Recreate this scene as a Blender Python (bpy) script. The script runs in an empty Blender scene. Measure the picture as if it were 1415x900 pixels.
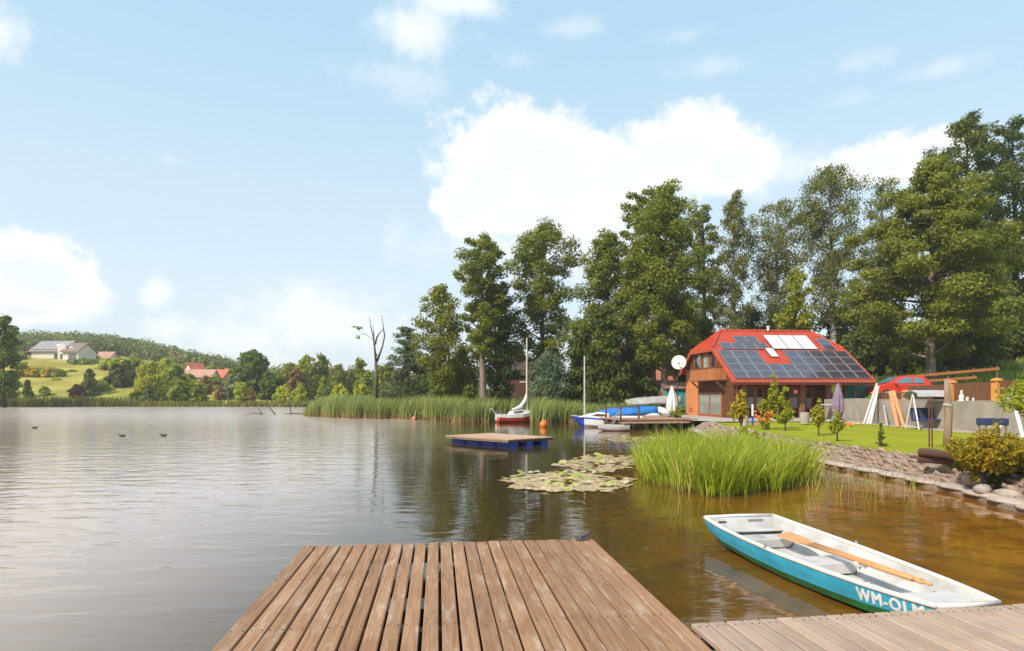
import bpy, math, random
import numpy as np
from mathutils import Vector, Matrix, Euler
SC = bpy.context.scene
COL = SC.collection
F, CX, HZ, CH = 900.0, 707.5, 547.0, 2.1      # focal length and horizon in photo pixels, camera height
R = math.radians
rnd = random.Random(7)

def at(px, py, d):                             # point seen at a photo pixel, at depth d
    return Vector(((px - CX) / F * d, d, CH + (HZ - py) / F * d))
def gp(px, py, z=0.0):                         # the same, on the level z
    return at(px, py, F * (CH - z) / (py - HZ))
def ss(a, b, x):
    t = np.clip((x - a) / (b - a), 0, 1)
    return t * t * (3 - 2 * t)

# ------------------------------------------------------------------ objects
def tag(o, label=None, cat=None, group=None, kind=None):
    if label: o['label'] = label
    if cat: o['category'] = cat
    if group: o['group'] = group
    if kind: o['kind'] = kind
    return o
def thing(name, label, cat, loc=(0, 0, 0), rz=0.0, group=None, rot=None):
    o = bpy.data.objects.new(name, None)
    o.empty_display_size = 0.2
    COL.objects.link(o)
    o.location = loc
    o.rotation_euler = rot if rot else (0, 0, rz)
    return tag(o, label, cat, group)
def link(name, me, parent=None, loc=None, rot=None):
    o = bpy.data.objects.new(name, me)
    COL.objects.link(o)
    if parent: o.parent = parent
    if loc is not None: o.location = loc
    if rot is not None: o.rotation_euler = rot
    return o
def dup(root, loc, rz, label=None, group=None, scale=None):
    r = root.copy(); COL.objects.link(r)
    r.location = loc; r.rotation_euler = (0, 0, rz)
    if scale: r.scale = scale
    if label: r['label'] = label
    if group: r['group'] = group
    for ch in list(root.children):
        c = ch.copy(); COL.objects.link(c); c.parent = r
        for g in ch.children:
            d = g.copy(); COL.objects.link(d); d.parent = c
    return r

class MB:
    def __init__(self):
        self.v, self.f, self.m, self.a = [], [], [], []
        self.cur, self.var = 0, 0.5
    def add(self, vs, fs):
        n = len(self.v)
        self.v += [tuple(p) for p in vs]
        for f in fs:
            self.f.append([i + n for i in f]); self.m.append(self.cur); self.a.append(self.var)
    def box(self, c, s, rot=None, M=None):
        x, y, z = s[0] / 2, s[1] / 2, s[2] / 2
        vs = [Vector(p) for p in ((-x,-y,-z),(x,-y,-z),(x,y,-z),(-x,y,-z),(-x,-y,z),(x,-y,z),(x,y,z),(-x,y,z))]
        if rot: 
            e = Euler(rot).to_matrix(); vs = [e @ p for p in vs]
        if M: vs = [M @ p for p in vs]
        c = Vector(c)
        self.add([p + c for p in vs], [(3,2,1,0),(4,5,6,7),(0,1,5,4),(1,2,6,5),(2,3,7,6),(3,0,4,7)])
    def beam(self, a, b, w, h, up=(0, 0, 1)):
        a, b = Vector(a), Vector(b); d = (b - a); L = d.length; d.normalize()
        u = Vector(up); s = d.cross(u)
        if s.length < 1e-4: s = d.cross(Vector((1, 0, 0)))
        s.normalize(); u = s.cross(d)
        vs = []
        for p in (a, b):
            for i, j in ((-1,-1),(1,-1),(1,1),(-1,1)):
                vs.append(p + s * (i * w / 2) + u * (j * h / 2))
        self.add(vs, [(0,1,2,3),(7,6,5,4),(0,4,5,1),(1,5,6,2),(2,6,7,3),(3,7,4,0)])
    def tube(self, pts, rad, n=8, cap=True):
        pts = [Vector(p) for p in pts]
        if not hasattr(rad, '__len__'): rad = [rad] * len(pts)
        vs, fs = [], []
        prev = None
        for i, p in enumerate(pts):
            d = (pts[min(i + 1, len(pts) - 1)] - pts[max(i - 1, 0)]).normalized()
            if prev is None:
                s = d.cross(Vector((0, 0, 1)))
                if s.length < 0.05: s = d.cross(Vector((0, 1, 0)))
            else:
                s = prev - d * prev.dot(d)
            s.normalize(); prev = s
            t = d.cross(s)
            for k in range(n):
                a = 2 * math.pi * k / n
                vs.append(p + (s * math.cos(a) + t * math.sin(a)) * rad[i])
        for i in range(len(pts) - 1):
            for k in range(n):
                k2 = (k + 1) % n
                fs.append((i*n+k, i*n+k2, (i+1)*n+k2, (i+1)*n+k))
        if cap:
            fs.append(tuple(range(n))[::-1]); fs.append(tuple((len(pts)-1)*n + k for k in range(n)))
        self.add(vs, fs)
    def lathe(self, prof, n=16, c=(0, 0, 0), sx=1, sy=1):
        vs, fs = [], []
        for r, z in prof:
            for k in range(n):
                a = 2 * math.pi * k / n
                vs.append((c[0] + r*math.cos(a)*sx, c[1] + r*math.sin(a)*sy, c[2] + z))
        for i in range(len(prof) - 1):
            for k in range(n):
                k2 = (k + 1) % n
                fs.append((i*n+k, i*n+k2, (i+1)*n+k2, (i+1)*n+k))
        fs.append(tuple(range(n))[::-1]); fs.append(tuple((len(prof)-1)*n + k for k in range(n)))
        self.add(vs, fs)
    def prism(self, poly, ext):                # planar polygon (3-D points) pushed along ext
        n = len(poly); e = Vector(ext)
        vs = [Vector(p) for p in poly] + [Vector(p) + e for p in poly]
        fs = [tuple(range(n))[::-1], tuple(range(n, 2*n))]
        fs += [(i, (i+1) % n, n + (i+1) % n, n + i) for i in range(n)]
        self.add(vs, fs)
    def ball(self, c, r, n=10, m=6, rot=None, jit=0.0, rg=rnd):
        if not hasattr(r, '__len__'): r = (r, r, r)
        e = Euler(rot).to_matrix() if rot else None
        vs, fs = [], []
        def put(p):
            q = Vector((p[0]*r[0], p[1]*r[1], p[2]*r[2])) * (1 + jit*(rg.random()-0.5))
            if e: q = e @ q
            vs.append(q + Vector(c))
        put((0, 0, -1))
        for i in range(1, m):
            t = math.pi * i / m
            for k in range(n):
                a = 2*math.pi*k/n
                put((math.sin(t)*math.cos(a), math.sin(t)*math.sin(a), -math.cos(t)))
        put((0, 0, 1))
        for k in range(n): fs.append((0, 1+(k+1) % n, 1+k))
        for i in range(m-2):
            for k in range(n):
                fs.append((1+i*n+k, 1+i*n+(k+1) % n, 1+(i+1)*n+(k+1) % n, 1+(i+1)*n+k))
        b = 1+(m-2)*n
        for k in range(n): fs.append((b+k, b+(k+1) % n, b+n))
        self.add(vs, fs)
    def build(self, name, mats, parent=None, loc=None, rot=None, smooth=False, bevel=0.0, recalc=True):
        me = bpy.data.meshes.new(name)
        me.from_pydata(self.v, [], self.f)
        if not isinstance(mats, (list, tuple)): mats = [mats]
        for m in mats: me.materials.append(m)
        me.polygons.foreach_set('material_index', self.m)
        at_ = me.attributes.new('pv', 'FLOAT', 'FACE'); at_.data.foreach_set('value', self.a)
        if recalc:
            import bmesh
            bm = bmesh.new(); bm.from_mesh(me)
            bmesh.ops.recalc_face_normals(bm, faces=bm.faces)
            bm.to_mesh(me); bm.free()
        if smooth: 
            me.polygons.foreach_set('use_smooth', [True]*len(me.polygons))
        me.update()
        o = link(name, me, parent, loc, rot)
        if bevel:
            b = o.modifiers.new('bevel', 'BEVEL'); b.width = bevel; b.segments = 2; b.limit_method = 'ANGLE'
        return o

def quads(name, V, mat, var=None, parent=None, per=4, var2=None):
    """numpy mesh: V is (N, per, 3), every row one polygon"""
    N = V.shape[0]
    me = bpy.data.meshes.new(name)
    me.vertices.add(N*per); me.vertices.foreach_set('co', V.reshape(-1).astype(np.float32))
    me.loops.add(N*per); me.loops.foreach_set('vertex_index', np.arange(N*per, dtype=np.int32))
    me.polygons.add(N)
    me.polygons.foreach_set('loop_start', np.arange(0, N*per, per, dtype=np.int32))
    me.update(calc_edges=True)
    if var is not None:
        a = me.attributes.new('pv', 'FLOAT', 'FACE'); a.data.foreach_set('value', var.astype(np.float32))
    if var2 is not None:
        a = me.attributes.new('ph', 'FLOAT', 'POINT'); a.data.foreach_set('value', var2.reshape(-1).astype(np.float32))
    me.materials.append(mat)
    return link(name, me, parent)

# ------------------------------------------------------------------ materials
class NT:
    def __init__(self, t): self.t = t; t.nodes.clear()
    def n(self, kind, **kw):
        x = self.t.nodes.new(kind)
        for k, v in kw.items(): setattr(x, k, v)
        return x
    def l(self, a, b): self.t.links.new(a, b)
    def put(self, sock, v):
        if isinstance(v, bpy.types.NodeSocket): self.l(v, sock)
        elif v is not None: sock.default_value = v
    def math(self, op, a, b=None, c=None, clamp=False):
        x = self.n('ShaderNodeMath', operation=op, use_clamp=clamp)
        self.put(x.inputs[0], a)
        if b is not None: self.put(x.inputs[1], b)
        if c is not None: self.put(x.inputs[2], c)
        return x.outputs[0]
    def mix(self, f, a, b, blend='MIX'):
        x = self.n('ShaderNodeMix', data_type='RGBA', blend_type=blend)
        self.put(x.inputs[0], f)
        for i, v in ((6, a), (7, b)):
            if not isinstance(v, bpy.types.NodeSocket): v = tuple(v) + (1,) if len(v) == 3 else v
            self.put(x.inputs[i], v)
        return x.outputs[2]
    def noise(self, vec, scale, detail=4, rough=0.55, dist=0.0, out=0):
        x = self.n('ShaderNodeTexNoise')
        if vec is not None: self.l(vec, x.inputs['Vector'])
        x.inputs['Scale'].default_value = scale; x.inputs['Detail'].default_value = detail
        x.inputs['Roughness'].default_value = rough; x.inputs['Distortion'].default_value = dist
        return x.outputs[out]
    def ramp(self, f, a, b):
        x = self.n('ShaderNodeMapRange', interpolation_type='SMOOTHSTEP')
        self.put(x.inputs[0], f); x.inputs[1].default_value = a; x.inputs[2].default_value = b
        return x.outputs[0]
    def mapping(self, vec, scale=(1, 1, 1), rot=(0, 0, 0)):
        x = self.n('ShaderNodeMapping'); self.l(vec, x.inputs[0])
        x.inputs['Scale'].default_value = scale; x.inputs['Rotation'].default_value = rot
        return x.outputs[0]
    def bump(self, h, strength, dist):
        x = self.n('ShaderNodeBump'); self.put(x.inputs['Height'], h)
        self.put(x.inputs['Strength'], strength); x.inputs['Distance'].default_value = dist
        return x.outputs[0]

MATS = {}; LEAFARGS = {}
def newmat(name):
    m = bpy.data.materials.new(name); m.use_nodes = True
    return m, NT(m.node_tree)
def pbsdf(nt, col, rough=0.6, metal=0.0, normal=None, spec=0.4, coat=0.0):
    p = nt.n('ShaderNodeBsdfPrincipled'); o = nt.n('ShaderNodeOutputMaterial')
    nt.l(p.outputs[0], o.inputs[0])
    if not isinstance(col, bpy.types.NodeSocket): col = tuple(col) + (1,) if len(col) == 3 else col
    nt.put(p.inputs['Base Color'], col); nt.put(p.inputs['Roughness'], rough)
    p.inputs['Metallic'].default_value = metal; p.inputs['Specular IOR Level'].default_value = spec
    p.inputs['Coat Weight'].default_value = coat
    if normal is not None: nt.l(normal, p.inputs['Normal'])
    return p
def mat(name, c1, c2=None, scale=6.0, rough=0.6, bump=0.0, metal=0.0, stretch=(1, 1, 1), spec=0.4, coat=0.0, bscale=None, pv=0.0, detail=5):
    """weathered surface: two tones mixed by noise, fine bump"""
    if name in MATS: return MATS[name]
    m, nt = newmat(name)
    if c2 is None: c2 = tuple(x*0.78 for x in c1)
    tc = nt.n('ShaderNodeTexCoord').outputs['Object']
    mp = nt.mapping(tc, stretch)
    f = nt.noise(mp, scale, detail, 0.6)
    f = nt.ramp(f, 0.32, 0.68)
    c = nt.mix(f, c1, c2)
    if pv:
        a = nt.n('ShaderNodeAttribute', attribute_name='pv')
        k = nt.math('MULTIPLY_ADD', a.outputs['Fac'], pv*2, 1 - pv)
        mul = nt.n('ShaderNodeVectorMath', operation='SCALE'); nt.l(c, mul.inputs[0]); nt.l(k, mul.inputs['Scale'])
        c = mul.outputs[0]
    nrm = None
    if bump:
        nrm = nt.bump(nt.noise(mp, bscale or scale*4, 4), 0.6, bump)
    r = nt.math('MULTIPLY_ADD', f, 0.15, rough - 0.05)
    pbsdf(nt, c, r, metal, nrm, spec, coat)
    MATS[name] = m
    return m
def leafmat(name, c_dark, c_mid, c_light, trans=0.45, rough=0.55, spec=0.25):
    if name in MATS: return MATS[name]
    LEAFARGS[name[5:]] = (c_dark, c_mid, c_light)
    m, nt = newmat(name)
    a = nt.n('ShaderNodeAttribute', attribute_name='pv').outputs['Fac']
    c = nt.mix(nt.ramp(a, 0.0, 0.5), c_dark, c_mid)
    c = nt.mix(nt.ramp(a, 0.5, 1.0), c, c_light)
    p = nt.n('ShaderNodeBsdfPrincipled'); o = nt.n('ShaderNodeOutputMaterial')
    nt.l(c, p.inputs['Base Color']); p.inputs['Roughness'].default_value = rough
    p.inputs['Specular IOR Level'].default_value = spec
    t = nt.n('ShaderNodeBsdfTranslucent'); nt.l(nt.mix(1.0, c, (1.0, 1.0, 0.55), 'MULTIPLY'), t.inputs[0])
    x = nt.n('ShaderNodeMixShader'); x.inputs[0].default_value = trans
    nt.l(p.outputs[0], x.inputs[1]); nt.l(t.outputs[0], x.inputs[2]); nt.l(x.outputs[0], o.inputs[0])
    MATS[name] = m
    return m
EXPOSURE = 0.66
SKY_LOW = (4.4, 5.1, 5.55); SKY_TOP = (2.65, 4.1, 5.2); SKY_MIX = 0.85
CLOUD_HI = (6.1, 6.1, 6.05); CLOUD_LO = (5.0, 5.35, 5.6)
WAVE_W, WAVE_E = 0.032, 0.009
SILT_SHEEN = (0.41, 0.32, 0.27)  # silt tone, paled so the colour carries the bright sky reflection
HAZE = 0.00042
# ------------------------------------------------------------------ camera, light, sky
cam = bpy.data.cameras.new('camera'); cam.sensor_width = 36; cam.lens = 36 * F / 1415
cam.shift_y = (HZ - 450) / 1415; cam.clip_start = 0.05; cam.clip_end = 6000
co = bpy.data.objects.new('camera', cam); COL.objects.link(co)
co.location = (0, 0, CH); co.rotation_euler = (R(90), 0, 0); SC.camera = co

SUN_DIR = Vector((-0.62, -0.56, 0.76)).normalized()        # towards the sun
sl = bpy.data.lights.new('sun', 'SUN'); sl.energy = 3.4; sl.angle = R(1.5); sl.color = (1.0, 0.90, 0.76)
so = bpy.data.objects.new('sun', sl); COL.objects.link(so)
so.rotation_euler = (-SUN_DIR).to_track_quat('-Z', 'Y').to_euler()

W = bpy.data.worlds.new('World'); SC.world = W; W.use_nodes = True
nt = NT(W.node_tree)
sky = nt.n('ShaderNodeTexSky', sky_type='NISHITA', sun_disc=False)
sky.sun_elevation = math.asin(SUN_DIR.z); sky.sun_rotation = math.atan2(SUN_DIR.x, SUN_DIR.y)
sky.air_density = 1.0; sky.dust_density = 1.2; sky.ozone_density = 1.0; sky.altitude = 100
dv = nt.n('ShaderNodeTexCoord').outputs['Generated']
sep = nt.n('ShaderNodeSeparateXYZ'); nt.l(dv, sep.inputs[0])
az = nt.math('ARCTAN2', sep.outputs[0], sep.outputs[1])
el = nt.math('ARCSINE', sep.outputs[2])
def ang(px, py):
    a = math.atan((px - CX) / F)
    return a, math.atan((HZ - py) / F * math.cos(a))
n_big = nt.noise(dv, 6.0, 9, 0.66)
n_fin = nt.noise(dv, 26.0, 5, 0.62)
wob = nt.math('MULTIPLY_ADD', nt.math('SUBTRACT', n_big, 0.5), 1.7, nt.math('MULTIPLY', nt.math('SUBTRACT', n_fin, 0.5), 1.05))
def blobs(lst):
    acc = None
    for px, py, rx, ry in lst:
        a, e = ang(px, py)
        ra, re = rx / F * math.cos(a)**2, ry / F * math.cos(a)
        dx = nt.math('MULTIPLY', nt.math('SUBTRACT', az, a), 1 / ra)
        dy = nt.math('MULTIPLY', nt.math('SUBTRACT', el, e), 1 / re)
        d = nt.math('SUBTRACT', 1.0, nt.math('SQRT', nt.math('ADD', nt.math('MULTIPLY', dx, dx), nt.math('MULTIPLY', dy, dy))))
        acc = d if acc is None else nt.math('SMOOTH_MAX', acc, d, 0.15)
    return acc
cum = blobs([(705, 205, 100, 78), (672, 262, 82, 78), (770, 240, 120, 90), (735, 300, 135, 40), (850, 240, 110, 75), (925, 215, 120, 68),
             (1015, 232, 75, 42), (640, 290, 50, 50), (1215, 226, 105, 42), (1290, 215, 60, 40), (60, 385, 118, 64), (20, 372, 80, 62), (20, 430, 130, 24)])
thin = blobs([(340, 470, 120, 45), (440, 445, 170, 55), (355, 490, 70, 40), (5, 45, 75, 48), (580, 42, 90, 36), (640, 8, 80, 24), (217, 405, 34, 36),
              (770, 335, 260, 60), (1010, 240, 160, 40), (240, 455, 60, 30)])
m_cum = nt.ramp(nt.math('ADD', cum, nt.math('MULTIPLY', wob, 0.95)), -0.02, 0.42)
wisp = blobs([(560, 108, 90, 26), (1180, 88, 90, 20), (980, 92, 80, 18), (715, 85, 60, 20), (1160, 140, 70, 18), (950, 48, 60, 12), (230, 218, 30, 14), (1300, 95, 90, 14), (790, 40, 60, 14)])
m_wisp = nt.math('MULTIPLY', nt.ramp(nt.math('ADD', wisp, nt.math('MULTIPLY', wob, 1.9)), 0.05, 1.2), 0.30)
m_thin = nt.math('MULTIPLY', nt.ramp(nt.math('ADD', thin, nt.math('MULTIPLY', wob, 1.25)), -0.05, 0.95), 0.72)
# clouds over the rest of the dome, behind and above the viewer
rest = nt.ramp(nt.noise(nt.mapping(dv, (1, 1, 2.2)), 2.1, 7, 0.6), 0.52, 0.66)
away = nt.math('MAXIMUM', nt.ramp(sep.outputs[1], 0.45, 0.15), nt.ramp(el, 0.62, 0.85))
m_rest = nt.math('MULTIPLY', nt.math('MULTIPLY', rest, away), 0.85)
mask = nt.math('MAXIMUM', nt.math('MAXIMUM', m_cum, nt.math('MAXIMUM', m_thin, m_wisp)), m_rest)
up = nt.ramp(el, 0.0, 0.75)
haze = nt.mix(nt.ramp(el, 0.0, 0.62), SKY_LOW, SKY_TOP)
base = nt.mix(SKY_MIX, sky.outputs[0], haze)
shade = nt.ramp(nt.math('ADD', cum, nt.math('MULTIPLY', wob, 0.5)), 0.30, 0.75)
ccol = nt.mix(nt.math('MULTIPLY', shade, 0.85), CLOUD_HI, CLOUD_LO)
colr = nt.mix(mask, base, ccol)
bg = nt.n('ShaderNodeBackground'); nt.l(colr, bg.inputs[0]); bg.inputs[1].default_value = 0.12
wo = nt.n('ShaderNodeOutputWorld'); nt.l(bg.outputs[0], wo.inputs[0])

SC.render.engine = 'CYCLES'
SC.view_settings.view_transform = 'Standard'; SC.view_settings.look = 'None'
SC.view_settings.exposure = EXPOSURE; SC.view_settings.gamma = 1.0; SC.view_settings.use_curve_mapping = False
cy = SC.cycles
cy.use_denoising = True; cy.max_bounces = 6; cy.diffuse_bounces = 4; cy.glossy_bounces = 3; cy.transmission_bounces = 4
cy.transparent_max_bounces = 6; cy.caustics_reflective = False; cy.caustics_refractive = False; cy.sample_clamp_indirect = 6

# ------------------------------------------------------------------ the lake's outline and the lie of the land
LAKE = np.array([(9.1,-60),(9.25,0),(9.17,11.7),(9.64,13.7),(9.6,15.2),(9.55,17.3),(9.4,19.1),(9.3,24),(9.4,30),(9.8,33.5),(10.3,36),
    (10.9,39),(11.3,42),(10.9,46),(8.5,49),(5,50.5),(0,53),(-3,54.5),(-9.6,60),(-16,64),(-21.5,68.5),(-23.5,72),(-21,78),(-14,90),(-18,104),
    (-30,118),(-46,125),(-70,126),(-100,123),(-128,116),(-160,100),(-220,70),(-220,-60)], float)
def sdist(x, y):
    """distance to the shoreline, positive on land"""
    x = np.asarray(x, float); y = np.asarray(y, float)
    d = np.full(x.shape, 1e9); inside = np.zeros(x.shape, bool)
    n = len(LAKE)
    for i in range(n):
        ax, ay = LAKE[i]; bx, by = LAKE[(i+1) % n]
        ex, ey = bx-ax, by-ay
        t = np.clip(((x-ax)*ex + (y-ay)*ey) / (ex*ex+ey*ey), 0, 1)
        d = np.minimum(d, np.hypot(x-ax-t*ex, y-ay-t*ey))
        c = ((ay > y) != (by > y))
        with np.errstate(divide='ignore', invalid='ignore'):
            c &= x < (bx-ax)*(y-ay)/(by-ay if by != ay else 1e-9) + ax
        inside ^= c
    return np.where(inside, -d, d)
def wall_x(y):                                  # line of the concrete retaining wall
    return np.interp(y, [-50, 8, 25.5, 38, 45, 60], [19.0, 19.3, 20.0, 20.6, 21.0, 21.0])
def hgt(x, y):
    x = np.asarray(x, float); y = np.asarray(y, float)
    d = sdist(x, y)
    bed = np.maximum(-1.4, 0.22*d - 0.02)
    # east bank: lawn, then a terrace behind the retaining wall, then the hillside
    wx = wall_x(y)
    bank = 0.05 + 0.45*ss(0.3, 1.2, d)
    u = x - wx
    terr = 1.35*ss(0.9, 1.5, u) * (1 - ss(44.5, 53, y)*(1-ss(24.5, 26.0, x)))
    hill = np.maximum(0, u-5)*0.085 + np.maximum(0, u-18)*0.06
    hill = np.minimum(hill, 9)
    east = bank + terr + hill*ss(0.5, 6, u) + 1.4*ss(50, 62, y)
    north = 0.03 + 0.12*np.minimum(d, 3) + 0.09*np.clip(d-3, 0, 14) + 0.012*np.clip(d-17, 0, 200)
    k = ss(6, 12, x)*(1-ss(56, 66, y)) + 0.0
    k = np.maximum(k, ss(18, 26, x))
    near = north*(1-k) + east*k
    # far shore: meadow rising to the wooded hill
    a = x / np.maximum(y, 1)
    hf = ss(-0.26, -0.66, a)
    t = np.maximum(y - 126, 0) + np.maximum(0, -x - 130)*0.3
    far = 0.05 + 0.10*np.minimum(d, 2.5) + 0.01*np.minimum(d, 60) + hf*(0.155*np.minimum(t, 85)*ss(0, 26, t) + 0.085*np.clip(t-85, 0, 190)) \
        + (1-hf)*0.02*np.clip(t-25, 0, 300)
    kf = ss(88, 108, y) * (1 - ss(10, 40, x))
    z = near*(1-kf) + far*kf
    z = np.where(d < 0, bed, z)
    # low mud spit in front of the far bay
    sp = np.exp(-(((x+24.6)/3.2)**2 + ((y-75)/1.9)**2)*0.9)*0.78 - 0.55
    return np.maximum(z, np.where(d < 0, sp, -9))
def hz(x, y): return float(hgt(np.array([x]), np.array([y]))[0])

def grid_mesh(name, X, Y, Z, m, col=None, wrap=False):
    nu, nv = X.shape
    me = bpy.data.meshes.new(name)
    V = np.stack([X, Y, Z], -1).reshape(-1, 3)
    i, j = np.meshgrid(np.arange(nu if wrap else nu-1), np.arange(nv-1), indexing='ij')
    i2 = (i+1) % nu
    Q = np.stack([i*nv+j, i2*nv+j, i2*nv+j+1, i*nv+j+1], -1).reshape(-1, 4)
    me.vertices.add(len(V)); me.vertices.foreach_set('co', V.reshape(-1).astype(np.float32))
    me.loops.add(Q.size); me.loops.foreach_set('vertex_index', Q.reshape(-1).astype(np.int32))
    me.polygons.add(len(Q)); me.polygons.foreach_set('loop_start', np.arange(0, Q.size, 4, dtype=np.int32))
    me.update(calc_edges=True)
    me.polygons.foreach_set('use_smooth', np.ones(len(Q), bool))
    if col is not None:
        a = me.color_attributes.new('albedo', 'FLOAT_COLOR', 'POINT')
        a.data.foreach_set('color', np.concatenate([col.reshape(-1, 3), np.ones((len(V), 1))], 1).reshape(-1).astype(np.float32))
    me.materials.append(m)
    return link(name, me)

th = np.concatenate([np.radians(np.arange(-52, 52, 0.3)), np.radians(np.arange(52, 308, 2.0))])
rr = np.concatenate([[0.0], np.geomspace(2, 140, 190), np.geomspace(143, 1400, 70)])
TH, RR = np.meshgrid(th, rr, indexing='ij')
GX, GY = RR*np.sin(TH), RR*np.cos(TH)
GZ = hgt(GX, GY)
D_ = sdist(GX, GY)
lawnm = ((GX > 9) & (GX < wall_x(GY)+1.0) & (GY < 47) & (D_ > 1.0))
GZ = np.where(lawnm, GZ-0.08, GZ)
def c3(*c): return np.array(c)[None, None, :]
alb = np.zeros(GX.shape + (3,)) + c3(0.085, 0.115, 0.030)
w = (ss(100, 118, GY)*(1-ss(-30, -10, GX)))[..., None]; alb = alb*(1-w) + c3(0.27, 0.29, 0.06)*w
w = (ss(134, 150, GY)*ss(-0.30, -0.40, GX/np.maximum(GY, 1))*(1-ss(225, 250, GY)))[..., None]; alb = alb*(1-w) + c3(0.33, 0.285, 0.06)*w
w = ((GX > 20) & (GY < 60))[..., None]; alb = np.where(w, c3(0.10, 0.16, 0.03), alb)
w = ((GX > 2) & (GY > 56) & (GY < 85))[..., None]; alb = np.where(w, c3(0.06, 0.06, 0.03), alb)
w = (D_ < 0)[..., None]; alb = np.where(w, c3(0.13, 0.09, 0.045), alb)
m, nt = newmat('ground_mix')
av = nt.n('ShaderNodeVertexColor', layer_name='albedo').outputs[0]
tc = nt.n('ShaderNodeTexCoord').outputs['Object']
f1 = nt.noise(tc, 0.12, 6, 0.6); f2 = nt.noise(tc, 2.2, 5, 0.65)
k = nt.math('MULTIPLY_ADD', nt.ramp(f1, 0.3, 0.7), 0.55, nt.math('MULTIPLY_ADD', f2, 0.6, 0.42))
sc_ = nt.n('ShaderNodeVectorMath', operation='SCALE'); nt.l(av, sc_.inputs[0]); nt.l(k, sc_.inputs['Scale'])
pbsdf(nt, sc_.outputs[0], 0.9, 0, nt.bump(f2, 0.7, 0.15), 0.1)
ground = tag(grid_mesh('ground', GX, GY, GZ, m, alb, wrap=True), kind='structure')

# lawn on the east bank
m, nt = newmat('mown_lawn')
tc = nt.n('ShaderNodeTexCoord').outputs['Object']
f = nt.noise(tc, 0.55, 6, 0.62); g = nt.noise(tc, 9.0, 6, 0.7); h_ = nt.noise(nt.mapping(tc, (1, 0.35, 1)), 2.6, 4)
c = nt.mix(nt.ramp(f, 0.35, 0.65), (0.265, 0.285, 0.010), (0.35, 0.35, 0.018))
c = nt.mix(nt.math('MULTIPLY', nt.ramp(h_, 0.60, 0.75), 0.6), c, (0.30, 0.27, 0.08))
c = nt.mix(nt.math('MULTIPLY', nt.ramp(g, 0.42, 0.62), 0.35), c, (0.17, 0.19, 0.008))
pbsdf(nt, c, 0.85, 0, nt.bump(nt.noise(tc, 38, 5, 0.7), 0.8, 0.04), 0.15)
LX, LY = np.meshgrid(np.arange(0, 1.001, 1/48), np.arange(-20, 45.01, 0.25), indexing='ij')
x0 = np.interp(LY, LAKE[:12, 1], LAKE[:12, 0]) + 0.95
LX = x0 + LX*(wall_x(LY) - 0.02 - x0)
rs = np.random.RandomState(3)
LZ = 0.50 + 0.03*np.sin(LX*1.1)*np.cos(LY*0.7) + 0.012*rs.rand(*LX.shape)
tag(grid_mesh('lawn', LX, LY, LZ, m), kind='structure')

m = mat('gravel_drive', (0.30, 0.25, 0.20), (0.21, 0.175, 0.14), 3, 0.95, 0.02)
b = MB(); yy = [9, 14, 20, 25.5, 31, 38, 43.6, 46]
vs = [(float(wall_x(y))+q, y, 1.85 + 0.03*q) for y in yy for q in (0.33, 2.6)]
b.add(vs, [(2*i, 2*i+1, 2*i+3, 2*i+2) for i in range(len(yy)-1)])
tag(b.build('upper_path', m), kind='structure')

# paved terrace before the chalet
m = mat('paving', (0.46, 0.41, 0.37), (0.36, 0.31, 0.28), 1.5, 0.85, 0.01)
b = MB()
b.prism([(12.6, 38.6, 0.555), (16.0, 39.6, 0.555), (19.2, 38.4, 0.555), (20.3, 39.5, 0.555), (20.8, 44.8, 0.555), (24.8, 46, 0.555), (24.4, 56, 0.555), (11.2, 56, 0.555), (11.2, 40.5, 0.555)], (0, 0, 0.02))
tag(b.build('terrace_paving', m), kind='structure')

# water
m, nt = newmat('lake_water')
tc = nt.n('ShaderNodeTexCoord').outputs['Object']
sp = nt.n('ShaderNodeSeparateXYZ'); nt.l(tc, sp.inputs[0])
x_, y_ = sp.outputs[0], sp.outputs[1]
n1 = nt.noise(nt.mapping(tc, (0.75, 1.9, 1), (0, 0, 0.12)), 1.05, 2, 0.45, 0.5)
n2 = nt.noise(nt.mapping(tc, (0.6, 1.8, 1), (0, 0, -0.08)), 2.6, 2, 0.5, 0.6)
n3 = nt.noise(nt.mapping(tc, (0.55, 1.6, 1)), 9.0, 2, 0.5)
# open water to the west is ruffled by the breeze; the corner by the east bank lies calm
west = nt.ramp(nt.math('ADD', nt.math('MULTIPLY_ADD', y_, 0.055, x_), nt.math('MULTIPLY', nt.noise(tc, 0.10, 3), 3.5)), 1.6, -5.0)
gust = nt.math('MULTIPLY_ADD', nt.noise(nt.mapping(tc, (0.4, 1, 1)), 0.16, 3), 0.9, 0.55)
amp = nt.math('MULTIPLY', gust, nt.math('MULTIPLY_ADD', west, WAVE_W - WAVE_E, WAVE_E))
hh = nt.math('ADD', nt.math('MULTIPLY', n1, 1.0), nt.math('MULTIPLY_ADD', n2, 0.34, nt.math('MULTIPLY', n3, 0.05)))
bp = nt.n('ShaderNodeBump'); nt.l(nt.math('MULTIPLY', hh, amp), bp.inputs['Height'])
bp.inputs['Strength'].default_value = 1.0; bp.inputs['Distance'].default_value = 1.0
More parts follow.
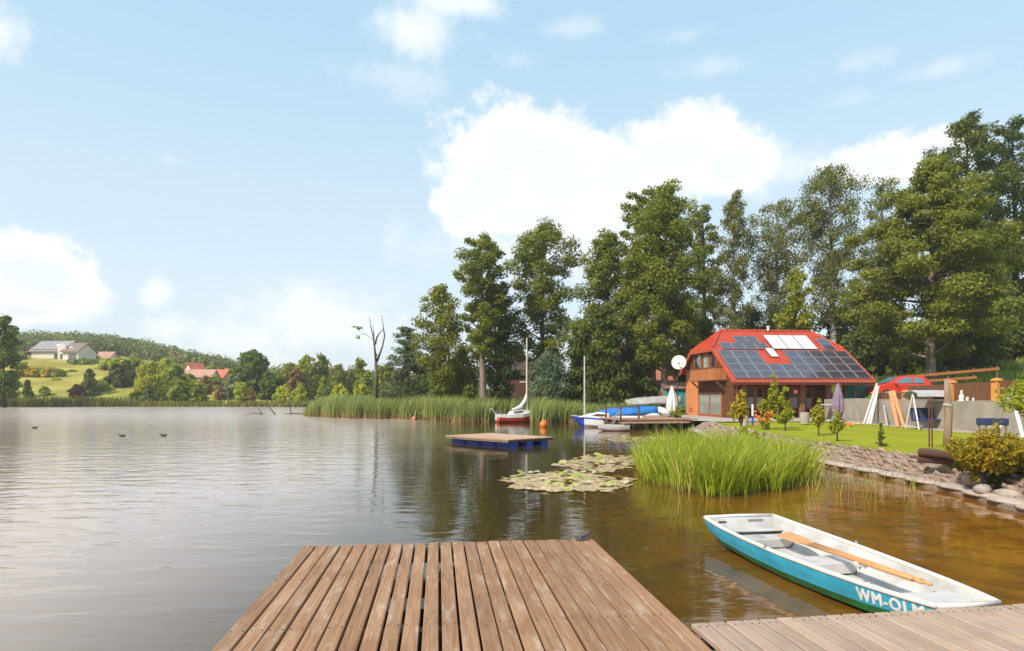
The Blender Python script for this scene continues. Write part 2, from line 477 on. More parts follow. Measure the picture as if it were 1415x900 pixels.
# murky green-brown depth with sky sheen painted in westward, and the sandy shallows along the east bank showing through
shal = nt.ramp(nt.math('ADD', x_, nt.math('MULTIPLY_ADD', nt.noise(tc, 0.5, 4), 3.0, nt.math('MULTIPLY', y_, -0.10))), -0.6, 7.5)
bedn = nt.noise(tc, 1.6, 5, 0.65)
shc = nt.mix(nt.ramp(bedn, 0.35, 0.68), (0.255, 0.104, 0.012), (0.14, 0.058, 0.008))
wc = nt.mix(shal, nt.mix(west, (0.045, 0.031, 0.010), SILT_SHEEN), shc)
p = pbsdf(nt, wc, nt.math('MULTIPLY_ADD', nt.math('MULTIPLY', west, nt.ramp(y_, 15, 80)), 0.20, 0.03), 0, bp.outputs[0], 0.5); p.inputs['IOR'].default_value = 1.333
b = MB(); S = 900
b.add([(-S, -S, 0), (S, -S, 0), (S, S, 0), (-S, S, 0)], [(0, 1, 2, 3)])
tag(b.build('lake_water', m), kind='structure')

# the soft summer air over the lake
if HAZE > 0:
    m = bpy.data.materials.new('air'); m.use_nodes = True; nt = NT(m.node_tree)
    v = nt.n('ShaderNodeVolumePrincipled'); v.inputs['Color'].default_value = (0.97, 0.97, 0.97, 1); v.inputs['Density'].default_value = HAZE
    v.inputs['Anisotropy'].default_value = 0.0
    o = nt.n('ShaderNodeOutputMaterial'); nt.l(v.outputs[0], o.inputs['Volume'])
    b = MB(); b.box((0, 0, 33), (3000, 3000, 74)); tag(b.build('haze', m), kind='stuff')
    cy.volume_bounces = 0
# ------------------------------------------------------------------ plants
BARK = mat('bark', (0.10, 0.075, 0.055), (0.05, 0.038, 0.03), 5, 0.9, 0.05, stretch=(1, 1, 0.25))
BARK_PALE = mat('bark_pale', (0.26, 0.20, 0.155), (0.15, 0.11, 0.085), 5, 0.9, 0.05, stretch=(1, 1, 0.25))
BARK_BIRCH = mat('bark_birch', (0.50, 0.47, 0.42), (0.08, 0.07, 0.06), 2.2, 0.85, 0.03, stretch=(0.5, 0.5, 2.4))
BARK_DEAD = mat('bark_dead', (0.15, 0.125, 0.105), (0.08, 0.065, 0.055), 5, 0.9, 0.03, stretch=(1, 1, 0.25))
LF = {
 'alder':  leafmat('leaf_alder', (0.121, 0.159, 0.023), (0.213, 0.249, 0.032), (0.353, 0.353, 0.050)),
 'deep':   leafmat('leaf_deep', (0.069, 0.103, 0.021), (0.116, 0.157, 0.027), (0.207, 0.235, 0.040)),
 'olive':  leafmat('leaf_olive', (0.150, 0.175, 0.024), (0.240, 0.255, 0.034), (0.360, 0.345, 0.055)),
 'birch':  leafmat('leaf_birch', (0.140, 0.155, 0.034), (0.213, 0.222, 0.046), (0.319, 0.308, 0.069)),
 'bright': leafmat('leaf_bright', (0.189, 0.245, 0.020), (0.335, 0.351, 0.032), (0.511, 0.458, 0.049)),
 'gold':   leafmat('leaf_gold', (0.22, 0.20, 0.02), (0.42, 0.30, 0.025), (0.60, 0.36, 0.03)),
 'willow': leafmat('leaf_willow', (0.21, 0.225, 0.03), (0.31, 0.315, 0.042), (0.42, 0.39, 0.06)),
 'grey':   leafmat('leaf_grey', (0.126, 0.181, 0.100), (0.204, 0.266, 0.154), (0.330, 0.372, 0.226)),
 'conifer':leafmat('leaf_conifer', (0.073, 0.100, 0.037), (0.125, 0.148, 0.048), (0.217, 0.211, 0.067), 0.15),
 'pine':   leafmat('leaf_pine', (0.082, 0.108, 0.050), (0.120, 0.150, 0.066), (0.185, 0.205, 0.090), 0.15),
 'plum':   leafmat('leaf_plum', (0.080, 0.039, 0.040), (0.126, 0.056, 0.054), (0.193, 0.085, 0.073)),
 'russet': leafmat('leaf_russet', (0.182, 0.128, 0.064), (0.273, 0.181, 0.090), (0.364, 0.234, 0.117)),
 'reed':   leafmat('leaf_reed', (0.130, 0.135, 0.024), (0.183, 0.185, 0.034), (0.266, 0.225, 0.060), 0.3),
}

for k_ in list(LF):  # lighter copies for distant trees, the paling of haze put into the leaf colour
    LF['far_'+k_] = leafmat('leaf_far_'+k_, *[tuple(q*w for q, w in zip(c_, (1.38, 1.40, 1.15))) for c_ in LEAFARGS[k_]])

def leaves(C, Rr, n, size, rs, up=0.55, droop=0.0, narrow=0.55, cvar=None, shell=2.4):
    """n leaf-sprays in the ellipsoids C (centres) x Rr (radii) -> quads, tone"""
    C = np.asarray(C, float); Rr = np.asarray(Rr, float)
    wgt = (Rr[:, 0]*Rr[:, 1] + Rr[:, 0]*Rr[:, 2]); wgt = wgt / wgt.sum()
    idx = rs.choice(len(C), n, p=wgt)
    d = rs.normal(size=(n, 3)); d /= np.linalg.norm(d, axis=1)[:, None] + 1e-9
    r = rs.rand(n)**(1/shell)
    off = d*r[:, None]*Rr[idx]
    off += rs.normal(size=(n, 3))*0.10*Rr[idx]
    if droop: off[:, 2] -= np.abs(rs.normal(size=n))*droop*Rr[idx, 2]
    P = C[idx] + off
    nrm = 0.75*d + np.array([0, 0, up]) + 0.55*rs.normal(size=(n, 3))
    nrm /= np.linalg.norm(nrm, axis=1)[:, None] + 1e-9
    t = rs.normal(size=(n, 3))
    if droop: t = 0.45*t + np.array([0, 0, -1.0])
    t -= nrm*np.sum(t*nrm, 1)[:, None]; t /= np.linalg.norm(t, axis=1)[:, None] + 1e-9
    b = np.cross(nrm, t)
    L = size*(0.55 + 0.9*rs.rand(n))[:, None]
    Wd = L*narrow*(0.7 + 0.6*rs.rand(n))[:, None]
    bend = nrm*L*(rs.rand(n)[:, None]-0.3)*0.35
    V = np.stack([P - t*L*0.5, P + b*Wd*0.5 + bend, P + t*L*0.5, P - b*Wd*0.5 + bend*0.6], 1)
    if cvar is None: cvar = rs.rand(len(C))
    var = np.clip(0.64*cvar[idx] + 0.36*rs.rand(n) + 0.05*rs.normal(size=n), 0, 1)
    return V, var

def prof(kind, h):
    if kind == 'oval': return math.sin(math.pi*min(1, 0.06 + 0.92*h**0.85))**0.65
    if kind == 'column': return max(0.12, math.sin(math.pi*(0.14 + 0.82*h)))**0.6
    if kind == 'egg': return max(0.06, math.sin(math.pi*min(0.985, 0.14 + 0.85*h**0.72)))**0.8
    if kind == 'cone': return (1-h)**0.8*0.96 + 0.06
    if kind == 'round': return math.sqrt(max(0.04, 1-(2*h-0.92)**2*0.95))
    if kind == 'dome': return math.sqrt(max(0.03, 1-h*h))*(0.72 + 0.28*min(1, h*4))
    if kind == 'airy': return 0.25 + 0.75*math.sin(math.pi*min(1, 0.1 + 0.85*h))
    if kind == 'top': return (0.55 + 0.5*h) if h < 0.72 else 1.0*math.sqrt(max(0.03, 1-((h-0.72)/0.28)**2))
    return 1.0

def make_tree(name, label, cat, x, y, top, halfw, kind, leaf, n, size, seed, group=None, cb=0.15, bark=None, trunk_r=None, z0=None, lean=0.0,
              nl=34, droop=0.0, clump=0.27, flat=0.80, ivy=0.0, up=0.55, narrow=0.55, upang=0.45, shrub=False, squash=1.0, skew=0.0, limb=True, bare=None):
    rs = np.random.RandomState(seed); rg = random.Random(seed)
    if z0 is None: z0 = hz(x, y)
    H = top - z0
    root = thing(name, label, cat, (x, y, z0), 0, group)
    bark = bark or BARK
    tr = trunk_r or max(0.05, 0.018*H)
    wob = [rg.uniform(-1, 1) for _ in range(4)]
    def axis(h):
        s = math.sin(h*2.6 + wob[0]*3)
        return Vector((lean*H*h + 0.022*H*s*h*wob[1] + skew*halfw*max(0, h-0.2), 0.022*H*h*math.cos(h*3 + wob[2]*3)*wob[3], H*h))
    tb = MB()
    hs = [-0.02] + [i/9*0.96 for i in range(0, 10)]
    if shrub: hs = [-0.02, 0.0, 0.2, 0.45]
    tb.tube([axis(h) for h in hs], [tr*(1.25 if h <= 0 else 1.0)*(1-0.9*max(0, h)**0.9) + 0.012 for h in hs], 8)
    C, RR_, cv = [], [], []
    for i in range(nl):
        h = cb + (1-cb)*((i+0.5)/nl)**0.92
        hh = (h-cb)/(1-cb)
        L = halfw*prof(kind, hh)*rg.uniform(0.72, 1.12)
        a = i*2.39996 + rg.uniform(-0.5, 0.5)
        ua = upang*rg.uniform(0.5, 1.4)
        st = axis(max(0.02, h - (0.22 if not shrub else h*0.8)*min(1, L*ua/max(H, 0.1)*2.2 + 0.1)))
        tip = axis(h) + Vector((math.cos(a)*L, math.sin(a)*L*squash, 0))*(1-clump*0.55)
        mid = st.lerp(tip, 0.5) + Vector((0, 0, -0.04*L))
        if limb: tb.tube([st, mid, tip], [tr*0.34*(1-hh*0.7)+0.008, tr*0.20*(1-hh*0.7)+0.006, 0.008], 5, cap=False)
        base_v = rg.random()
        rc = clump*halfw*(0.65 + 0.5*prof(kind, hh))
        for f_, q in ((1.0, 1.0), (0.72, 0.95), (0.42, 0.8)):
            if f_ < 0.5 and rg.random() < 0.25: continue
            p = st.lerp(tip, f_)
            p.z = p.z*0.35 + tip.z*0.65
            p += Vector((rg.gauss(0, 1), rg.gauss(0, 1), rg.gauss(0, 0.7)))*rc*0.38
            r_ = rc*q*rg.uniform(0.6, 1.2)
            C.append(p); RR_.append((r_, r_, r_*flat)); cv.append(min(1, max(0, base_v*0.55 + rg.random()*0.45)))
    if not shrub:
        p = axis(0.96); r_ = clump*halfw*0.75
        C.append(p); RR_.append((r_, r_, r_*flat*1.3)); cv.append(rg.random())
    if ivy:
        for i in range(int(14*ivy)):
            h = 0.04 + rg.random()*(cb + 0.25)
            C.append(axis(h) + Vector((rg.gauss(0, .3), rg.gauss(0, .3), 0))); r_ = rg.uniform(0.5, 1.0); RR_.append((r_, r_, r_*1.5)); cv.append(rg.random()*0.2)
    V, var = leaves(C, RR_, n, size, rs, up, droop, narrow, np.array(cv))
    tb.build('stem' if shrub else 'trunk', bark, root, smooth=True, recalc=False)
    if n: quads('foliage' if shrub else 'crown', V, LF[leaf], var, root)
    return root

def make_sprigs(name, label, cat, x, y, z0, top, halfw, leaf, n, size, seed, group=None, nb=8, base=0.25, rad=0.10, lean=0.0, stem_r=0.03, arch=0.35, bark=None, pts=7, keep=0.3):
    """open young tree or bush: rising arched shoots with leaves strung along them"""
    rs = np.random.RandomState(seed); rg = random.Random(seed)
    H = top - z0; root = thing(name, label, cat, (x, y, z0), 0, group)
    tb = MB(); C, RR_, cv = [], [], []
    if base > 0.03: tb.tube([(0, 0, -0.05), (lean*H*base*0.4, 0, H*base*0.6), (lean*H*base, 0, H*base*1.15)], [stem_r*1.2, stem_r, stem_r*0.8], 7)
    for i in range(nb):
        a = i*2.39996 + rg.uniform(-.5, .5); out = halfw*rg.uniform(.25, 1.0)*(0.2 if i == 0 else 1); hh = H*rg.uniform(.62, 1.0)*(1 if i == 0 else (1-0.30*out/halfw))
        if i == 0: hh = H
        b0 = Vector((lean*H*base + rg.gauss(0, .02), rg.gauss(0, .02), H*base*rg.uniform(.75, 1.1)))
        path = []
        for k in range(pts+1):
            t = k/pts
            path.append(b0 + Vector((math.cos(a)*out*t**(1-arch*.5) + lean*H*t*0.8, math.sin(a)*out*t**(1-arch*.5), (hh-b0.z)*(t - arch*0.25*t*t*t*(out/halfw)))) + Vector((rg.gauss(0, .03), rg.gauss(0, .03), 0))*halfw)
        tb.tube(path, [stem_r*.5*(1-.85*k/pts)+.003 for k in range(pts+1)], 5, cap=False)
        bv = rg.random()
        for k in range(1, pts+1):
            if k/pts < keep: continue
            for q in range(2):
                p = path[k].lerp(path[k-1], q*.5); r_ = rad*rg.uniform(.6, 1.25)*(1.15-.45*k/pts)
                C.append(p + Vector((rg.gauss(0, 1), rg.gauss(0, 1), rg.gauss(0, .6)))*rad*.35); RR_.append((r_, r_, r_*.9)); cv.append(min(1, max(0, bv*.6+rg.random()*.4)))
    V, var = leaves(C, RR_, n, size, rs, 0.5, 0, 0.5, np.array(cv))
    tb.build('stem', bark or BARK, root, smooth=True, recalc=False); quads('foliage', V, LF[leaf], var, root)
    return root

def tree_px(name, label, cat, px, d, top_py, half_px, *a, dx=0, **k):
    p = at(px, top_py, d)
    return make_tree(name, label, cat, p.x, d, p.z, half_px/F*d, *a, **k)

G_SHORE = 'tall trees along the near shore'
T = tree_px
T('deciduous_tree', 'slim tree with a thin yellow-green crown at the left end of the tall shoreline row', 'tree', 608, 62, 396, 36, 'oval', 'olive', 13097, 0.246, 11, G_SHORE, cb=0.26, bark=BARK_PALE, nl=40, ivy=0.8, clump=0.28, upang=0.75)
T('deciduous_tree', 'tall sparse tree on a bare leaning brown trunk left of the red sailboat', 'tree', 668, 60, 327, 40, 'top', 'alder', 17127, 0.246, 12, G_SHORE, cb=0.30, bark=BARK_PALE, lean=-0.02, nl=40, clump=0.25, trunk_r=0.38, upang=0.75)
T('deciduous_tree', 'narrow tree smothered in dark ivy down to its foot left of the red sailboat mast', 'tree', 690, 62, 395, 29, 'column', 'deep', 18135, 0.238, 13, G_SHORE, cb=0.05, nl=40, clump=0.39, upang=0.75)
T('deciduous_tree', 'broad round-topped tree rising behind the mast of the red sailboat', 'tree', 750, 65, 312, 52, 'top', 'alder', 28210, 0.246, 14, G_SHORE, cb=0.16, nl=54, clump=0.25, upang=0.75)
T('deciduous_tree', 'dark full tree behind the mast of the blue and white sailboat', 'tree', 836, 61, 321, 50, 'oval', 'alder', 28210, 0.246, 15, G_SHORE, cb=0.12, nl=54, clump=0.25, ivy=0.8, upang=0.75)
T('deciduous_tree', 'tree with a thin ragged top showing sky, left of the tallest one by the chalet', 'tree', 884, 66, 264, 34, 'airy', 'olive', 10478, 0.264, 16, G_SHORE, cb=0.40, nl=35, clump=0.23, upang=0.75)
T('deciduous_tree', 'tallest leafy tree just left of the chalet, on a pale bare trunk', 'tree', 918, 57, 259, 62, 'oval', 'alder', 38285, 0.246, 17, G_SHORE, cb=0.17, bark=BARK_PALE, nl=62, clump=0.23, trunk_r=0.34, upang=0.75)
T('deciduous_tree', 'tree with a second pale trunk beside the tallest one left of the chalet', 'tree', 902, 58, 330, 44, 'oval', 'alder', 16120, 0.246, 18, G_SHORE, cb=0.26, bark=BARK_PALE, nl=35, clump=0.26, trunk_r=0.34, upang=0.75)
T('deciduous_tree', 'slim dark tree over the left end of the chalet ridge', 'tree', 972, 72, 286, 30, 'column', 'birch', 14105, 0.264, 19, G_SHORE, cb=0.12, nl=40, clump=0.29, upang=0.75)
G_B = 'birches behind the chalet'
T('birch_tree', 'narrow drooping birch behind the middle of the chalet ridge', 'tree', 1014, 70, 262, 28, 'column', 'birch', 18135, 0.238, 21, G_B, cb=0.16, bark=BARK_BIRCH, nl=43, droop=0.9, clump=0.30, flat=0.8, narrow=0.45, upang=0.75)
T('birch_tree', 'broad drooping birch with pale branches behind the solar collectors', 'tree', 1072, 72, 277, 44, 'top', 'birch', 21157, 0.238, 22, G_B, cb=0.20, bark=BARK_BIRCH, nl=45, droop=0.9, clump=0.24, flat=0.8, narrow=0.45, upang=0.75)
T('birch_tree', 'tallest broad birch above the right end of the chalet roof', 'tree', 1152, 68, 231, 54, 'top', 'birch', 28210, 0.238, 23, G_B, cb=0.28, bark=BARK_BIRCH, nl=54, droop=0.7, clump=0.23, flat=0.8, narrow=0.45, upang=0.75)
T('birch_tree', 'thin olive birch between the tallest birch and the big maple', 'tree', 1222, 74, 246, 34, 'column', 'birch', 13097, 0.246, 24, G_B, cb=0.2, bark=BARK_BIRCH, nl=35, droop=0.7, clump=0.29, flat=0.8, narrow=0.45, upang=0.75)
T('conical_tree', 'small bright green pointed tree just behind the chalet roof', 'tree', 1099, 60, 371, 33, 'cone', 'bright', 7500, 0.28, 25, None, cb=0.10, nl=34, droop=0.5, clump=0.32)
T('maple_tree', 'huge yellow-olive tree on a straight trunk behind the red car', 'tree', 1287, 50, 222, 104, 'egg', 'olive', 74000, 0.245, 26, None, cb=0.20, bark=BARK_PALE, nl=80, clump=0.20, trunk_r=0.36, flat=0.50, skew=0.03, upang=0.35)
G_T = 'towering dark trees at the right edge'
T('deciduous_tree', 'towering dark tree rising just behind the big yellow-olive one', 'tree', 1335, 64, 166, 66, 'oval', 'deep', 28210, 0.289, 27, G_T, cb=0.15, nl=56, clump=0.24, upang=0.75)
T('deciduous_tree', 'towering dark tree at the right edge with sky showing through its stems', 'tree', 1402, 66, 168, 52, 'airy', 'deep', 19142, 0.289, 28, G_T, cb=0.12, nl=45, clump=0.23, upang=0.75)
T('deciduous_tree', 'towering dark tree cut off by the right edge of the photo', 'tree', 1462, 62, 185, 60, 'oval', 'deep', 16120, 0.306, 29, G_T, cb=0.12, nl=45, clump=0.24, upang=0.75)
# dark understorey
G_U = 'dark bushy trees under the tall ones'
for i, (px, d, ty, hw, lf, lb) in enumerate([
    (1196, 62, 462, 40, 'deep', 'dark bushy tree right behind the end of the chalet roof'),
    (1236, 68, 440, 42, 'deep', 'dark shrubby tree behind the red car bonnet, left of the big trunk'),
    (1262, 60, 482, 34, 'alder', 'mid green bush between the red car and the big straight trunk'),
    (1330, 60, 430, 50, 'deep', 'dark thicket tree right of the big straight trunk'),
    (1376, 66, 420, 48, 'conifer', 'dark fir behind the orange rails at right'),
    (1418, 62, 440, 46, 'deep', 'dark bush above the grassy slope at the right edge'),
    (1160, 70, 430, 38, 'deep', 'dark bush behind the top right corner of the chalet roof'),
    (1040, 74, 430, 44, 'deep', 'dark bush behind the middle of the chalet ridge'),
    (965, 66, 440, 40, 'deep', 'dark bush behind the satellite dish'),
    (1090, 78, 420, 40, 'deep', 'dark tree showing below the drooping birches')]):
    T('bushy_tree', lb, 'tree', px, d, ty, hw, 'round', lf, 6000, 0.42, 40+i, G_U, cb=0.05, nl=26, clump=0.34)
G_D = 'dark evergreens behind the sailboats'
for i, (px, d, ty, hw, lb) in enumerate([(803, 58, 452, 30, 'dark evergreen just left of the blue and white sailboat mast'),
    (838, 56, 425, 38, 'dark evergreen thicket right of the blue and white sailboat mast'), (874, 58, 470, 32, 'dark evergreen below the orange roof in the trees')]):
    T('evergreen_tree', lb, 'tree', px, d, ty, hw, 'cone', 'deep', 9000, 0.34, 60+i, G_D, cb=0.02, nl=36, clump=0.36, droop=0.3)
T('willow_bush', 'pale grey-green willow bush right of the red sailboat mast', 'bush', 757, 57, 487, 31, 'dome', 'grey', 7500, 0.26, 71, None, cb=0.02, nl=34, droop=0.5, clump=0.34, narrow=0.4)
T('leafy_bush', 'tall yellow-green bush left of the bare leaning trunk', 'bush', 640, 66, 482, 30, 'dome', 'willow', 6500, 0.30, 72, None, cb=0.02, nl=28, clump=0.36)
T('leafy_bush', 'small dark green round bush standing in the reeds before the leaning trunk', 'bush', 649, 58, 533, 11, 'dome', 'alder', 1500, 0.22, 73, None, cb=0.02, nl=14, clump=0.45, shrub=True)
T('pine_tree', 'wide grey-green pine between the dead tree and the tall row', 'tree', 563, 66, 452, 40, 'cone', 'pine', 10500, 0.30, 74, None, cb=0.12, bark=BARK, nl=44, clump=0.30, flat=0.30, narrow=0.28, upang=0.2)

# dead tree with forked bare top
p = at(521, 440, 68); z0 = hz(p.x, 68)
root = thing('dead_tree', 'bare dead tree with a forked top standing above the reeds', 'tree', (p.x, 68, z0))
b = MB(); H = p.z - z0
def q_(px, py): 
    w_ = at(px, py, 68); return (w_.x-p.x, 0.25*math.sin(py*0.3), w_.z-z0)
b.tube([q_(520, 560), q_(521, 520), q_(520, 500)], [0.26, 0.2, 0.16], 8)
b.build('trunk', BARK_DEAD, root, smooth=True)
for pts in ([(520,500),(518,478),(515,464),(512,450),(511,438)], [(520,502),(524,490),(529,479),(531,464),(530,452),(528,436)], [(519,476),(520,466),(525,460),(531,455)], [(516,468),(517,458),(515,448)], [(521,492),(517,482)], [(531,465),(529,452)]):
    b = MB(); n_ = len(pts)
    r0 = 0.13 if n_ > 3 else 0.06
    b.tube([q_(*t) for t in pts], [r0*(1-0.85*i/(n_-1)) for i in range(n_)], 6)
    b.build('branch', BARK_DEAD, root, smooth=True)
b = MB(); b.tube([q_(516, 470), q_(505, 462), q_(494, 456)], [0.03, 0.02, 0.01], 5); b.tube([q_(506, 462), q_(498, 462), q_(492, 467)], [0.02, 0.014, 0.01], 5)
b.build('twig', BARK_DEAD, root)
Cq = [q_(497, 454), q_(491, 452), q_(494, 466)]
V, var = leaves(Cq, [(0.4, 0.3, 0.16)]*3, 60, 0.26, np.random.RandomState(5))
quads('leaf_sprays', V, LF['alder'], var, root)
T('sapling', 'thin sapling with a small tuft at its top left of the dead tree', 'tree', 495, 74, 497, 10, 'top', 'olive', 500, 0.3, 76, None, cb=0.72, nl=8, clump=0.5, trunk_r=0.06)

# trees in the middle distance, between the hill and the tall row
G_M = 'trees beyond the reeds in the middle distance'
for i, (px, d, ty, hw, lf, kd, lb) in enumerate([
    (402, 150, 503, 18, 'olive', 'dome', 'olive tree at the left end of the round grove beyond the reeds'),
    (424, 146, 494, 22, 'olive', 'dome', 'tallest round-headed tree of the grove beyond the reeds'),
    (446, 150, 495, 20, 'birch', 'dome', 'round-headed tree second from right in the grove beyond the reeds'),
    (467, 148, 506, 17, 'birch', 'dome', 'lower tree closing the right end of the round grove'),
    (448, 136, 522, 11, 'alder', 'cone', 'small pointed tree in front of the round grove'),
    (486, 150, 512, 16, 'olive', 'dome', 'low tree just right of the round grove'),
    (508, 140, 514, 15, 'alder', 'dome', 'green tree behind the foot of the dead tree'),
    (535, 120, 505, 18, 'alder', 'dome', 'green tree seen between the dead tree and the pine'),
    (588, 110, 500, 26, 'deep', 'dome', 'dark tree seen between the pine and the slim tree'),
    (628, 105, 505, 22, 'alder', 'dome', 'green tree far behind the tall yellow-green bush'),
    (712, 96, 480, 30, 'deep', 'dome', 'dark tree behind the brown wooden hut'),
    (782, 110, 520, 16, 'grey', 'dome', 'pale hazy tree in the gap right of the willow bush'),
    (415, 130, 534, 9, 'bright', 'dome', 'bright green bush in front of the brown-leaved tree'),
    (390, 134, 537, 12, 'bright', 'dome', 'bright green bush left of the brown-leaved tree'),
    (470, 128, 536, 15, 'bright', 'dome', 'bright green low bush below the right end of the round grove'),
    (500, 100, 534, 14, 'bright', 'dome', 'yellow-green bush left of the dead tree foot'),
    (408, 142, 510, 12, 'russet', 'column', 'brown-leaved tree in the left half of the round grove')]):
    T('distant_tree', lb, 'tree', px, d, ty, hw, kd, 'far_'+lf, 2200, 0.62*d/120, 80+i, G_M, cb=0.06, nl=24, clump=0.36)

# far shore, single trees
def far(name, lb, cat, px, d, ty, hw, kd, lf, n, seed, group=None, **k):
    kw = dict(cb=0.05, nl=26, clump=0.34); kw.update(k)
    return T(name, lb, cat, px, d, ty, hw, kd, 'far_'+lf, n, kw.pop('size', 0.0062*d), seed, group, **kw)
far('deciduous_tree', 'dark tall tree at the left edge with a ragged crown', 'tree', 6, 116, 436, 24, 'oval', 'deep', 7000, 101, cb=0.04, size=0.55, nl=34, clump=0.33)
far('weeping_willow', 'big golden weeping willow on the far shore', 'tree', 209, 138, 501, 26, 'dome', 'willow', 6500, 102, droop=1.0, narrow=0.35, clump=0.30, nl=40, flat=0.9, size=0.8)
far('fir_tree', 'left tree of the grey-green conifer pair beside the golden willow', 'tree', 160, 150, 504, 13, 'cone', 'conifer', 2600, 103, 'grey-green conifer pair')
far('fir_tree', 'right tree of the grey-green conifer pair beside the golden willow', 'tree', 175, 152, 500, 14, 'cone', 'conifer', 2800, 104, 'grey-green conifer pair')
far('deciduous_tree', 'light green tree peeping over the conifer pair', 'tree', 166, 175, 497, 14, 'dome', 'bright', 1800, 105)
far('spruce_tree', 'dark pointed spruce on the meadow left of the conifer pair', 'tree', 123, 142, 512, 12, 'cone', 'conifer', 2600, 106, droop=0.4)
far('leafy_bush', 'dark purple bush at the left foot of the pointed spruce', 'bush', 107, 140, 534, 9, 'dome', 'plum', 900, 107)
far('spruce_tree', 'small dark conifer alone on the yellow meadow', 'tree', 38, 140, 527, 6, 'cone', 'conifer', 900, 108)
far('leafy_bush', 'small round green bush on the yellow meadow', 'bush', 62, 142, 536, 6, 'dome', 'alder', 600, 109)
far('leafy_bush', 'bright shrub between the pointed spruce and the conifer pair', 'bush', 140, 146, 528, 11, 'dome', 'bright', 1100, 110)
far('fir_tree', 'dark green conifer at the right foot of the golden willow', 'tree', 206, 131, 534, 10, 'cone', 'conifer', 1500, 111)
far('leafy_bush', 'dark green bush at the left foot of the golden willow', 'bush', 188, 133, 541, 8, 'dome', 'olive', 900, 112)
far('deciduous_tree', 'green tree right behind the golden willow', 'tree', 240, 150, 506, 17, 'dome', 'alder', 2400, 113)
far('leafy_bush', 'broad green bush on the shore right of the golden willow', 'bush', 247, 134, 526, 15, 'dome', 'alder', 2000, 114)
far('leafy_bush', 'broad light green bush on the shore below the red roofs', 'bush', 271, 136, 529, 15, 'dome', 'olive', 2000, 115)
far('leafy_bush', 'reddish brown tree in front of the red roofed house', 'tree', 286, 150, 521, 6, 'column', 'russet', 800, 116)
far('leafy_bush', 'tan bush right of the red roofs', 'bush', 304, 142, 535, 8, 'dome', 'russet', 800, 117)
far('spruce_tree', 'blue-grey spruce between the red roofs and the dark round tree', 'tree', 320, 146, 518, 10, 'dome', 'grey', 1500, 118)
far('leafy_bush', 'bright green small tree left of the dark round tree', 'tree', 333, 138, 529, 10, 'dome', 'bright', 1400, 119)
far('oak_tree', 'dark round-headed tree standing tallest at the foot of the hill', 'tree', 350, 150, 486, 20, 'round', 'deep', 4500, 120, cb=0.12, nl=36)
far('deciduous_tree', 'dark lower tree leaning out right of the tallest round-headed one', 'tree', 374, 148, 518, 19, 'dome', 'deep', 2400, 121)
far('leafy_bush', 'small brown bush below the dark round-headed tree', 'bush', 347, 138, 536, 6, 'dome', 'russet', 500, 122)
G_I = 'trees on the slope between the far houses'
for i, (px, d, ty, hw, kd, lf, lb) in enumerate(((152, 182, 500, 13, 'dome', 'olive', 'olive tree behind the light green tree of the conifer pair'), (188, 178, 497, 13, 'dome', 'alder', 'tree peeping out between the conifer pair and the golden willow'),
    (228, 176, 498, 14, 'dome', 'bright', 'light green tree high behind the golden willow'), (258, 200, 506, 15, 'dome', 'alder', 'green tree just above the dark red roof'),
    (292, 196, 508, 13, 'dome', 'olive', 'olive tree behind the bright red roof'), (314, 180, 511, 13, 'dome', 'alder', 'tree between the bright red roof and the blue-grey spruce'),
    (333, 178, 511, 11, 'dome', 'deep', 'dark tree just left of the tallest round-headed one'), (262, 156, 519, 10, 'dome', 'alder', 'small tree hiding the left end of the peach roofed house'),
    (296, 158, 522, 10, 'dome', 'olive', 'small olive tree before the bright red roofed house'), (98, 176, 524, 10, 'dome', 'olive', 'low olive shrub in the middle of the meadow slope'),
    (77, 160, 533, 8, 'dome', 'bright', 'low bright shrub above the reeds on the meadow'), (126, 215, 494, 10, 'dome', 'alder', 'tree right of the cream villa'), (24, 200, 490, 12, 'dome', 'alder', 'tree left of the cream villa'),
    (20, 150, 530, 9, 'dome', 'olive', 'shrub beside the ragged tree at the left edge'))):
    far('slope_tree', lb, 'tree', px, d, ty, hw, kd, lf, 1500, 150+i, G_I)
G_H = 'golden shrubs below the white house'
for i, (px, py_, lf, lb) in enumerate([(31, 508, 'gold', 'golden shrub at the left end of the row below the white house'), (44, 511, 'gold', 'golden shrub second from left below the white house'),
    (57, 513, 'olive', 'olive shrub in the middle of the golden row below the white house'), (69, 512, 'gold', 'golden shrub fourth from left below the white house'),
    (80, 514, 'alder', 'dark green shrub at the right end of the golden row')]):
    far('garden_shrub', lb, 'bush', px, 166, py_-2, 10, 'dome', lf, 1100, 130+i, G_H, shrub=True, nl=14)
far('clipped_hedge', 'long low dark hedge on the slope right below the white house', 'hedge', 116, 196, 507, 20, 'dome', 'deep', 1600, 140, shrub=True, nl=30)
far('clipped_hedge', 'short dark hedge lower on the slope, above the pointed spruce', 'hedge', 137, 184, 521, 9, 'dome', 'deep', 800, 141, shrub=True, nl=16)

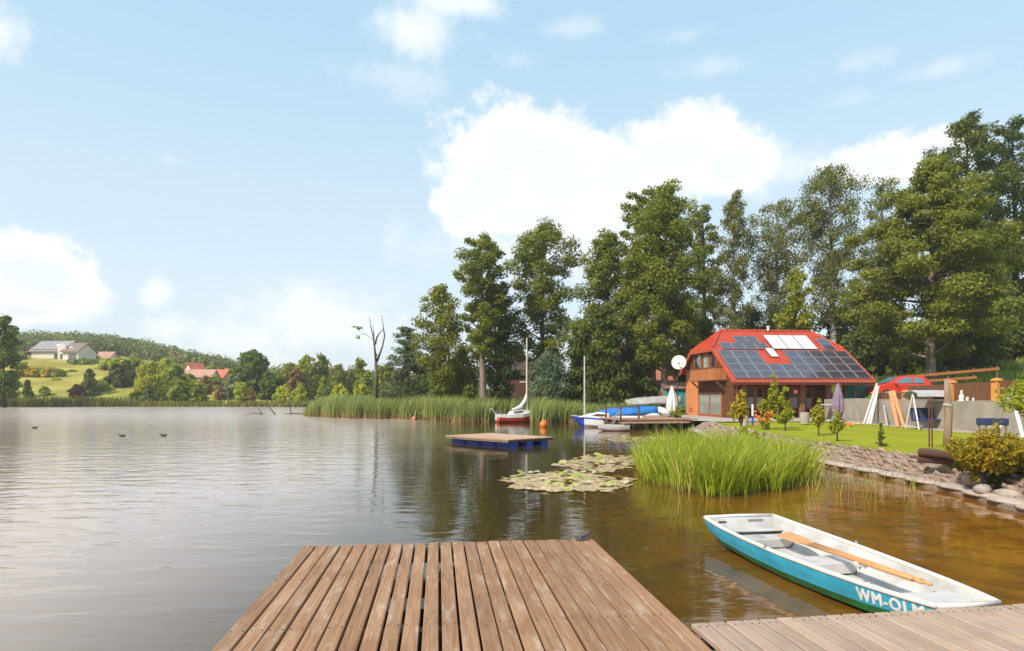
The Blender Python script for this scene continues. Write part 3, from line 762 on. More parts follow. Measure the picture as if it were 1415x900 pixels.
# wooded hill: one far mass of crowns
rs = np.random.RandomState(77)
C, RR_, cv = [], [], []
def crown(x, y, h, w):
    z = hz(x, y)
    for k in range(9):
        a = rs.rand()*6.28; r = w*0.55*rs.rand()**0.5
        C.append((x+r*math.cos(a), y+r*math.sin(a), z + h*(0.35+0.6*rs.rand()))); q = w*(0.35+0.3*rs.rand()); RR_.append((q, q, q*0.8))
        cv.append(min(1, max(0, v0*0.9+0.12*rs.rand())))
ridge_px = [(20, 470), (60, 466), (95, 462), (130, 466), (170, 474), (205, 480), (240, 487), (262, 491), (285, 494), (310, 500), (335, 506), (380, 513), (430, 517), (520, 516), (620, 512)]
for i in range(430):
    px = rs.uniform(-80, 640) if i > 90 else rs.uniform(0, 330)
    d = rs.uniform(235, 330) if i > 120 else rs.uniform(330, 372)
    if px > 380: d = rs.uniform(165, 260)
    x = (px-CX)/F*d
    v0 = rs.rand()
    tp = np.interp(px, [a for a, _ in ridge_px], [b_ for _, b_ in ridge_px])
    zt = CH + (HZ-tp)/F*d - rs.rand()*1.5 - (1.5 if d < 330 else 0)
    g_ = hz(x, d)
    hh_ = min(rs.uniform(9, 15), max(4.5, zt-g_))
    crown(x, d, hh_, rs.uniform(5.5, 9.5))
V, var = leaves(C, RR_, 105000, 1.3, rs, 0.7, 0, 0.7, np.array(cv))
LF['forest'] = leafmat('leaf_forest', (0.105, 0.145, 0.050), (0.170, 0.205, 0.058), (0.285, 0.270, 0.075), 0.35)
tag(quads('forest', V, LF['forest'], var), 'mixed green wood covering the far hillside', 'forest', kind='stuff')

# ------------------------------------------------------------------ reeds: curved blades
m, nt = newmat('reed_blades')
a = nt.n('ShaderNodeAttribute', attribute_name='pv').outputs['Fac']
h_ = nt.n('ShaderNodeAttribute', attribute_name='ph').outputs['Fac']
c = nt.mix(a, (0.19, 0.25, 0.05), (0.35, 0.37, 0.105))
stalk = nt.mix(a, (0.42, 0.25, 0.11), (0.30, 0.23, 0.08))       # dry tan stalks at the foot
c = nt.mix(nt.ramp(nt.math('ADD', h_, nt.math('MULTIPLY', a, 0.12)), 0.16, 0.42), stalk, c)
pp = nt.n('ShaderNodeBsdfPrincipled'); nt.l(c, pp.inputs['Base Color']); pp.inputs['Roughness'].default_value = 0.6
tt = nt.n('ShaderNodeBsdfTranslucent'); nt.l(c, tt.inputs[0]); xx = nt.n('ShaderNodeMixShader'); xx.inputs[0].default_value = 0.3
oo = nt.n('ShaderNodeOutputMaterial'); nt.l(pp.outputs[0], xx.inputs[1]); nt.l(tt.outputs[0], xx.inputs[2]); nt.l(xx.outputs[0], oo.inputs[0])
M_REED = m
m, nt = newmat('sweet_flag')
a = nt.n('ShaderNodeAttribute', attribute_name='pv').outputs['Fac']
h_ = nt.n('ShaderNodeAttribute', attribute_name='ph').outputs['Fac']
c = nt.mix(a, (0.275, 0.355, 0.016), (0.49, 0.52, 0.05))
c = nt.mix(nt.ramp(h_, 0.22, 0.0), c, (0.26, 0.27, 0.045))
c = nt.mix(nt.ramp(a, 1.2, 1.5), c, (0.46, 0.34, 0.12))
pp = nt.n('ShaderNodeBsdfPrincipled'); nt.l(c, pp.inputs['Base Color']); pp.inputs['Roughness'].default_value = 0.42
tt = nt.n('ShaderNodeBsdfTranslucent'); nt.l(c, tt.inputs[0]); xx = nt.n('ShaderNodeMixShader'); xx.inputs[0].default_value = 0.42
oo = nt.n('ShaderNodeOutputMaterial'); nt.l(pp.outputs[0], xx.inputs[1]); nt.l(tt.outputs[0], xx.inputs[2]); nt.l(xx.outputs[0], oo.inputs[0])
M_FLAG = m

def blades(name, P, Hh, Wd, mat_, rs, bend=0.35, seg=3, wind=(0.3, 0.1), tone=None, fan=None):
    n = len(P)
    a = rs.rand(n)*6.283; side = np.stack([np.cos(a), np.sin(a), np.zeros(n)], 1)
    dirv = np.stack([np.cos(a+1.57), np.sin(a+1.57), np.zeros(n)], 1)*rs.normal(size=n)[:, None]*bend + np.array([wind[0], wind[1], 0])*bend
    lean = rs.normal(size=(n, 3))*0.10; lean[:, 2] = 0
    if fan is not None:
        dirv = np.concatenate([fan, np.zeros((n, 1))], 1) + dirv*0.35
    quad, tone_, hv = [], [], []
    tn = rs.rand(n) if tone is None else tone
    def pt(t):
        return P + np.array([0, 0, 1.0])*(Hh*t*(1-0.10*np.abs(bend)*t*t))[:, None] + (lean*t + dirv*t**2.4)*Hh[:, None]
    ts = np.linspace(0, 1, seg+1)
    for i in range(seg):
        t0, t1 = ts[i], ts[i+1]
        w0, w1 = (1-t0**2.2), (1-t1**2.2)
        A, B = pt(t0), pt(t1)
        quad.append(np.stack([A-side*(Wd*w0/2)[:, None], A+side*(Wd*w0/2)[:, None], B+side*(Wd*max(w1, .05)/2)[:, None], B-side*(Wd*max(w1, .05)/2)[:, None]], 1))
        tone_.append(tn); hv.append(np.stack([np.full(n, t0), np.full(n, t0), np.full(n, t1), np.full(n, t1)], 1))
    return quads(name, np.concatenate(quad), mat_, np.concatenate(tone_), None, 4, np.concatenate(hv))

def scatter_band(n, rs, y0, y1, x0, x1, d0, d1):
    out = np.zeros((0, 2))
    while len(out) < n:
        x = rs.uniform(x0, x1, 40000); y = rs.uniform(y0, y1, 40000)
        d = sdist(x, y)
        wob = 0.8*np.sin(x*0.9+y*0.4) + 0.6*np.sin(x*2.3+1) 
        ok = (d > d0+wob*0.6) & (d < d1+wob)
        out = np.concatenate([out, np.stack([x[ok], y[ok]], 1)])
    return out[:n]
rs = np.random.RandomState(21)
P2 = scatter_band(30000, rs, 49, 76, -26, 9.5, -2.2, 5.5)
pxr = CX + F*P2[:, 0]/P2[:, 1]
keep = ~((P2[:, 0] > 3.0) & (P2[:, 1] < 50.6)) & (pxr > 424 + 5*np.sin(P2[:, 1])) & ~((pxr > 675) & (pxr < 733) & (P2[:, 1] < 56.4 + 0.5*np.sin(pxr*0.7)))
P2 = P2[keep]; n = len(P2)
P = np.stack([P2[:, 0], P2[:, 1], np.maximum(hgt(P2[:, 0], P2[:, 1]), -0.05)], 1)
rsz = 0.8 + 0.4*rs.rand(n)
patch = 0.5 + 0.5*np.sin(P2[:, 0]*0.55 + 1.3*np.sin(P2[:, 1]*0.4))
hgt_r = 0.90*rsz*(1.5 + 0.45*rs.rand(n) + 0.25*patch)*(1 - 0.25*ss(1.0, 6, P2[:, 0])) - np.clip(P[:, 2], 0, 0.6)*0.6
hgt_r = hgt_r*(0.35 + 0.65*ss(422, 446, pxr[keep] + 8*rs.rand(n)))
o = blades('reeds', P, hgt_r, 0.05 + 0.03*rs.rand(n), M_REED, rs, 0.22, 3, (0.5, 0.2), np.clip(0.5*patch + 0.5*rs.rand(n), 0, 1))
tag(o, 'wide belt of tall green reeds with tan feet along the shore behind the sailboats', 'reeds', kind='stuff')
P2 = scatter_band(9000, rs, 76, 128, -175, -10, -2.5, 3.0)
n = len(P2)
P = np.stack([P2[:, 0], P2[:, 1], np.maximum(hgt(P2[:, 0], P2[:, 1]), -0.05)], 1)
left = ss(-68, -78, P2[:, 0])
o = blades('reeds', P, (0.75 + 0.5*rs.rand(n) + 0.9*left), 0.16 + 0.1*rs.rand(n), LF['reed'], rs, 0.2, 2, (0.4, 0.1))
tag(o, 'low strip of reeds along the far shore under the hill', 'reeds', kind='stuff')

# bright sweet flag bed in front of the stone bank
rs = np.random.RandomState(31)
poly = [(3.25, 15.3), (3.7, 14.1), (4.3, 13.6), (5.0, 13.5), (5.9, 14.1), (7.1, 15.4), (8.2, 17.4), (8.2, 20.3), (6.5, 21.0), (4.3, 20.3), (3.3, 17.5)]
def inpoly(x, y):
    r_ = np.zeros(x.shape, bool)
    for i in range(len(poly)):
        ax, ay = poly[i]; bx, by = poly[(i+1) % len(poly)]
        r_ ^= ((ay > y) != (by > y)) & (x < (bx-ax)*(y-ay)/(by-ay+1e-9)+ax)
    return r_
x = rs.uniform(2.6, 9, 9000); y = rs.uniform(13, 21.3, 9000)
edge = 0.25*np.sin(x*5)+0.2*np.sin(y*4+x*2)
ok = inpoly(x+edge*0.6, y+edge)
cx_, cy2 = x[ok][:330], y[ok][:330]
ch = 0.70 + 0.42*rs.rand(len(cx_)); ct = rs.rand(len(cx_))
ci = rs.randint(0, len(cx_), 8200); n = len(ci)
off = rs.normal(size=(n, 2))*0.085
P = np.stack([cx_[ci]+off[:, 0], cy2[ci]+off[:, 1], np.full(n, -0.03)], 1)
hh_ = ch[ci]*(0.62 + 0.58*rs.rand(n)**0.7)*(1 - 0.20*ss(6.4, 8.6, P[:, 0]))*(1.02+0.10*np.sin(P[:, 0]*1.7+P[:, 1]))*1.02
fan = off/0.085*(0.16 + 0.30*rs.rand(n)[:, None]) + np.array([0.05, -0.02])
tn = np.where(rs.rand(n) < 0.035, 1.6, np.clip(0.55*ct[ci] + 0.45*rs.rand(n), 0, 1))
o = blades('sweet_flag', P, hh_, 0.018 + 0.022*rs.rand(n), M_FLAG, rs, 0.55, 6, (0.1, -0.05), tn, fan)
tag(o, 'dense bed of bright green sword-leaved plants growing in the shallows', 'water plants', kind='stuff')
# thin scattered shoots at its right flank
n = 160
x = rs.uniform(6.2, 9.0, n); y = rs.uniform(13.4, 16.8, n); k_ = x > 5.2+(y-13.4)*0.55
x, y = x[k_], y[k_]
o = blades('water_shoots', np.stack([x, y, np.full(len(x), -0.03)], 1), 0.25+0.4*rs.rand(len(x)), 0.014+0.008*rs.rand(len(x)), M_REED, rs, 0.4, 4, tone=rs.rand(len(x)))
tag(o, 'sparse thin shoots in the brown shallows beside the bright bed', 'water plants', kind='stuff')

# grass tufts spilling over the stone bank and along the lawn edge
n = 9000
y = rs.uniform(11, 37, n)**1.0; xs_ = np.interp(y, LAKE[:12, 1], LAKE[:12, 0])
tuft = (np.sin(y*3.1)+np.sin(y*7.7+1)+np.sin(y*1.3)) > -0.6
y, xs_ = y[tuft], xs_[tuft]; n = len(y)
x = xs_ + 0.93 + np.abs(rs.normal(size=n))*0.22
o = blades('bank_grass', np.stack([x, y, np.full(n, 0.46)], 1), 0.07+0.12*rs.rand(n), 0.012+0.008*rs.rand(n), M_FLAG, rs, 0.5, 2, (-0.4, -0.2), rs.rand(n)*0.6)
tag(o, 'ragged grass fringe where the lawn meets the stone bank', 'grass', kind='stuff')
# long grass on the slope at the right and round the wooden rails, and behind the boats
n = 9000
x = rs.uniform(24, 48, n); y = rs.uniform(34, 60, n)
P = np.stack([x, y, hgt(x, y)], 1)
o = blades('slope_grass', P, 0.25+0.35*rs.rand(n), 0.05+0.03*rs.rand(n), M_FLAG, rs, 0.5, 2)
tag(o, 'rough green grass on the slope behind the brown fence', 'grass', kind='stuff')
n = 9000
x = rs.uniform(5, 14.5, n); y = rs.uniform(46, 60, n); k_ = (sdist(x, y) > 0.1) & ((y > 51.5) | (x < 11.0)) & ~((x > 6) & (y < 48.5)) & ~((x > 11.4) & (y < 57))
x, y = x[k_], y[k_]; n = len(x)
o = blades('bank_grass', np.stack([x, y, hgt(x, y)], 1), 0.25+0.45*rs.rand(n), 0.04+0.03*rs.rand(n), LF['bright'], rs, 0.5, 2)
tag(o, 'rough grass behind the pier and the covered boats', 'grass', kind='stuff')
# ------------------------------------------------------------------ shared materials
def plank_mat(name, c1, c2, c3_, along=1, dark=0.0):
    if name in MATS: return MATS[name]
    m, nt = newmat(name)
    tc = nt.n('ShaderNodeTexCoord').outputs['Object']
    a = nt.n('ShaderNodeAttribute', attribute_name='pv').outputs['Fac']
    off = nt.n('ShaderNodeCombineXYZ'); nt.l(nt.math('MULTIPLY', a, 37.0), off.inputs[0]); nt.l(nt.math('MULTIPLY', a, 91.0), off.inputs[1])
    v = nt.n('ShaderNodeVectorMath', operation='ADD'); nt.l(tc, v.inputs[0]); nt.l(off.outputs[0], v.inputs[1])
    v = v.outputs[0]
    st = [28, 28, 28]; st[along] = 1.1
    grain = nt.noise(nt.mapping(v, st), 1.6, 6, 0.65, 0.6)
    st2 = [5, 5, 5]; st2[along] = 0.9
    blot = nt.noise(nt.mapping(v, st2), 1.3, 5, 0.6)
    spot = nt.noise(v, 26, 3, 0.6)
    worn = nt.noise(nt.mapping(tc, (1.4, 1.4, 1.4)), 1.0, 5, 0.62)
    c = nt.mix(nt.ramp(grain, 0.30, 0.72), c1, c2)
    c = nt.mix(nt.math('MULTIPLY', nt.ramp(blot, 0.45, 0.75), 0.75), c, c3_)
    c = nt.mix(nt.math('MULTIPLY', nt.ramp(worn, 0.50, 0.72), 0.40), c, tuple(x*0.62 for x in c1))
    crk = nt.noise(nt.mapping(v, [q*1.6 if q > 2 else q*.5 for q in st]), 2.4, 4, 0.7)
    c = nt.mix(nt.math('MULTIPLY', nt.ramp(crk, 0.63, 0.70), 0.75), c, tuple(x*0.30 for x in c1))
    pale = nt.noise(nt.mapping(v, st2), 2.6, 6, 0.7)
    c = nt.mix(nt.math('MULTIPLY', nt.ramp(pale, 0.54, 0.70), 0.50), c, (0.48, 0.385, 0.305))
    c = nt.mix(nt.math('MULTIPLY', nt.ramp(spot, 0.64, 0.76), 0.55), c, tuple(min(0.8, x*1.55) for x in c2))
    k = nt.math('MULTIPLY_ADD', a, 0.26, 0.84)
    sc_ = nt.n('ShaderNodeVectorMath', operation='SCALE'); nt.l(c, sc_.inputs[0]); nt.l(k, sc_.inputs['Scale'])
    h = nt.math('MULTIPLY_ADD', grain, 1.0, nt.math('MULTIPLY', spot, 0.3))
    pbsdf(nt, sc_.outputs[0], 0.78, 0, nt.bump(h, 0.7, 0.006), 0.25)
    MATS[name] = m
    return m
WHITE = mat('white_paint', (0.78, 0.78, 0.76), (0.68, 0.68, 0.66), 3, 0.35, coat=0.2)
WHITE_MATT = mat('white_cloth', (0.74, 0.71, 0.68), (0.62, 0.59, 0.56), 4, 0.85, 0.02)
STEEL = mat('galvanised_steel', (0.55, 0.56, 0.58), (0.42, 0.43, 0.45), 8, 0.4, metal=0.8)
DARKMETAL = mat('dark_metal', (0.05, 0.045, 0.045), (0.03, 0.028, 0.028), 8, 0.5)
RUST = mat('rusty_iron', (0.14, 0.06, 0.035), (0.08, 0.035, 0.022), 8, 0.85, 0.01)
ORANGEWOOD = mat('orange_stained_wood', (0.34, 0.13, 0.04), (0.24, 0.085, 0.025), 5, 0.6, 0.01, stretch=(0.4, 4, 4))
BROWNWOOD = mat('brown_wood', (0.20, 0.085, 0.04), (0.13, 0.055, 0.028), 5, 0.65, 0.01, stretch=(3, 3, 0.4))
GREYWOOD = mat('grey_weathered_wood', (0.34, 0.26, 0.21), (0.22, 0.165, 0.13), 5, 0.85, 0.02, stretch=(3, 3, 0.3))
DARKWOOD = mat('dark_wet_wood', (0.09, 0.06, 0.042), (0.05, 0.034, 0.025), 5, 0.8, 0.02)
TEAL = mat('teal_paint', (0.055, 0.34, 0.33), (0.04, 0.26, 0.26), 3, 0.6, 0.01)
TARPBLUE = mat('blue_tarpaulin', (0.03, 0.22, 0.62), (0.02, 0.15, 0.48), 2.5, 0.5, 0.03)
TARPGREY = mat('grey_tarpaulin', (0.42, 0.40, 0.38), (0.30, 0.285, 0.27), 2.5, 0.7, 0.05)
NAVY = mat('navy_fabric', (0.035, 0.05, 0.13), (0.025, 0.035, 0.09), 6, 0.8, 0.01)
def glassmat(name, c, rough=0.05):
    if name in MATS: return MATS[name]
    m, nt = newmat(name); pbsdf(nt, c, rough, 0, None, 0.8, 0.3); MATS[name] = m; return m
GLASS = glassmat('window_glass', (0.04, 0.05, 0.055))
CURTAIN_GLASS = glassmat('curtained_glass', (0.25, 0.27, 0.235), 0.12)

def chamfer_plank(b, L0, L1, c, w, h, ztop, along=1, ch=0.006, dz=0.0):
    """board running along axis `along` from L0 to L1, centred on c across"""
    pr = [(-w/2, -h), (w/2, -h), (w/2, -ch), (w/2-ch, 0), (-w/2+ch, 0), (-w/2, -ch)]
    vs = []
    for L in (L0, L1):
        for q, z in pr:
            p = (c+q, L, ztop+z+dz) if along == 1 else (L, c+q, ztop+z+dz)
            vs.append(p)
    n = len(pr)
    b.add(vs, [tuple(range(n)), tuple(range(n, 2*n))[::-1]] + [(i, n+i, n+(i+1) % n, (i+1) % n) for i in range(n)])

# ------------------------------------------------------------------ dock and walkway in the foreground
DZ = 0.45
A0 = gp(424.5, 750, DZ); A1 = gp(822.5, 748.5, DZ)
ang_d = math.atan2(A1.y-A0.y, A1.x-A0.x)
dockdir = 6.45
wd = (A1-A0).length
root = thing('wooden_dock', 'reddish brown weathered plank dock running out from the bottom of the photo', 'dock', ((A0.x+A1.x)/2, (A0.y+A1.y)/2, 0), R(dockdir))
PL = plank_mat('dock_planks', (0.255, 0.128, 0.064), (0.385, 0.220, 0.128), (0.41, 0.275, 0.18))
b = MB(); rg = random.Random(4)
N_ = 24; pitch = wd/N_
for i in range(N_):
    c = -wd/2 + pitch*(i+0.5)
    gap = 0.011 + 0.013*math.exp(-((i-9)/3.5)**2) + rg.uniform(-0.002, 0.006)
    b.var = rg.random()
    chamfer_plank(b, -9.6, rg.uniform(-0.012, 0.012), c+rg.uniform(-0.004, 0.004), pitch-gap, 0.034, DZ, dz=rg.uniform(-0.004, 0.0))
for q in range(len(b.v)):                 # boards bow a little along their length
    px_, py_, pz_ = b.v[q]; b.v[q] = (px_, py_, pz_)
b.cur = 1
for i in range(N_):
    for y in (-0.10, -1.35, -2.62, -3.9, -5.2):
        for s in (-.3, .3):
            b.tube([(-wd/2+pitch*(i+.5)+s*pitch+rg.uniform(-.006, .006), y+rg.uniform(-.015, .015), DZ-.01), (-wd/2+pitch*(i+.5)+s*pitch+rg.uniform(-.006, .006), y, DZ+.0012)], .0055, 6)
b.build('deck', [PL, DARKMETAL], root)
b = MB()
FR = plank_mat('dock_frame', (0.17, 0.115, 0.075), (0.22, 0.15, 0.10), (0.12, 0.08, 0.055), 0)
for j, y in enumerate((-0.10, -1.35, -2.62, -3.9, -5.2, -6.5, -7.8, -9.1)):
    b.var = rg.random()
    b.box((0, y, DZ-0.115), (wd-0.06, 0.09, 0.15))
b.build('cross_beam', FR, root)
for s in (-1, 1):
    b = MB(); b.var = 0.4; b.box((s*(wd/2-0.02), -4.8, DZ-0.110), (0.045, 9.5, 0.14)); b.build('edge_beam', plank_mat('dock_edge', (0.20, 0.13, 0.085), (0.27, 0.18, 0.12), (0.15, 0.10, 0.07), 1), root)
    for y in (-0.35, -3.2, -6.4):
        b = MB(); b.tube([(s*(wd/2-0.16), y, -1.6), (s*(wd/2-0.16), y, DZ-0.19)], 0.08, 10); b.build('post', DARKWOOD, root, smooth=False)
for s in (-1, 0, 1):
    for y in (-1.2, -4.0, -7.0):
        b = MB(); b.tube([(s*1.0, y-0.9, 0.02), (s*1.0, y+0.9, 0.02)], 0.24, 12)
        b.build('float_drum', mat('black_plastic', (0.03, 0.03, 0.035), (0.02, 0.02, 0.02), 4, 0.5), root, smooth=False)
# iron mooring hook on the far right corner
b = MB()
hx = wd/2-0.11
b.box((hx-0.03, -0.05, DZ+0.010), (0.13, 0.07, 0.014))
b.tube([(hx-0.05, -0.05, DZ+0.012), (hx-0.03, -0.05, DZ+0.05), (hx+0.03, -0.05, DZ+0.055), (hx+0.065, -0.05, DZ+0.10)], [0.022, 0.024, 0.022, 0.010], 8)
b.build('mooring_hook', mat('old_iron', (0.10, 0.095, 0.11), (0.06, 0.055, 0.06), 20, 0.6), root)

B0 = gp(948, 861, DZ); B1 = gp(1415, 834, DZ)
wdir = math.atan2(B1.y-B0.y, B1.x-B0.x)
root = thing('plank_walkway', 'paler grey-brown plank walkway leading right from the dock beside the rowboat', 'walkway', (B0.x, B0.y, 0), wdir)
PL2 = plank_mat('walkway_planks', (0.38, 0.262, 0.195), (0.48, 0.355, 0.275), (0.40, 0.255, 0.17))
b = MB(); x = 0.03
# the boards run slightly askew to the walkway's edge
sk = R(dockdir) - wdir
b2 = MB()
while x < 7.6:
    for y in (-.08, -1.2):
        for s in (.3, .7):
            b.cur = 1; b.tube([(x+.135*s-math.sin(sk+R(1.2))*y, y+rg.uniform(-.012, .012), DZ-.015), (x+.135*s-math.sin(sk+R(1.2))*y, y, DZ-.0005)], .0055, 6); b.cur = 0
    w = 0.135+rg.uniform(-0.004, 0.004); b.var = rg.random()
    xc = x+w/2; L = 2.3; y1 = rg.uniform(-0.008, 0.008)
    n0 = len(b.v)
    chamfer_plank(b, -L, y1, 0, w-0.016, 0.034, DZ-0.003, dz=rg.uniform(-0.003, 0.002))
    tw = sk*(1.0) + R(1.2)
    for q in range(n0, len(b.v)):
        px_, py_, pz_ = b.v[q]
        b.v[q] = (xc + px_ - math.sin(tw)*py_, py_, pz_)
    x += w
b.build('deck', [PL2, DARKMETAL], root)
for y in (-0.06, -1.2, -2.2):
    b = MB(); b.var = 0.5; b.beam((0.1, y, DZ-0.11), (7.6, y, DZ-0.11), 0.06, 0.13); b.build('joist', FR, root)
for x in (0.5, 3.2, 6.2):
    for y in (-0.14, -2.1):
        b = MB(); b.tube([(x, y, -1.4), (x, y, DZ-0.176)], 0.075, 10); b.build('post', DARKWOOD, root)

# ------------------------------------------------------------------ boats
def hull_pts(L, st, ns, half):
    """st: stations (t, beam, keel z, gunwale z, chine frac); half-section points from gunwale to keel"""
    T_ = [s[0] for s in st]
    out = []
    for i in range(ns+1):
        t = i/ns
        bm_, zk, zg, cf = (np.interp(t, T_, [s[k] for s in st]) for k in (1, 2, 3, 4))
        x = t*L
        row = []
        for u, wq in half:               # u: 0 gunwale..1 keel height; wq: width fraction
            row.append((x + (st[0][5] if len(st[0]) > 5 else 0)*(u)*(1-t)**6, bm_*(wq if u < 1 else 0)*1.0, zg + (zk-zg)*u))
        out.append(row)
    return out
HALF = [(0, 1.0), (0.25, 0.975), (0.50, 0.93), (0.72, 0.84), (0.88, 0.62), (1.0, 0.0)]
def smooth_st(st, n=24):
    return st
def hull(b, P, mats=(0, 0, 1, 1, 1), sides=(1, -1), ends=True, endm=0):
    nr = len(P[0])
    for s in sides:
        vs = [(x, s*y, z) for row in P for x, y, z in row]
        for r in range(nr-1):
            fs = []
            for i in range(len(P)-1):
                fs.append((i*nr+r, i*nr+r+1, (i+1)*nr+r+1, (i+1)*nr+r))
            b.cur = mats[r]; b.add(vs, fs)
    if ends:
        for row in (P[0], P[-1]):
            for r in range(nr-1):
                a, c = row[r], row[r+1]
                b.cur = mats[r]
                b.add([a, (a[0], -a[1], a[2]), (c[0], -c[1], c[2]), c], [(0, 1, 2, 3)])
    b.cur = 0
BLUE = mat('boat_blue', (0.045, 0.41, 0.58), (0.035, 0.30, 0.44), 3.0, 0.38, coat=0.15, detail=9)
GREEN = mat('boat_green', (0.014, 0.25, 0.075), (0.035, 0.13, 0.05), 3.5, 0.4, coat=0.2)
GELCOAT = mat('boat_white', (0.58, 0.565, 0.55), (0.40, 0.385, 0.36), 2.2, 0.45, 0.001, detail=9)
GREYPAD = mat('grey_pad', (0.36, 0.36, 0.38), (0.28, 0.28, 0.30), 12, 0.8)
stern = Vector((3.285, 9.42, 0)); bow = Vector((3.885, 5.55, 0))
bl = (bow-stern).length
root = thing('rowboat', 'turquoise and green rowboat with white inside moored beside the walkway', 'boat', stern, math.atan2(bow.y-stern.y, bow.x-stern.x))
ST = [(0, .545, .04, .350, .6, 0.16), (.12, .585, -.04, .328, .6), (.3, .60, -.07, .312, .6), (.5, .585, -.08, .302, .6), (.68, .53, -.07, .302, .6), (.82, .465, -.05, .306, .6), (.92, .395, 0, .311, .6), (.97, .35, .05, .314, .6), (1.0, .31, .08, .316, .6)]
PH = hull_pts(bl, ST, 40, HALF)
b = MB(); hull(b, PH, (0, 0, 1, 1, 1)); b.build('hull', [BLUE, GREEN], root, smooth=False)
# inner skin: sloping white sides down to a floor
INNER = [(0.0, 0.985), (0.06, 0.955), (0.5, 0.86), (0.80, 0.70), (0.82, 0.0)]
PI_ = hull_pts(bl-0.12, [(s[0], s[1]*0.975, max(s[2], -0.04), s[3]+0.002, .6, 0.16) for s in ST], 30, INNER)
PI_ = [[(x+0.05, y, z) for x, y, z in row] for row in PI_]
for row in PI_: row[-1] = (row[-1][0], 0.0, row[-1][2])
b = MB(); hull(b, PI_, (0, 0, 0, 0)); b.build('inner_liner', GELCOAT, root, recalc=False)
b = MB()
rail = [(p[0][0], p[0][1]*0.97, p[0][2]) for p in PH]
for s in (1, -1): b.tube([(x, s*y, z+0.004) for x, y, z in rail], 0.026, 8)
b.tube([(0, -.545*.97, .354), (-0.025, 0, .36), (0, .545*.97, .354)], 0.027, 8)
b.tube([(bl, -.30, .32), (bl+0.03, 0, .322), (bl, .30, .32)], 0.026, 8)
b.build('gunwale', mat('gunwale_cream', (0.76, 0.69, 0.64), (0.66, 0.58, 0.53), 5, 0.45), root, smooth=True)
def bench(x0, x1, z, th, name='bench'):
    b = MB()
    w0 = np.interp(x0/bl, [s[0] for s in ST], [s[1] for s in ST])*0.86; w1 = np.interp(x1/bl, [s[0] for s in ST], [s[1] for s in ST])*0.86
    k = 1.0 if th < .1 else .74
    b.add([(x0, -w0*k, z-th), (x1, -w1*k, z-th), (x1, w1*k, z-th), (x0, w0*k, z-th), (x0, -w0, z), (x1, -w1, z), (x1, w1, z), (x0, w0, z)],
          [(3, 2, 1, 0), (4, 5, 6, 7), (0, 1, 5, 4), (1, 2, 6, 5), (2, 3, 7, 6), (3, 0, 4, 7)])
    return b.build(name, GELCOAT, root, bevel=0.012)
bench(0.10, 0.34, 0.225, 0.03, 'stern_seat'); bench(0.34, 0.66, 0.165, 0.12, 'stern_locker'); bench(1.62, 1.98, 0.175, 0.13, 'bench'); bench(3.30, 3.86, 0.245, 0.03, 'bow_deck')
b = MB(); b.box((0.078, 0.20, 0.295), (0.014, 0.22, 0.075), rot=(0, R(24), 0)); b.build('motor_pad', GREYPAD, root)
b = MB(); b.box((0.080, -0.30, 0.300), (0.03, 0.11, 0.016)); b.build('stern_handle', DARKMETAL, root)
b = MB(); b.lathe([(0.07, 0), (0.07, 0.006), (0.0, 0.008)], 14, (0.50, 0.02, 0.166)); b.build('locker_cap', GREYPAD, root)
for s, x in ((-1, 1.38),):
    b = MB(); b.box((x, s*0.535, 0.25), (0.14, 0.02, 0.03)); b.build('side_grip', GREYPAD, root)
for s in (1, -1):
    b = MB(); b.lathe([(0.022, 0), (0.022, 0.03), (0.012, 0.035), (0.012, 0.05)], 10, (1.72, s*0.585, 0.318)); b.build('oarlock_socket', STEEL, root)
# registration letters bent onto the left side (towards the dock)
cu = bpy.data.curves.new('lettering', 'FONT'); cu.body = 'WM-OLM'; cu.size = 0.20; cu.extrude = 0.0; cu.space_character = 1.18
fo = bpy.data.objects.new('lettering', cu); COL.objects.link(fo)
dg = bpy.context.evaluated_depsgraph_get(); dg.update()
me = bpy.data.meshes.new_from_object(fo.evaluated_get(dg))
bpy.data.objects.remove(fo)
side = -1    # local -Y is the side facing the dock
x_start, zfrac0 = 3.14, 0.0
def bold(me):                             # thicken the strokes: copies of the letters set a little apart
    vs = [v.co.copy() for v in me.vertices]; fs = [tuple(p.vertices) for p in me.polygons]; V_, F_ = [], []
    for k, (dx, dy) in enumerate(((0, 0), (.010, 0), (-.010, 0), (0, .008), (0, -.008), (.007, .006), (-.007, -.006))):
        n0 = len(V_); V_ += [(v.x+dx, v.y+dy, k) for v in vs]; F_ += [tuple(i+n0 for i in f) for f in fs]
    out = bpy.data.meshes.new('registration_text'); out.from_pydata(V_, [], F_); return out
wtxt = max(v.co.x for v in me.vertices)
def hull_side(x, u):
    t = min(max(x/bl, 0), 1)
    bm_, zk, zg = (np.interp(t, [s[0] for s in ST], [s[k] for s in ST]) for k in (1, 2, 3))
    wq = np.interp(u, [h[0] for h in HALF], [h[1] for h in HALF])
    return Vector((x, side*(bm_*wq + 0.004), zg + (zk-zg)*u))
TXT_LEN = 0.68
import bmesh
bm = bmesh.new(); bm.from_mesh(me); bmesh.ops.triangulate(bm, faces=bm.faces, ngon_method='EAR_CLIP'); bm.to_mesh(me); bm.free()
me = bold(me)
for v in me.vertices:
    K_ = v.co.z
    X, Y = v.co.x/wtxt*TXT_LEN, v.co.y
    v.co = hull_side(x_start + X, 0.425 - Y/0.14*0.33) + Vector((0, side*0.0006*K_, 0))
me.materials.clear(); me.materials.append(WHITE); me.update()
lt = link('registration_text', me, root)

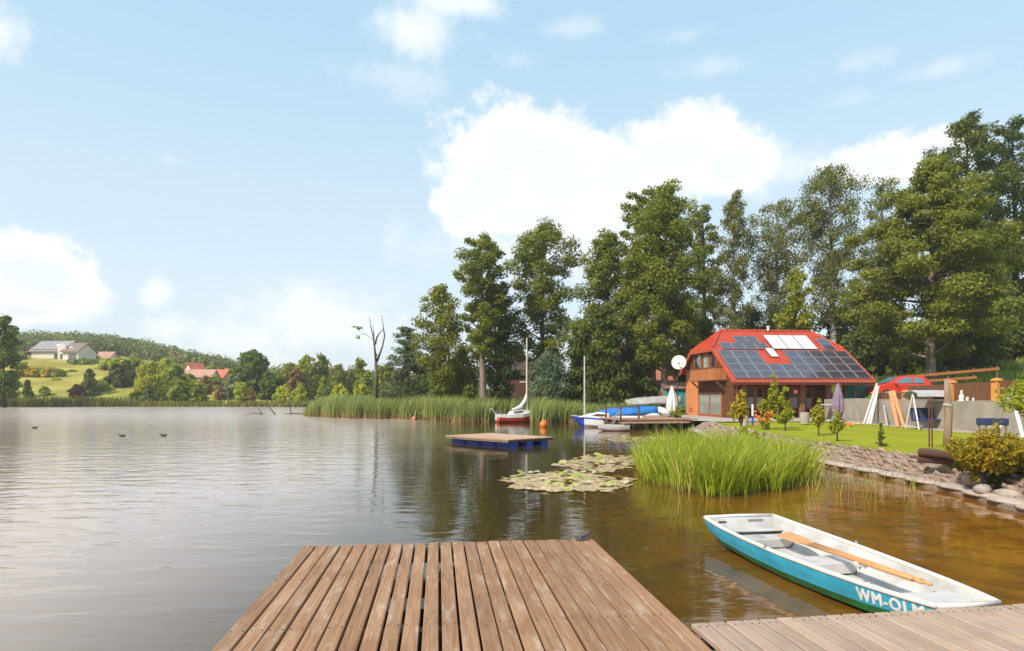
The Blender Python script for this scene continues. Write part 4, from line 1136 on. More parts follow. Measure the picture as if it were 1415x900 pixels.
# two oars lying in the boat
OARW = mat('oar_wood', (0.62, 0.31, 0.12), (0.52, 0.235, 0.085), 6, 0.45, 0.003, coat=0.2, stretch=(0.3, 5, 5))
def oar(lb, tip, grip, roll):
    d = (grip-tip); L = d.length
    rt = thing('oar', lb, 'oar', tip, 0, 'oars in the rowboat', rot=d.to_track_quat('X', 'Z').to_euler())
    b = MB()
    pr = [(0.0, .045, .010), (.03, .056, .012), (.30, .064, .013), (.50, .048, .018), (.62, .030, .024), (.72, .024, .024)]
    n = 10; vs, fs = [], []
    for x, w, h in pr:
        for k in range(n):
            a = 2*math.pi*k/n; vs.append((x, w*math.cos(a)*math.cos(roll)-h*math.sin(a)*math.sin(roll), h*math.sin(a)*math.cos(roll)+w*math.cos(a)*math.sin(roll)))
    for i in range(len(pr)-1):
        for k in range(n): fs.append((i*n+k, i*n+(k+1) % n, (i+1)*n+(k+1) % n, (i+1)*n+k))
    fs.append(tuple(range(n)))
    b.add(vs, fs); b.build('blade', OARW, rt, smooth=True)
    b = MB(); b.tube([(.71, 0, 0), (L*0.55, 0, 0), (L-0.14, 0, 0)], [.0238, .026, .025], 10); b.build('shaft', OARW, rt, smooth=True)
    b = MB(); b.tube([(L-0.14, 0, 0), (L-0.02, 0, 0)], [.018, .019], 10); b.tube([(L-0.02, 0, 0), (L, 0, 0)], [.020, .012], 10); b.build('grip', [OARW], rt, smooth=True)
    b = MB(); b.tube([(L*0.62, 0, -0.03), (L*0.62+0.05, 0, -0.03)], .034, 12); b.tube([(L*0.62+0.025, 0, -0.03), (L*0.62+0.025, 0, -0.12)], .009, 8)
    b.build('oarlock', WHITE, rt)
    return rt
oar('wooden oar lying nearer the dock in the rowboat, with the white oarlock', gp(1078, 739, .23), gp(1276, 805.5, .33), 0.35)
oar('wooden oar lying farther from the dock, its grip reaching nearer the bow', gp(1084, 738, .25), gp(1288, 808, .335), 0.5)

# swimming raft
RZ = 0.32
c0 = gp(702, 608, RZ); dr = Vector((2.05, 1.95, 0)).normalized(); dl = Vector((-dr.y, dr.x, 0))
WR, LR = 2.75, 4.1
root = thing('swim_raft', 'square swimming raft with brown deck on blue barrels', 'raft', (c0.x, c0.y, 0), math.atan2(dr.y, dr.x))
b = MB(); n_ = 14
RP = plank_mat('raft_planks', (0.43, 0.27, 0.175), (0.52, 0.35, 0.24), (0.47, 0.335, 0.25), 1)
for i in range(n_):
    b.var = rg.random(); w = WR/n_
    chamfer_plank(b, 0.0+rg.uniform(-.01, .01), LR, w*(i+.5), w-0.012, 0.04, RZ)
b.build('deck', RP, root)
b = MB(); b.var = .6
for y in (0.12, LR/2, LR-0.12): b.box((WR/2, y, RZ-0.085), (WR-0.02, 0.10, 0.088))
for x in (0.035, WR-0.035): b.box((x, LR/2, RZ-0.086), (0.06, LR-0.02, 0.084))
b.build('frame', FR, root)
DRUM = mat('blue_plastic', (0.012, 0.07, 0.46), (0.010, 0.05, 0.36), 3, 0.4, coat=0.1)
for ix in range(3):
    for iy in range(4):
        b = MB(); x = 0.48+ix*(WR-0.96)/2; y = 0.55+iy*(LR-1.1)/3
        b.tube([(x, y-.44, .05), (x, y-.42, .05), (x, y-.16, .05), (x, y-.15, .05), (x, y+.15, .05), (x, y+.16, .05), (x, y+.42, .05), (x, y+.44, .05)], [.19, .215, .215, .228, .228, .215, .215, .19], 16)
        b.build('barrel', DRUM, root)
b = MB(); b.box((WR+0.012, 0.25, RZ-0.07), (0.02, 0.10, 0.12)); b.build('corner_bracket', STEEL, root)

# sailboats
def sail_hull(name_parts, root, L, st, mats_idx, mats_, deckm):
    P = hull_pts(L, st, 24, [(0, 1.0), (0.30, 0.985), (0.62, 0.90), (0.86, 0.62), (1.0, 0)])
    b = MB(); hull(b, P, mats_idx); b.build('hull', mats_, root)
    b = MB()
    n = len(P)
    top = [(p[0][0], p[0][1]*0.985, p[0][2]+0.004) for p in P]
    vs = [(x, y, z) for x, y, z in top] + [(x, -y, z) for x, y, z in top] + [(x, 0, z+0.03) for x, y, z in top]
    fs = [(i, i+1, 2*n+i+1, 2*n+i) for i in range(n-1)] + [(n+i+1, n+i, 2*n+i, 2*n+i+1) for i in range(n-1)]
    b.add(vs, fs); b.build('foredeck', deckm, root, smooth=True)
    return P
# red one, bow pointing away to the right; only hull end and low cabin show
SRED = mat('boat_red', (0.66, 0.07, 0.035), (0.52, 0.05, 0.025), 2, 0.35, coat=0.3)
SRED_DK = mat('faded_red', (0.50, 0.10, 0.07), (0.40, 0.07, 0.05), 2, 0.45)
p0 = gp(690, 583.6, 0)
root = thing('sailboat', 'small red sailboat with white deck and bare mast lying in the reeds', 'sailboat', (p0.x-0.15, p0.y-0.2, 0), R(16))
ST2 = [(0, .74, -.05, .62, .6), (.25, .84, -.18, .60, .6), (.55, .80, -.2, .66, .6), (.8, .48, -.1, .80, .6), (.94, .16, .1, .90, .6), (1, .02, .3, .96, .6)]
sail_hull(None, root, 3.5, ST2, (0, 1, 1, 1), [WHITE, SRED], WHITE)
b = MB(); b.prism([(0.9, -.42, .60), (1.1, -.40, .86), (2.1, -.36, .98), (2.9, -.26, .90), (3.2, -.2, .80), (3.2, -.2, .72), (0.9, -.42, .55)], (0, 0.84, 0)); b.build('cabin', WHITE, root, bevel=0.05)
b = MB(); b.prism([(1.25, -.448, .72), (1.25, -.448, .86), (2.0, -.448, .90), (2.0, -.448, .76)], (0, 0.01, 0)); b.build('cabin_window', mat('brown_glass', (0.16, 0.07, 0.04), (0.1, 0.05, 0.03), 4, 0.2), root)
mp = at(728, 467, p0.y+0.5); inv = Matrix.Rotation(-R(16), 3, 'Z'); o_ = Vector((p0.x-0.15, p0.y-0.2, 0)); lp = inv @ (Vector((mp.x, mp.y, 0)) - o_)
b = MB(); b.tube([(lp.x, lp.y, .75), (lp.x, lp.y, mp.z)], [.085, .06], 8); b.build('mast', mat('mast_wood', (0.62, 0.50, 0.40), (0.52, 0.41, 0.32), 4, 0.5), root)
b = MB(); b.tube([(lp.x-1.3, lp.y-.15, 0.98), (lp.x-0.55, lp.y-.08, 1.22), (lp.x-.12, lp.y, 1.75), (lp.x-0.05, lp.y, 2.3)], [.05, .17, .15, .03], 8); b.build('furled_sail', WHITE_MATT, root, smooth=True)
b = MB(); b.tube([(lp.x+.0, lp.y, 3.2), (lp.x-.5, lp.y+.35, 3.2)], .02, 6); b.build('spreader', STEEL, root)
b = MB(); b.box((-.12, -.1, .42), (.16, .14, .5)); b.tube([(-.12, -.1, .66), (-.45, -.1, 1.05), (-.7, -.1, 1.07)], .03, 6); b.build('tiller_bracket', WHITE, root)
b = MB()
for y in (-.6, .6): b.tube([(.15, y, .6), (.12, y, 1.05)], .018, 6)
b.build('stanchion', STEEL, root)

# blue and white one, bow to the left
SBLUE = mat('hull_blue', (0.02, 0.085, 0.45), (0.015, 0.06, 0.36), 2, 0.35, coat=0.3)
p0 = gp(792, 590, 0)
yaw = 176
L_ = 4.9
root = thing('sailboat', 'blue and white sailboat with a low cabin and bare mast beside the pier', 'sailboat', (p0.x+L_-0.1, p0.y-0.35, 0), R(yaw))
ST3 = [(0, .80, -.08, .56, .6), (.3, .92, -.2, .56, .6), (.6, .84, -.2, .60, .6), (.82, .50, -.1, .66, .6), (.95, .15, .02, .72, .6), (1, .02, .18, .76, .6)]
P = hull_pts(L_, ST3, 24, [(0, 1.0), (0.14, 0.995), (0.62, 0.90), (0.86, 0.62), (1.0, 0)])
b = MB()
hull(b, P, (0, 1, 1, 1))
for q, (x, y, z) in enumerate(b.v):            # raked stem
    if x > L_*.86: b.v[q] = (x + (z-.74)*.75*((x/L_-.86)/.14), y, z)
o = b.build('hull', [SBLUE, WHITE], root)
for poly_ in o.data.polygons:       # blue bow flash
    if poly_.center.x > L_*0.80 + 0.5*(0.5-poly_.center.z): poly_.material_index = 0
b = MB(); n = len(P)
top = [(p[0][0], p[0][1]*0.985, p[0][2]+0.004) for p in P]
b.add([(x, y, z) for x, y, z in top] + [(x, -y, z) for x, y, z in top] + [(x, 0, z+0.04) for x, y, z in top],
      [(i, i+1, 2*n+i+1, 2*n+i) for i in range(n-1)] + [(n+i+1, n+i, 2*n+i, 2*n+i+1) for i in range(n-1)])
b.build('foredeck', WHITE, root, smooth=True)
b = MB(); b.prism([(2.35, -.5, .58), (2.45, -.5, .92), (3.1, -.5, 1.0), (3.9, -.5, .86), (4.5, -.5, .64)], (0, 1.0, 0)); b.build('cabin', WHITE, root, bevel=0.07)
for s in (1, -1):
    b = MB(); b.prism([(2.62, s*.503, .72), (2.7, s*.503, .86), (3.2, s*.503, .89), (3.6, s*.503, .80), (3.3, s*.503, .72)], (0, s*.006, 0)); b.build('cabin_window', mat('brown_glass', (0.2, 0.1, 0.05)), root)
b = MB(); b.box((1.2, 0, .68), (1.9, 1.2, .12)); b.build('cockpit_coaming', WHITE, root, bevel=0.03)
mp = at(808, 492, p0.y-0.3); lx = (p0.x+L_-0.1) - mp.x
b = MB(); b.tube([(lx, 0, .9), (lx, 0, mp.z)], [.055, .045], 8); b.build('mast', mat('mast_silver', (0.62, 0.60, 0.58), (0.5, 0.48, 0.46), 4, 0.4), root)

# white dinghy at the pier
p0 = gp(831, 596, 0)
root = thing('dinghy', 'small plain white dinghy tied under the edge of the pier', 'boat', (p0.x+1.72, p0.y+0.3, 0), R(172))
ST4 = [(0, .48, -.02, .36, .6), (.4, .55, -.06, .34, .6), (.75, .44, -.04, .37, .6), (1, .20, .08, .42, .6)]
P = hull_pts(1.85, ST4, 14, HALF); b = MB(); hull(b, P, (0, 0, 0, 0, 0)); b.build('hull', GELCOAT, root)
P = hull_pts(1.72, [(s[0], s[1]*.96, s[2]+.1, s[3]-.01, .6) for s in ST4], 14, INNER); P = [[(x+.06, y, z) for x, y, z in r_] for r_ in P]
b = MB(); hull(b, P, (0, 0, 0, 0)); b.build('inner_liner', GELCOAT, root, recalc=False)
b = MB(); b.box((.8, 0, .28), (.25, .95, .025)); b.build('bench', GELCOAT, root)

# buoys
BUOY = mat('buoy_orange', (0.72, 0.20, 0.03), (0.6, 0.15, 0.02), 3, 0.45)
p = gp(751, 590, 0)
root = thing('buoy', 'orange mooring buoy floating in front of the reeds right of the red sailboat', 'buoy', p, 0, 'orange buoys')
b = MB(); b.ball((0, 0, .15), (.27, .27, .3), 14, 9); b.build('float', BUOY, root, smooth=True)
b = MB(); b.tube([(0, 0, .43), (0, 0, .56)], .06, 8); b.build('eye', BUOY, root)
p = gp(572, 580.5, 0)
root = thing('buoy', 'small faded orange buoy at the edge of the reeds below the pine', 'buoy', p, 0, 'orange buoys')
b = MB(); b.ball((0, 0, .1), (.2, .2, .2), 12, 8); b.build('float', mat('buoy_faded', (0.62, 0.27, 0.14), (0.5, 0.2, 0.1), 3, 0.5), root, smooth=True)
b = MB(); b.tube([(0, 0, .28), (0, 0, .36)], .04, 8); b.build('eye', BUOY, root)

# ducks
DUCK = mat('duck_brown', (0.085, 0.055, 0.035), (0.05, 0.035, 0.025), 14, 0.8)
def duck(lb, px, py, rz, grp='ducks on the lake'):
    p = gp(px, py, 0)
    root = thing('duck', lb, 'duck', p, rz, grp)
    b = MB()
    pr = [(-.30, .02, .12), (-.24, .06, .10), (-.10, .115, .075), (.05, .125, .07), (.16, .095, .085), (.20, .06, .11), (.215, .045, .15), (.235, .055, .18), (.265, .05, .188), (.295, .022, .18), (.345, .018, .172)]
    vs, fs = [], []; n = 10
    for x, r, z in pr:
        for k in range(n):
            a = 2*math.pi*k/n; vs.append((x, r*math.cos(a), z + r*0.75*math.sin(a)))
    for i in range(len(pr)-1):
        for k in range(n): fs.append((i*n+k, i*n+(k+1) % n, (i+1)*n+(k+1) % n, (i+1)*n+k))
    fs += [tuple(range(n)), tuple((len(pr)-1)*n+k for k in range(n))]
    b.add(vs, fs); b.build('duck_body', DUCK, root, smooth=True)
    root.scale = (.72, .72, .66)
    return root
duck('brown duck swimming farthest left on the open water', 48, 592, R(10))
duck('brown duck swimming in the middle of the three ducks', 169, 603.5, R(170))
duck('brown duck swimming rightmost of the three ducks', 226, 603, R(175))

# dead wood standing in the water
def wood(name, lb, cat, d, pts_list, r0=0.10, n=6):
    base = pts_list[0][0]; p = at(base[0], base[1], d)
    root = thing(name, lb, cat, (p.x, p.y, 0)); first = True
    for pts in pts_list:
        b = MB(); w = [at(q[0], q[1], d + (q[2] if len(q) > 2 else 0)) - Vector((p.x, p.y, 0)) for q in pts]
        b.tube(w, [r0*(1-0.7*i/(len(w)-1))*(1 if first else .7) for i in range(len(w))], n)
        b.build('branch', BARK_DEAD, root); first = False
wood('fallen_branch', 'crooked dead branch lying in the water left of the mud spit', 'branch', 72, [[(376, 574.5), (368, 574.5), (360, 572), (350, 571), (338, 573)], [(363, 573), (358, 566), (356, 563)]])
wood('dead_stick', 'slanting dead stick poking out of the water left of the mud spit', 'branch', 72, [[(383, 576), (377, 569), (371, 562), (369, 560)]])
wood('dead_post', 'upright dead stem standing at the tip of the mud spit', 'branch', 74, [[(402, 575.5), (401.5, 566), (402, 556), (403, 550)], [(402, 560), (399, 553)]], 0.07)
# ------------------------------------------------------------------ chalet
CHT = R(6.0)
CH0 = Vector((14.92, 44.0, 0.57))
chalet = thing('chalet', 'brown wooden lakeside chalet with red roof covered in solar panels', 'house', CH0, CHT)
CM = Matrix.Translation(CH0) @ Matrix.Rotation(CHT, 4, 'Z'); CMI = CM.inverted()
def local_hit(px, py, p0, nrm):
    """photo pixel -> point on the plane through p0 (chalet's own axes)"""
    o = CMI @ Vector((0, 0, CH)); d = (CMI.to_3x3() @ Vector(((px-CX)/F, 1, (HZ-py)/F)))
    t = (Vector(p0)-o).dot(Vector(nrm)) / d.dot(Vector(nrm))
    return o + d*t
ze, e0, e1 = 2.55, -0.28, 9.7
sl_y, sl_z = 5.55, 3.87
def fs(t, x): return Vector((x, -0.8 + sl_y*t, ze + sl_z*t))
def bs(t, x): return Vector((x, 4.75 + sl_y*(1-t), ze + sl_z*t))
th_ = 0.626; R0x, R1x = 1.25, 8.3
FE0, FE1, HL, HRt = fs(0, e0), fs(0, e1), fs(th_, e0), fs(th_, e1)
RA, RB = fs(1, R0x), fs(1, R1x)
BHL, BHR, BE0, BE1 = bs(th_, e0), bs(th_, e1), bs(.2, e0), bs(.2, e1)
m, nt = newmat('red_roof_tiles')
tc = nt.n('ShaderNodeTexCoord').outputs['Object']
f = nt.noise(tc, 1.2, 5, 0.6); sp = nt.n('ShaderNodeSeparateXYZ'); nt.l(tc, sp.inputs[0])
wv = nt.math('SINE', nt.math('MULTIPLY', sp.outputs[0], 31.0)); w2 = nt.math('FRACT', nt.math('MULTIPLY', sp.outputs[2], 4.0))
c = nt.mix(nt.ramp(f, .3, .7), (0.56, 0.075, 0.032), (0.44, 0.05, 0.024))
c = nt.mix(nt.math('MULTIPLY', nt.ramp(w2, 0.85, 1.0), 0.5), c, (0.22, 0.02, 0.012))
pbsdf(nt, c, 0.42, 0, nt.bump(nt.math('MULTIPLY_ADD', w2, 0.6, wv), 0.8, 0.03), 0.4)
ROOF = m
b = MB()
V = [FE0, FE1, HRt, RB, RA, HL, BHL, BHR, BE1, BE0]
low = [v - Vector((0, 0, 0.13)) for v in V]
n = len(V)
top = [(0, 1, 2, 3, 4, 5), (4, 6, 5), (3, 2, 7), (4, 3, 7, 8, 9, 6)]
b.add(V + low, [t for t in top] + [tuple(n+i for i in t[::-1]) for t in top] +
      [(0, n, n+1, 1), (1, n+1, n+2, 2), (2, n+2, n+7, 7), (7, n+7, n+8, 8), (8, n+8, n+9, 9), (9, n+9, n+6, 6), (6, n+6, n+5, 5), (5, n+5, n, 0)])
roof = b.build('roof', ROOF, chalet)
# ridge and hip caps, vent
b = MB()
for p, q in ((RA, RB), (RA, HL), (RA, BHL), (RB, HRt), (RB, BHR)): b.tube([p+Vector((0, 0, .02)), q+Vector((0, 0, .02))], .085, 8)
b.build('ridge_cap', ROOF, roof, recalc=True)
vp = RA.lerp(RB, 0.52)
b = MB(); b.tube([vp + Vector((0, -.1, 0)), vp + Vector((0, -.1, .28))], .09, 10); b.tube([vp + Vector((0, -.1, .27)), vp + Vector((0, -.1, .36))], .14, 10); b.build('roof_vent', WHITE, roof)
# bargeboards and gutter
BARGE = mat('barge_board', (0.50, 0.105, 0.045), (0.40, 0.075, 0.035), 4, 0.55)
for p, q in ((FE0, HL), (BE0, BHL), (HL, BHL), (FE1, HRt), (BE1, BHR), (HRt, BHR)):
    sg = -1 if p.x < 2 else 1
    b = MB(); off = Vector((sg*0.03, 0, -0.13)); b.beam(p+off, q+off, 0.05, 0.26); b.build('bargeboard', BARGE, roof)
b = MB(); b.tube([(e0, -.87, ze-.10), (e1, -.87, ze-.10)], .075, 8); b.build('gutter', mat('gutter_brown', (0.36, 0.12, 0.085), (0.28, 0.09, 0.065), 4, 0.45), roof)
b = MB(); b.box(((e0+e1)/2, -.72, ze-.20), (e1-e0-.1, .03, .18)); b.build('fascia', BARGE, roof)

# walls
WALLW = plank_mat('chalet_cladding', (0.20, 0.080, 0.036), (0.27, 0.115, 0.055), (0.15, 0.058, 0.028), 1)
m, nt = newmat('log_cladding')
tc = nt.n('ShaderNodeTexCoord').outputs['Object']; sp = nt.n('ShaderNodeSeparateXYZ'); nt.l(tc, sp.inputs[0])
g = nt.math('FRACT', nt.math('MULTIPLY', sp.outputs[2], 6.2)); f = nt.noise(nt.mapping(tc, (.5, .5, 5)), 2.0, 5, .6)
c = nt.mix(nt.ramp(f, .3, .7), (0.165, 0.064, 0.030), (0.11, 0.040, 0.020)); c = nt.mix(nt.ramp(g, .12, 0.0), c, (0.04, .016, .01))
pbsdf(nt, c, .55, 0, nt.bump(nt.math('PINGPONG', g, .5), .8, .05), .3)
LOG = m
ORANGE = mat('orange_plaster', (0.62, 0.235, 0.085), (0.54, 0.19, 0.065), 2.5, 0.8, 0.004)
W_ = 8.5
def gz(y):                              # underside of the roof over the gable
    if y < 2.67: return ze + sl_z*(y+.8)/sl_y - .14
    if y > 6.83: return ze + sl_z*(1-(y-4.75)/sl_y) - .14
    return ze + sl_z*th_ - .14
b = MB(); poly = [(0, 0, 0), (0, W_, 0)] + [(0, y, gz(y)) for y in (W_, 6.83, 2.67, 0)]
b.prism(poly, (0.22, 0, 0)); b.build('gable_wall', LOG, chalet)
b = MB(); b.prism([(7.6, 1.2, 0), (7.6, W_, 0)] + [(7.6, y, gz(y)) for y in (W_, 6.83, 2.67, 1.2)], (0.2, 0, 0)); b.build('end_wall', LOG, chalet)
b = MB(); b.box((3.91, W_-.1, 1.6), (7.37, .2, 3.2)); b.build('back_wall', LOG, chalet)
b = MB(); b.box((3.91, 1.35, 1.55), (7.37, .2, 3.1)); b.build('front_wall', LOG, chalet)
b = MB(); b.box((3.9, .62, -.012), (8.2, 1.3, .06)); b.build('porch_floor', GREYWOOD, chalet)
# orange plaster strip at the lake-side corner of the gable
ya = local_hit(950.5, 560, (0, 0, 0), (1, 0, 0)).y; yb = local_hit(965.8, 560, (0, 0, 0), (1, 0, 0)).y
b = MB(); b.box((-.012, (yb+W_)/2, 1.35), (.06, W_-yb-.003, 2.7)); b.build('plaster_corner', ORANGE, chalet)
b = MB(); b.box((-.012, W_-.42, 3.15), (.05, .8, .86)); b.build('plaster_upper', mat('orange_boards', (0.46, 0.20, 0.09), (0.36, 0.15, 0.07), 3, .7), chalet)
for y in (7.15, 7.55):
    b = MB(); b.box((-.055, y, .42), (.03, .22, .36)); b.build('wall_vent', mat('vent_brown', (.36, .11, .04), (.28, .08, .03), 4, .6), chalet)
# glass doors on the gable
yl = local_hit(966.2, 560, (0, 0, 0), (1, 0, 0)).y; yr = local_hit(998.8, 560, (0, 0, 0), (1, 0, 0)).y; zt = local_hit(982, 542, (0, 0, 0), (1, 0, 0)).z
FRAME = mat('door_frame', (0.36, 0.10, 0.040), (0.28, 0.075, 0.03), 4, .5)
door = MB(); X = -.03
for y in (yl-.07, (yl+yr)/2, yr+.07): door.box((X, y, zt/2), (.10, .14, zt))
door.box((X, (yl+yr)/2, zt-.07), (.096, yl-yr-.01, .13)); door.box((X, (yl+yr)/2, .09), (.096, yl-yr-.01, .17))
door = door.build('glass_door', FRAME, chalet)
mid = (yl+yr)/2
for a_, c_ in ((yl-.14, mid+.07), (mid-.07, yr+.14)):
    b = MB(); b.box((X, (a_+c_)/2, zt/2), (.03, abs(a_-c_), zt-.3)); b.build('pane', CURTAIN_GLASS, door)
# balcony
q1 = local_hit(954, 508, (-.9, 0, 0), (1, 0, 0)); q2 = local_hit(987.5, 508, (-.9, 0, 0), (1, 0, 0))
b1 = local_hit(970, 527, (-.9, 0, 0), (1, 0, 0)).z; t1 = local_hit(970, 509, (-.9, 0, 0), (1, 0, 0)).z
b = MB(); b.box((-.45, (q1.y+q2.y)/2, b1+.05), (.90, abs(q1.y-q2.y), .10)); bal = b.build('balcony', BROWNWOOD, chalet)
RAILW = plank_mat('balcony_boards', (0.42, 0.145, 0.045), (0.50, 0.19, 0.065), (0.34, 0.11, 0.035), 2)
def boards(p, q, z0, z1, par):
    p, q = Vector(p), Vector(q); L = (q-p).length; k = max(2, int(L/.16)); b = MB()
    for i in range(k):
        b.var = rg.random(); c = p.lerp(q, (i+.5)/k); d = (q-p)/L
        b.box((c.x, c.y, (z0+z1)/2), (abs(d.x)*(L/k-.012)+.025*abs(d.y), abs(d.y)*(L/k-.012)+.025*abs(d.x), z1-z0))
    b.build('railing_boards', RAILW, par)
boards((-.9, q1.y, 0), (-.9, q2.y, 0), b1+.06, t1-.05, bal); boards((-.88, q2.y, 0), (-.03, q2.y, 0), b1+.06, t1-.05, bal); boards((-.88, q1.y, 0), (-.03, q1.y, 0), b1+.06, t1-.05, bal)
b = MB(); b.beam((-.9, q1.y+.03, t1-.02), (-.9, q2.y-.03, t1-.02), .10, .06); b.beam((-.84, q2.y, t1-.02), (-.02, q2.y, t1-.02), .10, .058); b.beam((-.84, q1.y, t1-.02), (-.02, q1.y, t1-.02), .10, .058); b.build('handrail', BROWNWOOD, bal)
for y in (q1.y-.1, q2.y+.1):
    b = MB(); b.beam((-.8, y, b1-.04), (-.04, y, b1-.7), .09, .09); b.build('bracket', BROWNWOOD, bal)
# upper windows above the balcony
for pxl, pxr, c_ in ((960.5, 969.5, 'd'), (972.5, 980.5, 'c'), (983, 990, 'd')):
    a_ = local_hit(pxl, 500, (0, 0, 0), (1, 0, 0)); c2 = local_hit(pxr, 500, (0, 0, 0), (1, 0, 0)); z1 = local_hit(975, 487.5, (0, 0, 0), (1, 0, 0)).z; z0_ = b1+.15
    b = MB(); ym = (a_.y+c2.y)/2; w = abs(a_.y-c2.y)
    if c_ == 'd' and pxl > 981: z1 -= .25
    for y in (ym-w/2, ym+w/2): b.box((-.025, y, (z0_+z1)/2), (.08, .12, z1-z0_))
    b.box((-.025, ym, z1-.06), (.076, w-.12, .12)); b.box((-.025, ym, z0_+.06), (.076, w-.12, .12))
    wn = b.build('upper_window', FRAME, chalet)
    b = MB(); b.box((-.02, ym, (z0_+z1)/2), (.03, w-.1, z1-z0_-.2)); b.build('pane', CURTAIN_GLASS if c_ == 'c' else GLASS, wn)
# front wall: windows, posts and lintel of the porch
fy = 1.25
def fwin(pxl, pxr, pyt, pyb, kind):
    a_ = local_hit(pxl, pyt, (0, fy, 0), (0, 1, 0)); c2 = local_hit(pxr, pyb, (0, fy, 0), (0, 1, 0))
    xm, w, z0_, z1 = (a_.x+c2.x)/2, abs(a_.x-c2.x), max(.05, c2.z), a_.z
    b = MB()
    for x in (xm-w/2, xm+w/2): b.box((x, fy-.02, (z0_+z1)/2), (.12, .10, z1-z0_))
    b.box((xm, fy-.02, z1-.06), (w-.12, .096, .12)); b.box((xm, fy-.02, z0_+.06), (w-.12, .096, .12))
    wn = b.build('front_window', FRAME, chalet)
    b = MB(); b.box((xm, fy-.01, z0_+(z1-z0_)*.74), (w-.12, .03, (z1-z0_)*.40)); b.build('pane', GLASS, wn)
    b = MB(); b.box((xm, fy-.008, z0_+(z1-z0_)*.30), (w-.12, .03, (z1-z0_)*.46)); b.build('curtain', kind, wn)
CURT = mat('lace_curtain', (0.42, 0.38, 0.42), (0.34, 0.31, 0.35), 8, .8)
fwin(1031.5, 1042, 534, 566, CURT); fwin(1044, 1054, 534, 566, CURT); fwin(1090.5, 1103, 534, 566, CURT); fwin(1112.5, 1122, 536, 566, CURT)
BRICK = mat('brick_pillar', (0.26, 0.115, 0.07), (0.19, 0.08, 0.05), 9, .85, .01)
for px in (1016.5, 1027.5, 1072, 1108, 1144, 1168):
    x = local_hit(px, 560, (0, .12, 0), (0, 1, 0)).x
    b = MB(); b.box((max(.16, x), .12, 1.27), (.30 if px < 1150 else .14, .24 if px < 1150 else .14, 2.5)); b.build('porch_post', BRICK if px < 1150 else BROWNWOOD, chalet)
b = MB(); b.box((4.85, .12, 2.62), (9.5, .18, .17)); b.build('porch_lintel', BROWNWOOD, chalet)
for px in (1182, 1204):
    x = local_hit(px, 545, (0, .0, 0), (0, 1, 0)).x
    b = MB(); b.box((x, .0, 1.25), (.09, .09, 2.52)); b.build('carport_post', mat('scaffold_pole', (.36, .22, .18), (.26, .16, .13), 6, .7), chalet)
# solar panels
m, nt = newmat('solar_cells')
tc = nt.n('ShaderNodeTexCoord').outputs['Object']; sp = nt.n('ShaderNodeSeparateXYZ'); nt.l(tc, sp.inputs[0])
gx = nt.math('FRACT', nt.math('MULTIPLY', sp.outputs[0], 6.2)); gy = nt.math('FRACT', nt.math('MULTIPLY', sp.outputs[1], 6.2))
ln = nt.math('MAXIMUM', nt.ramp(nt.math('ABSOLUTE', nt.math('SUBTRACT', gx, .5)), .46, .49), nt.ramp(nt.math('ABSOLUTE', nt.math('SUBTRACT', gy, .5)), .46, .49))
f = nt.noise(tc, .7, 3)
c = nt.mix(f, (0.035, 0.030, 0.050), (0.060, 0.045, 0.065)); c = nt.mix(nt.math('MULTIPLY', ln, .35), c, (0.25, .24, .26))
pbsdf(nt, c, 0.10, 0, None, 0.9, 0.6)
SOLAR = m
ALU = mat('aluminium', (0.34, 0.33, 0.33), (0.27, 0.26, 0.26), 5, .45, metal=.3)
Nr = Vector((0, -sl_z, sl_y)).normalized(); Ur = Vector((1, 0, 0)); Vr = Vector((0, sl_y, sl_z)).normalized()
SLEN = math.hypot(sl_y, sl_z)
RM = Matrix((( Ur.x, Vr.x, Nr.x), (Ur.y, Vr.y, Nr.y), (Ur.z, Vr.z, Nr.z))).to_4x4()
def ruv(zx, zy):                        # pixel of the enlarged roof view -> (along the ridge, up the slope)
    p = local_hit(900+zx/4.043, 430+zy/4.043, FE0, Nr) - Vector((0, -.8, ze))
    return p.x, p.dot(Vr)
pan_src = {}
def panel(u0, u1, v0, v1, name, mt, frame, lift=.07):
    key = (name, round(u1-u0, 3), round(v1-v0, 3))
    if key not in pan_src:
        b = MB(); w, h = u1-u0-.03, v1-v0-.03
        b.box((0, 0, 0), (w, h, .035)); o = b.build(name, frame, chalet)
        g_ = MB(); g_.box((0, 0, .004), (w-.07, h-.07, .036)); q = g_.build('glass', mt, o)
        pan_src[key] = o
    else:
        s = pan_src[key]; o = s.copy(); COL.objects.link(o); o.parent = chalet
        for c_ in s.children:
            d = c_.copy(); COL.objects.link(d); d.parent = o
    p = Vector((0, -.8, ze)) + Ur*((u0+u1)/2) + Vr*((v0+v1)/2) + Nr*lift
    o.matrix_local = Matrix.Translation(p) @ RM
    return o
pw = (e1-.18 - (e0+.12))/10
rowb = [ruv(800, y)[1] for y in (383, 344, 304, 265, 226)]
rowb[0] = max(.16, rowb[0])
rh = (rowb[4]-rowb[0])/4
u_l = e0+.16
nL = round((ruv(628, 262)[0]-u_l)/pw); 
for r_ in range(4):
    for k in range(10):
        if r_ >= 2 and nL <= k < nL+2: continue
        panel(u_l+k*pw, u_l+(k+1)*pw, rowb[0]+r_*rh, rowb[0]+(r_+1)*rh, 'solar_panel', SOLAR, ALU)
va, vb = ruv(480, 217)[1], ruv(480, 178)[1]; va = max(va, rowb[0]+4*rh+.05); h2 = rh
ua = ruv(395, 215)[0]; ub = ruv(637, 215)[0]
for k in range(4): panel(max(u_l, ua)+k*pw*.93, max(u_l, ua)+k*pw*.93+pw*.9, va, va+rh, 'solar_panel', SOLAR, ALU)
ua = ruv(470, 172)[0]
for k in range(2): panel(ua+k*pw*.93, ua+k*pw*.93+pw*.9, va+rh+.06, va+2*rh+.06, 'solar_panel', SOLAR, ALU)
ua = ruv(975, 226)[0]
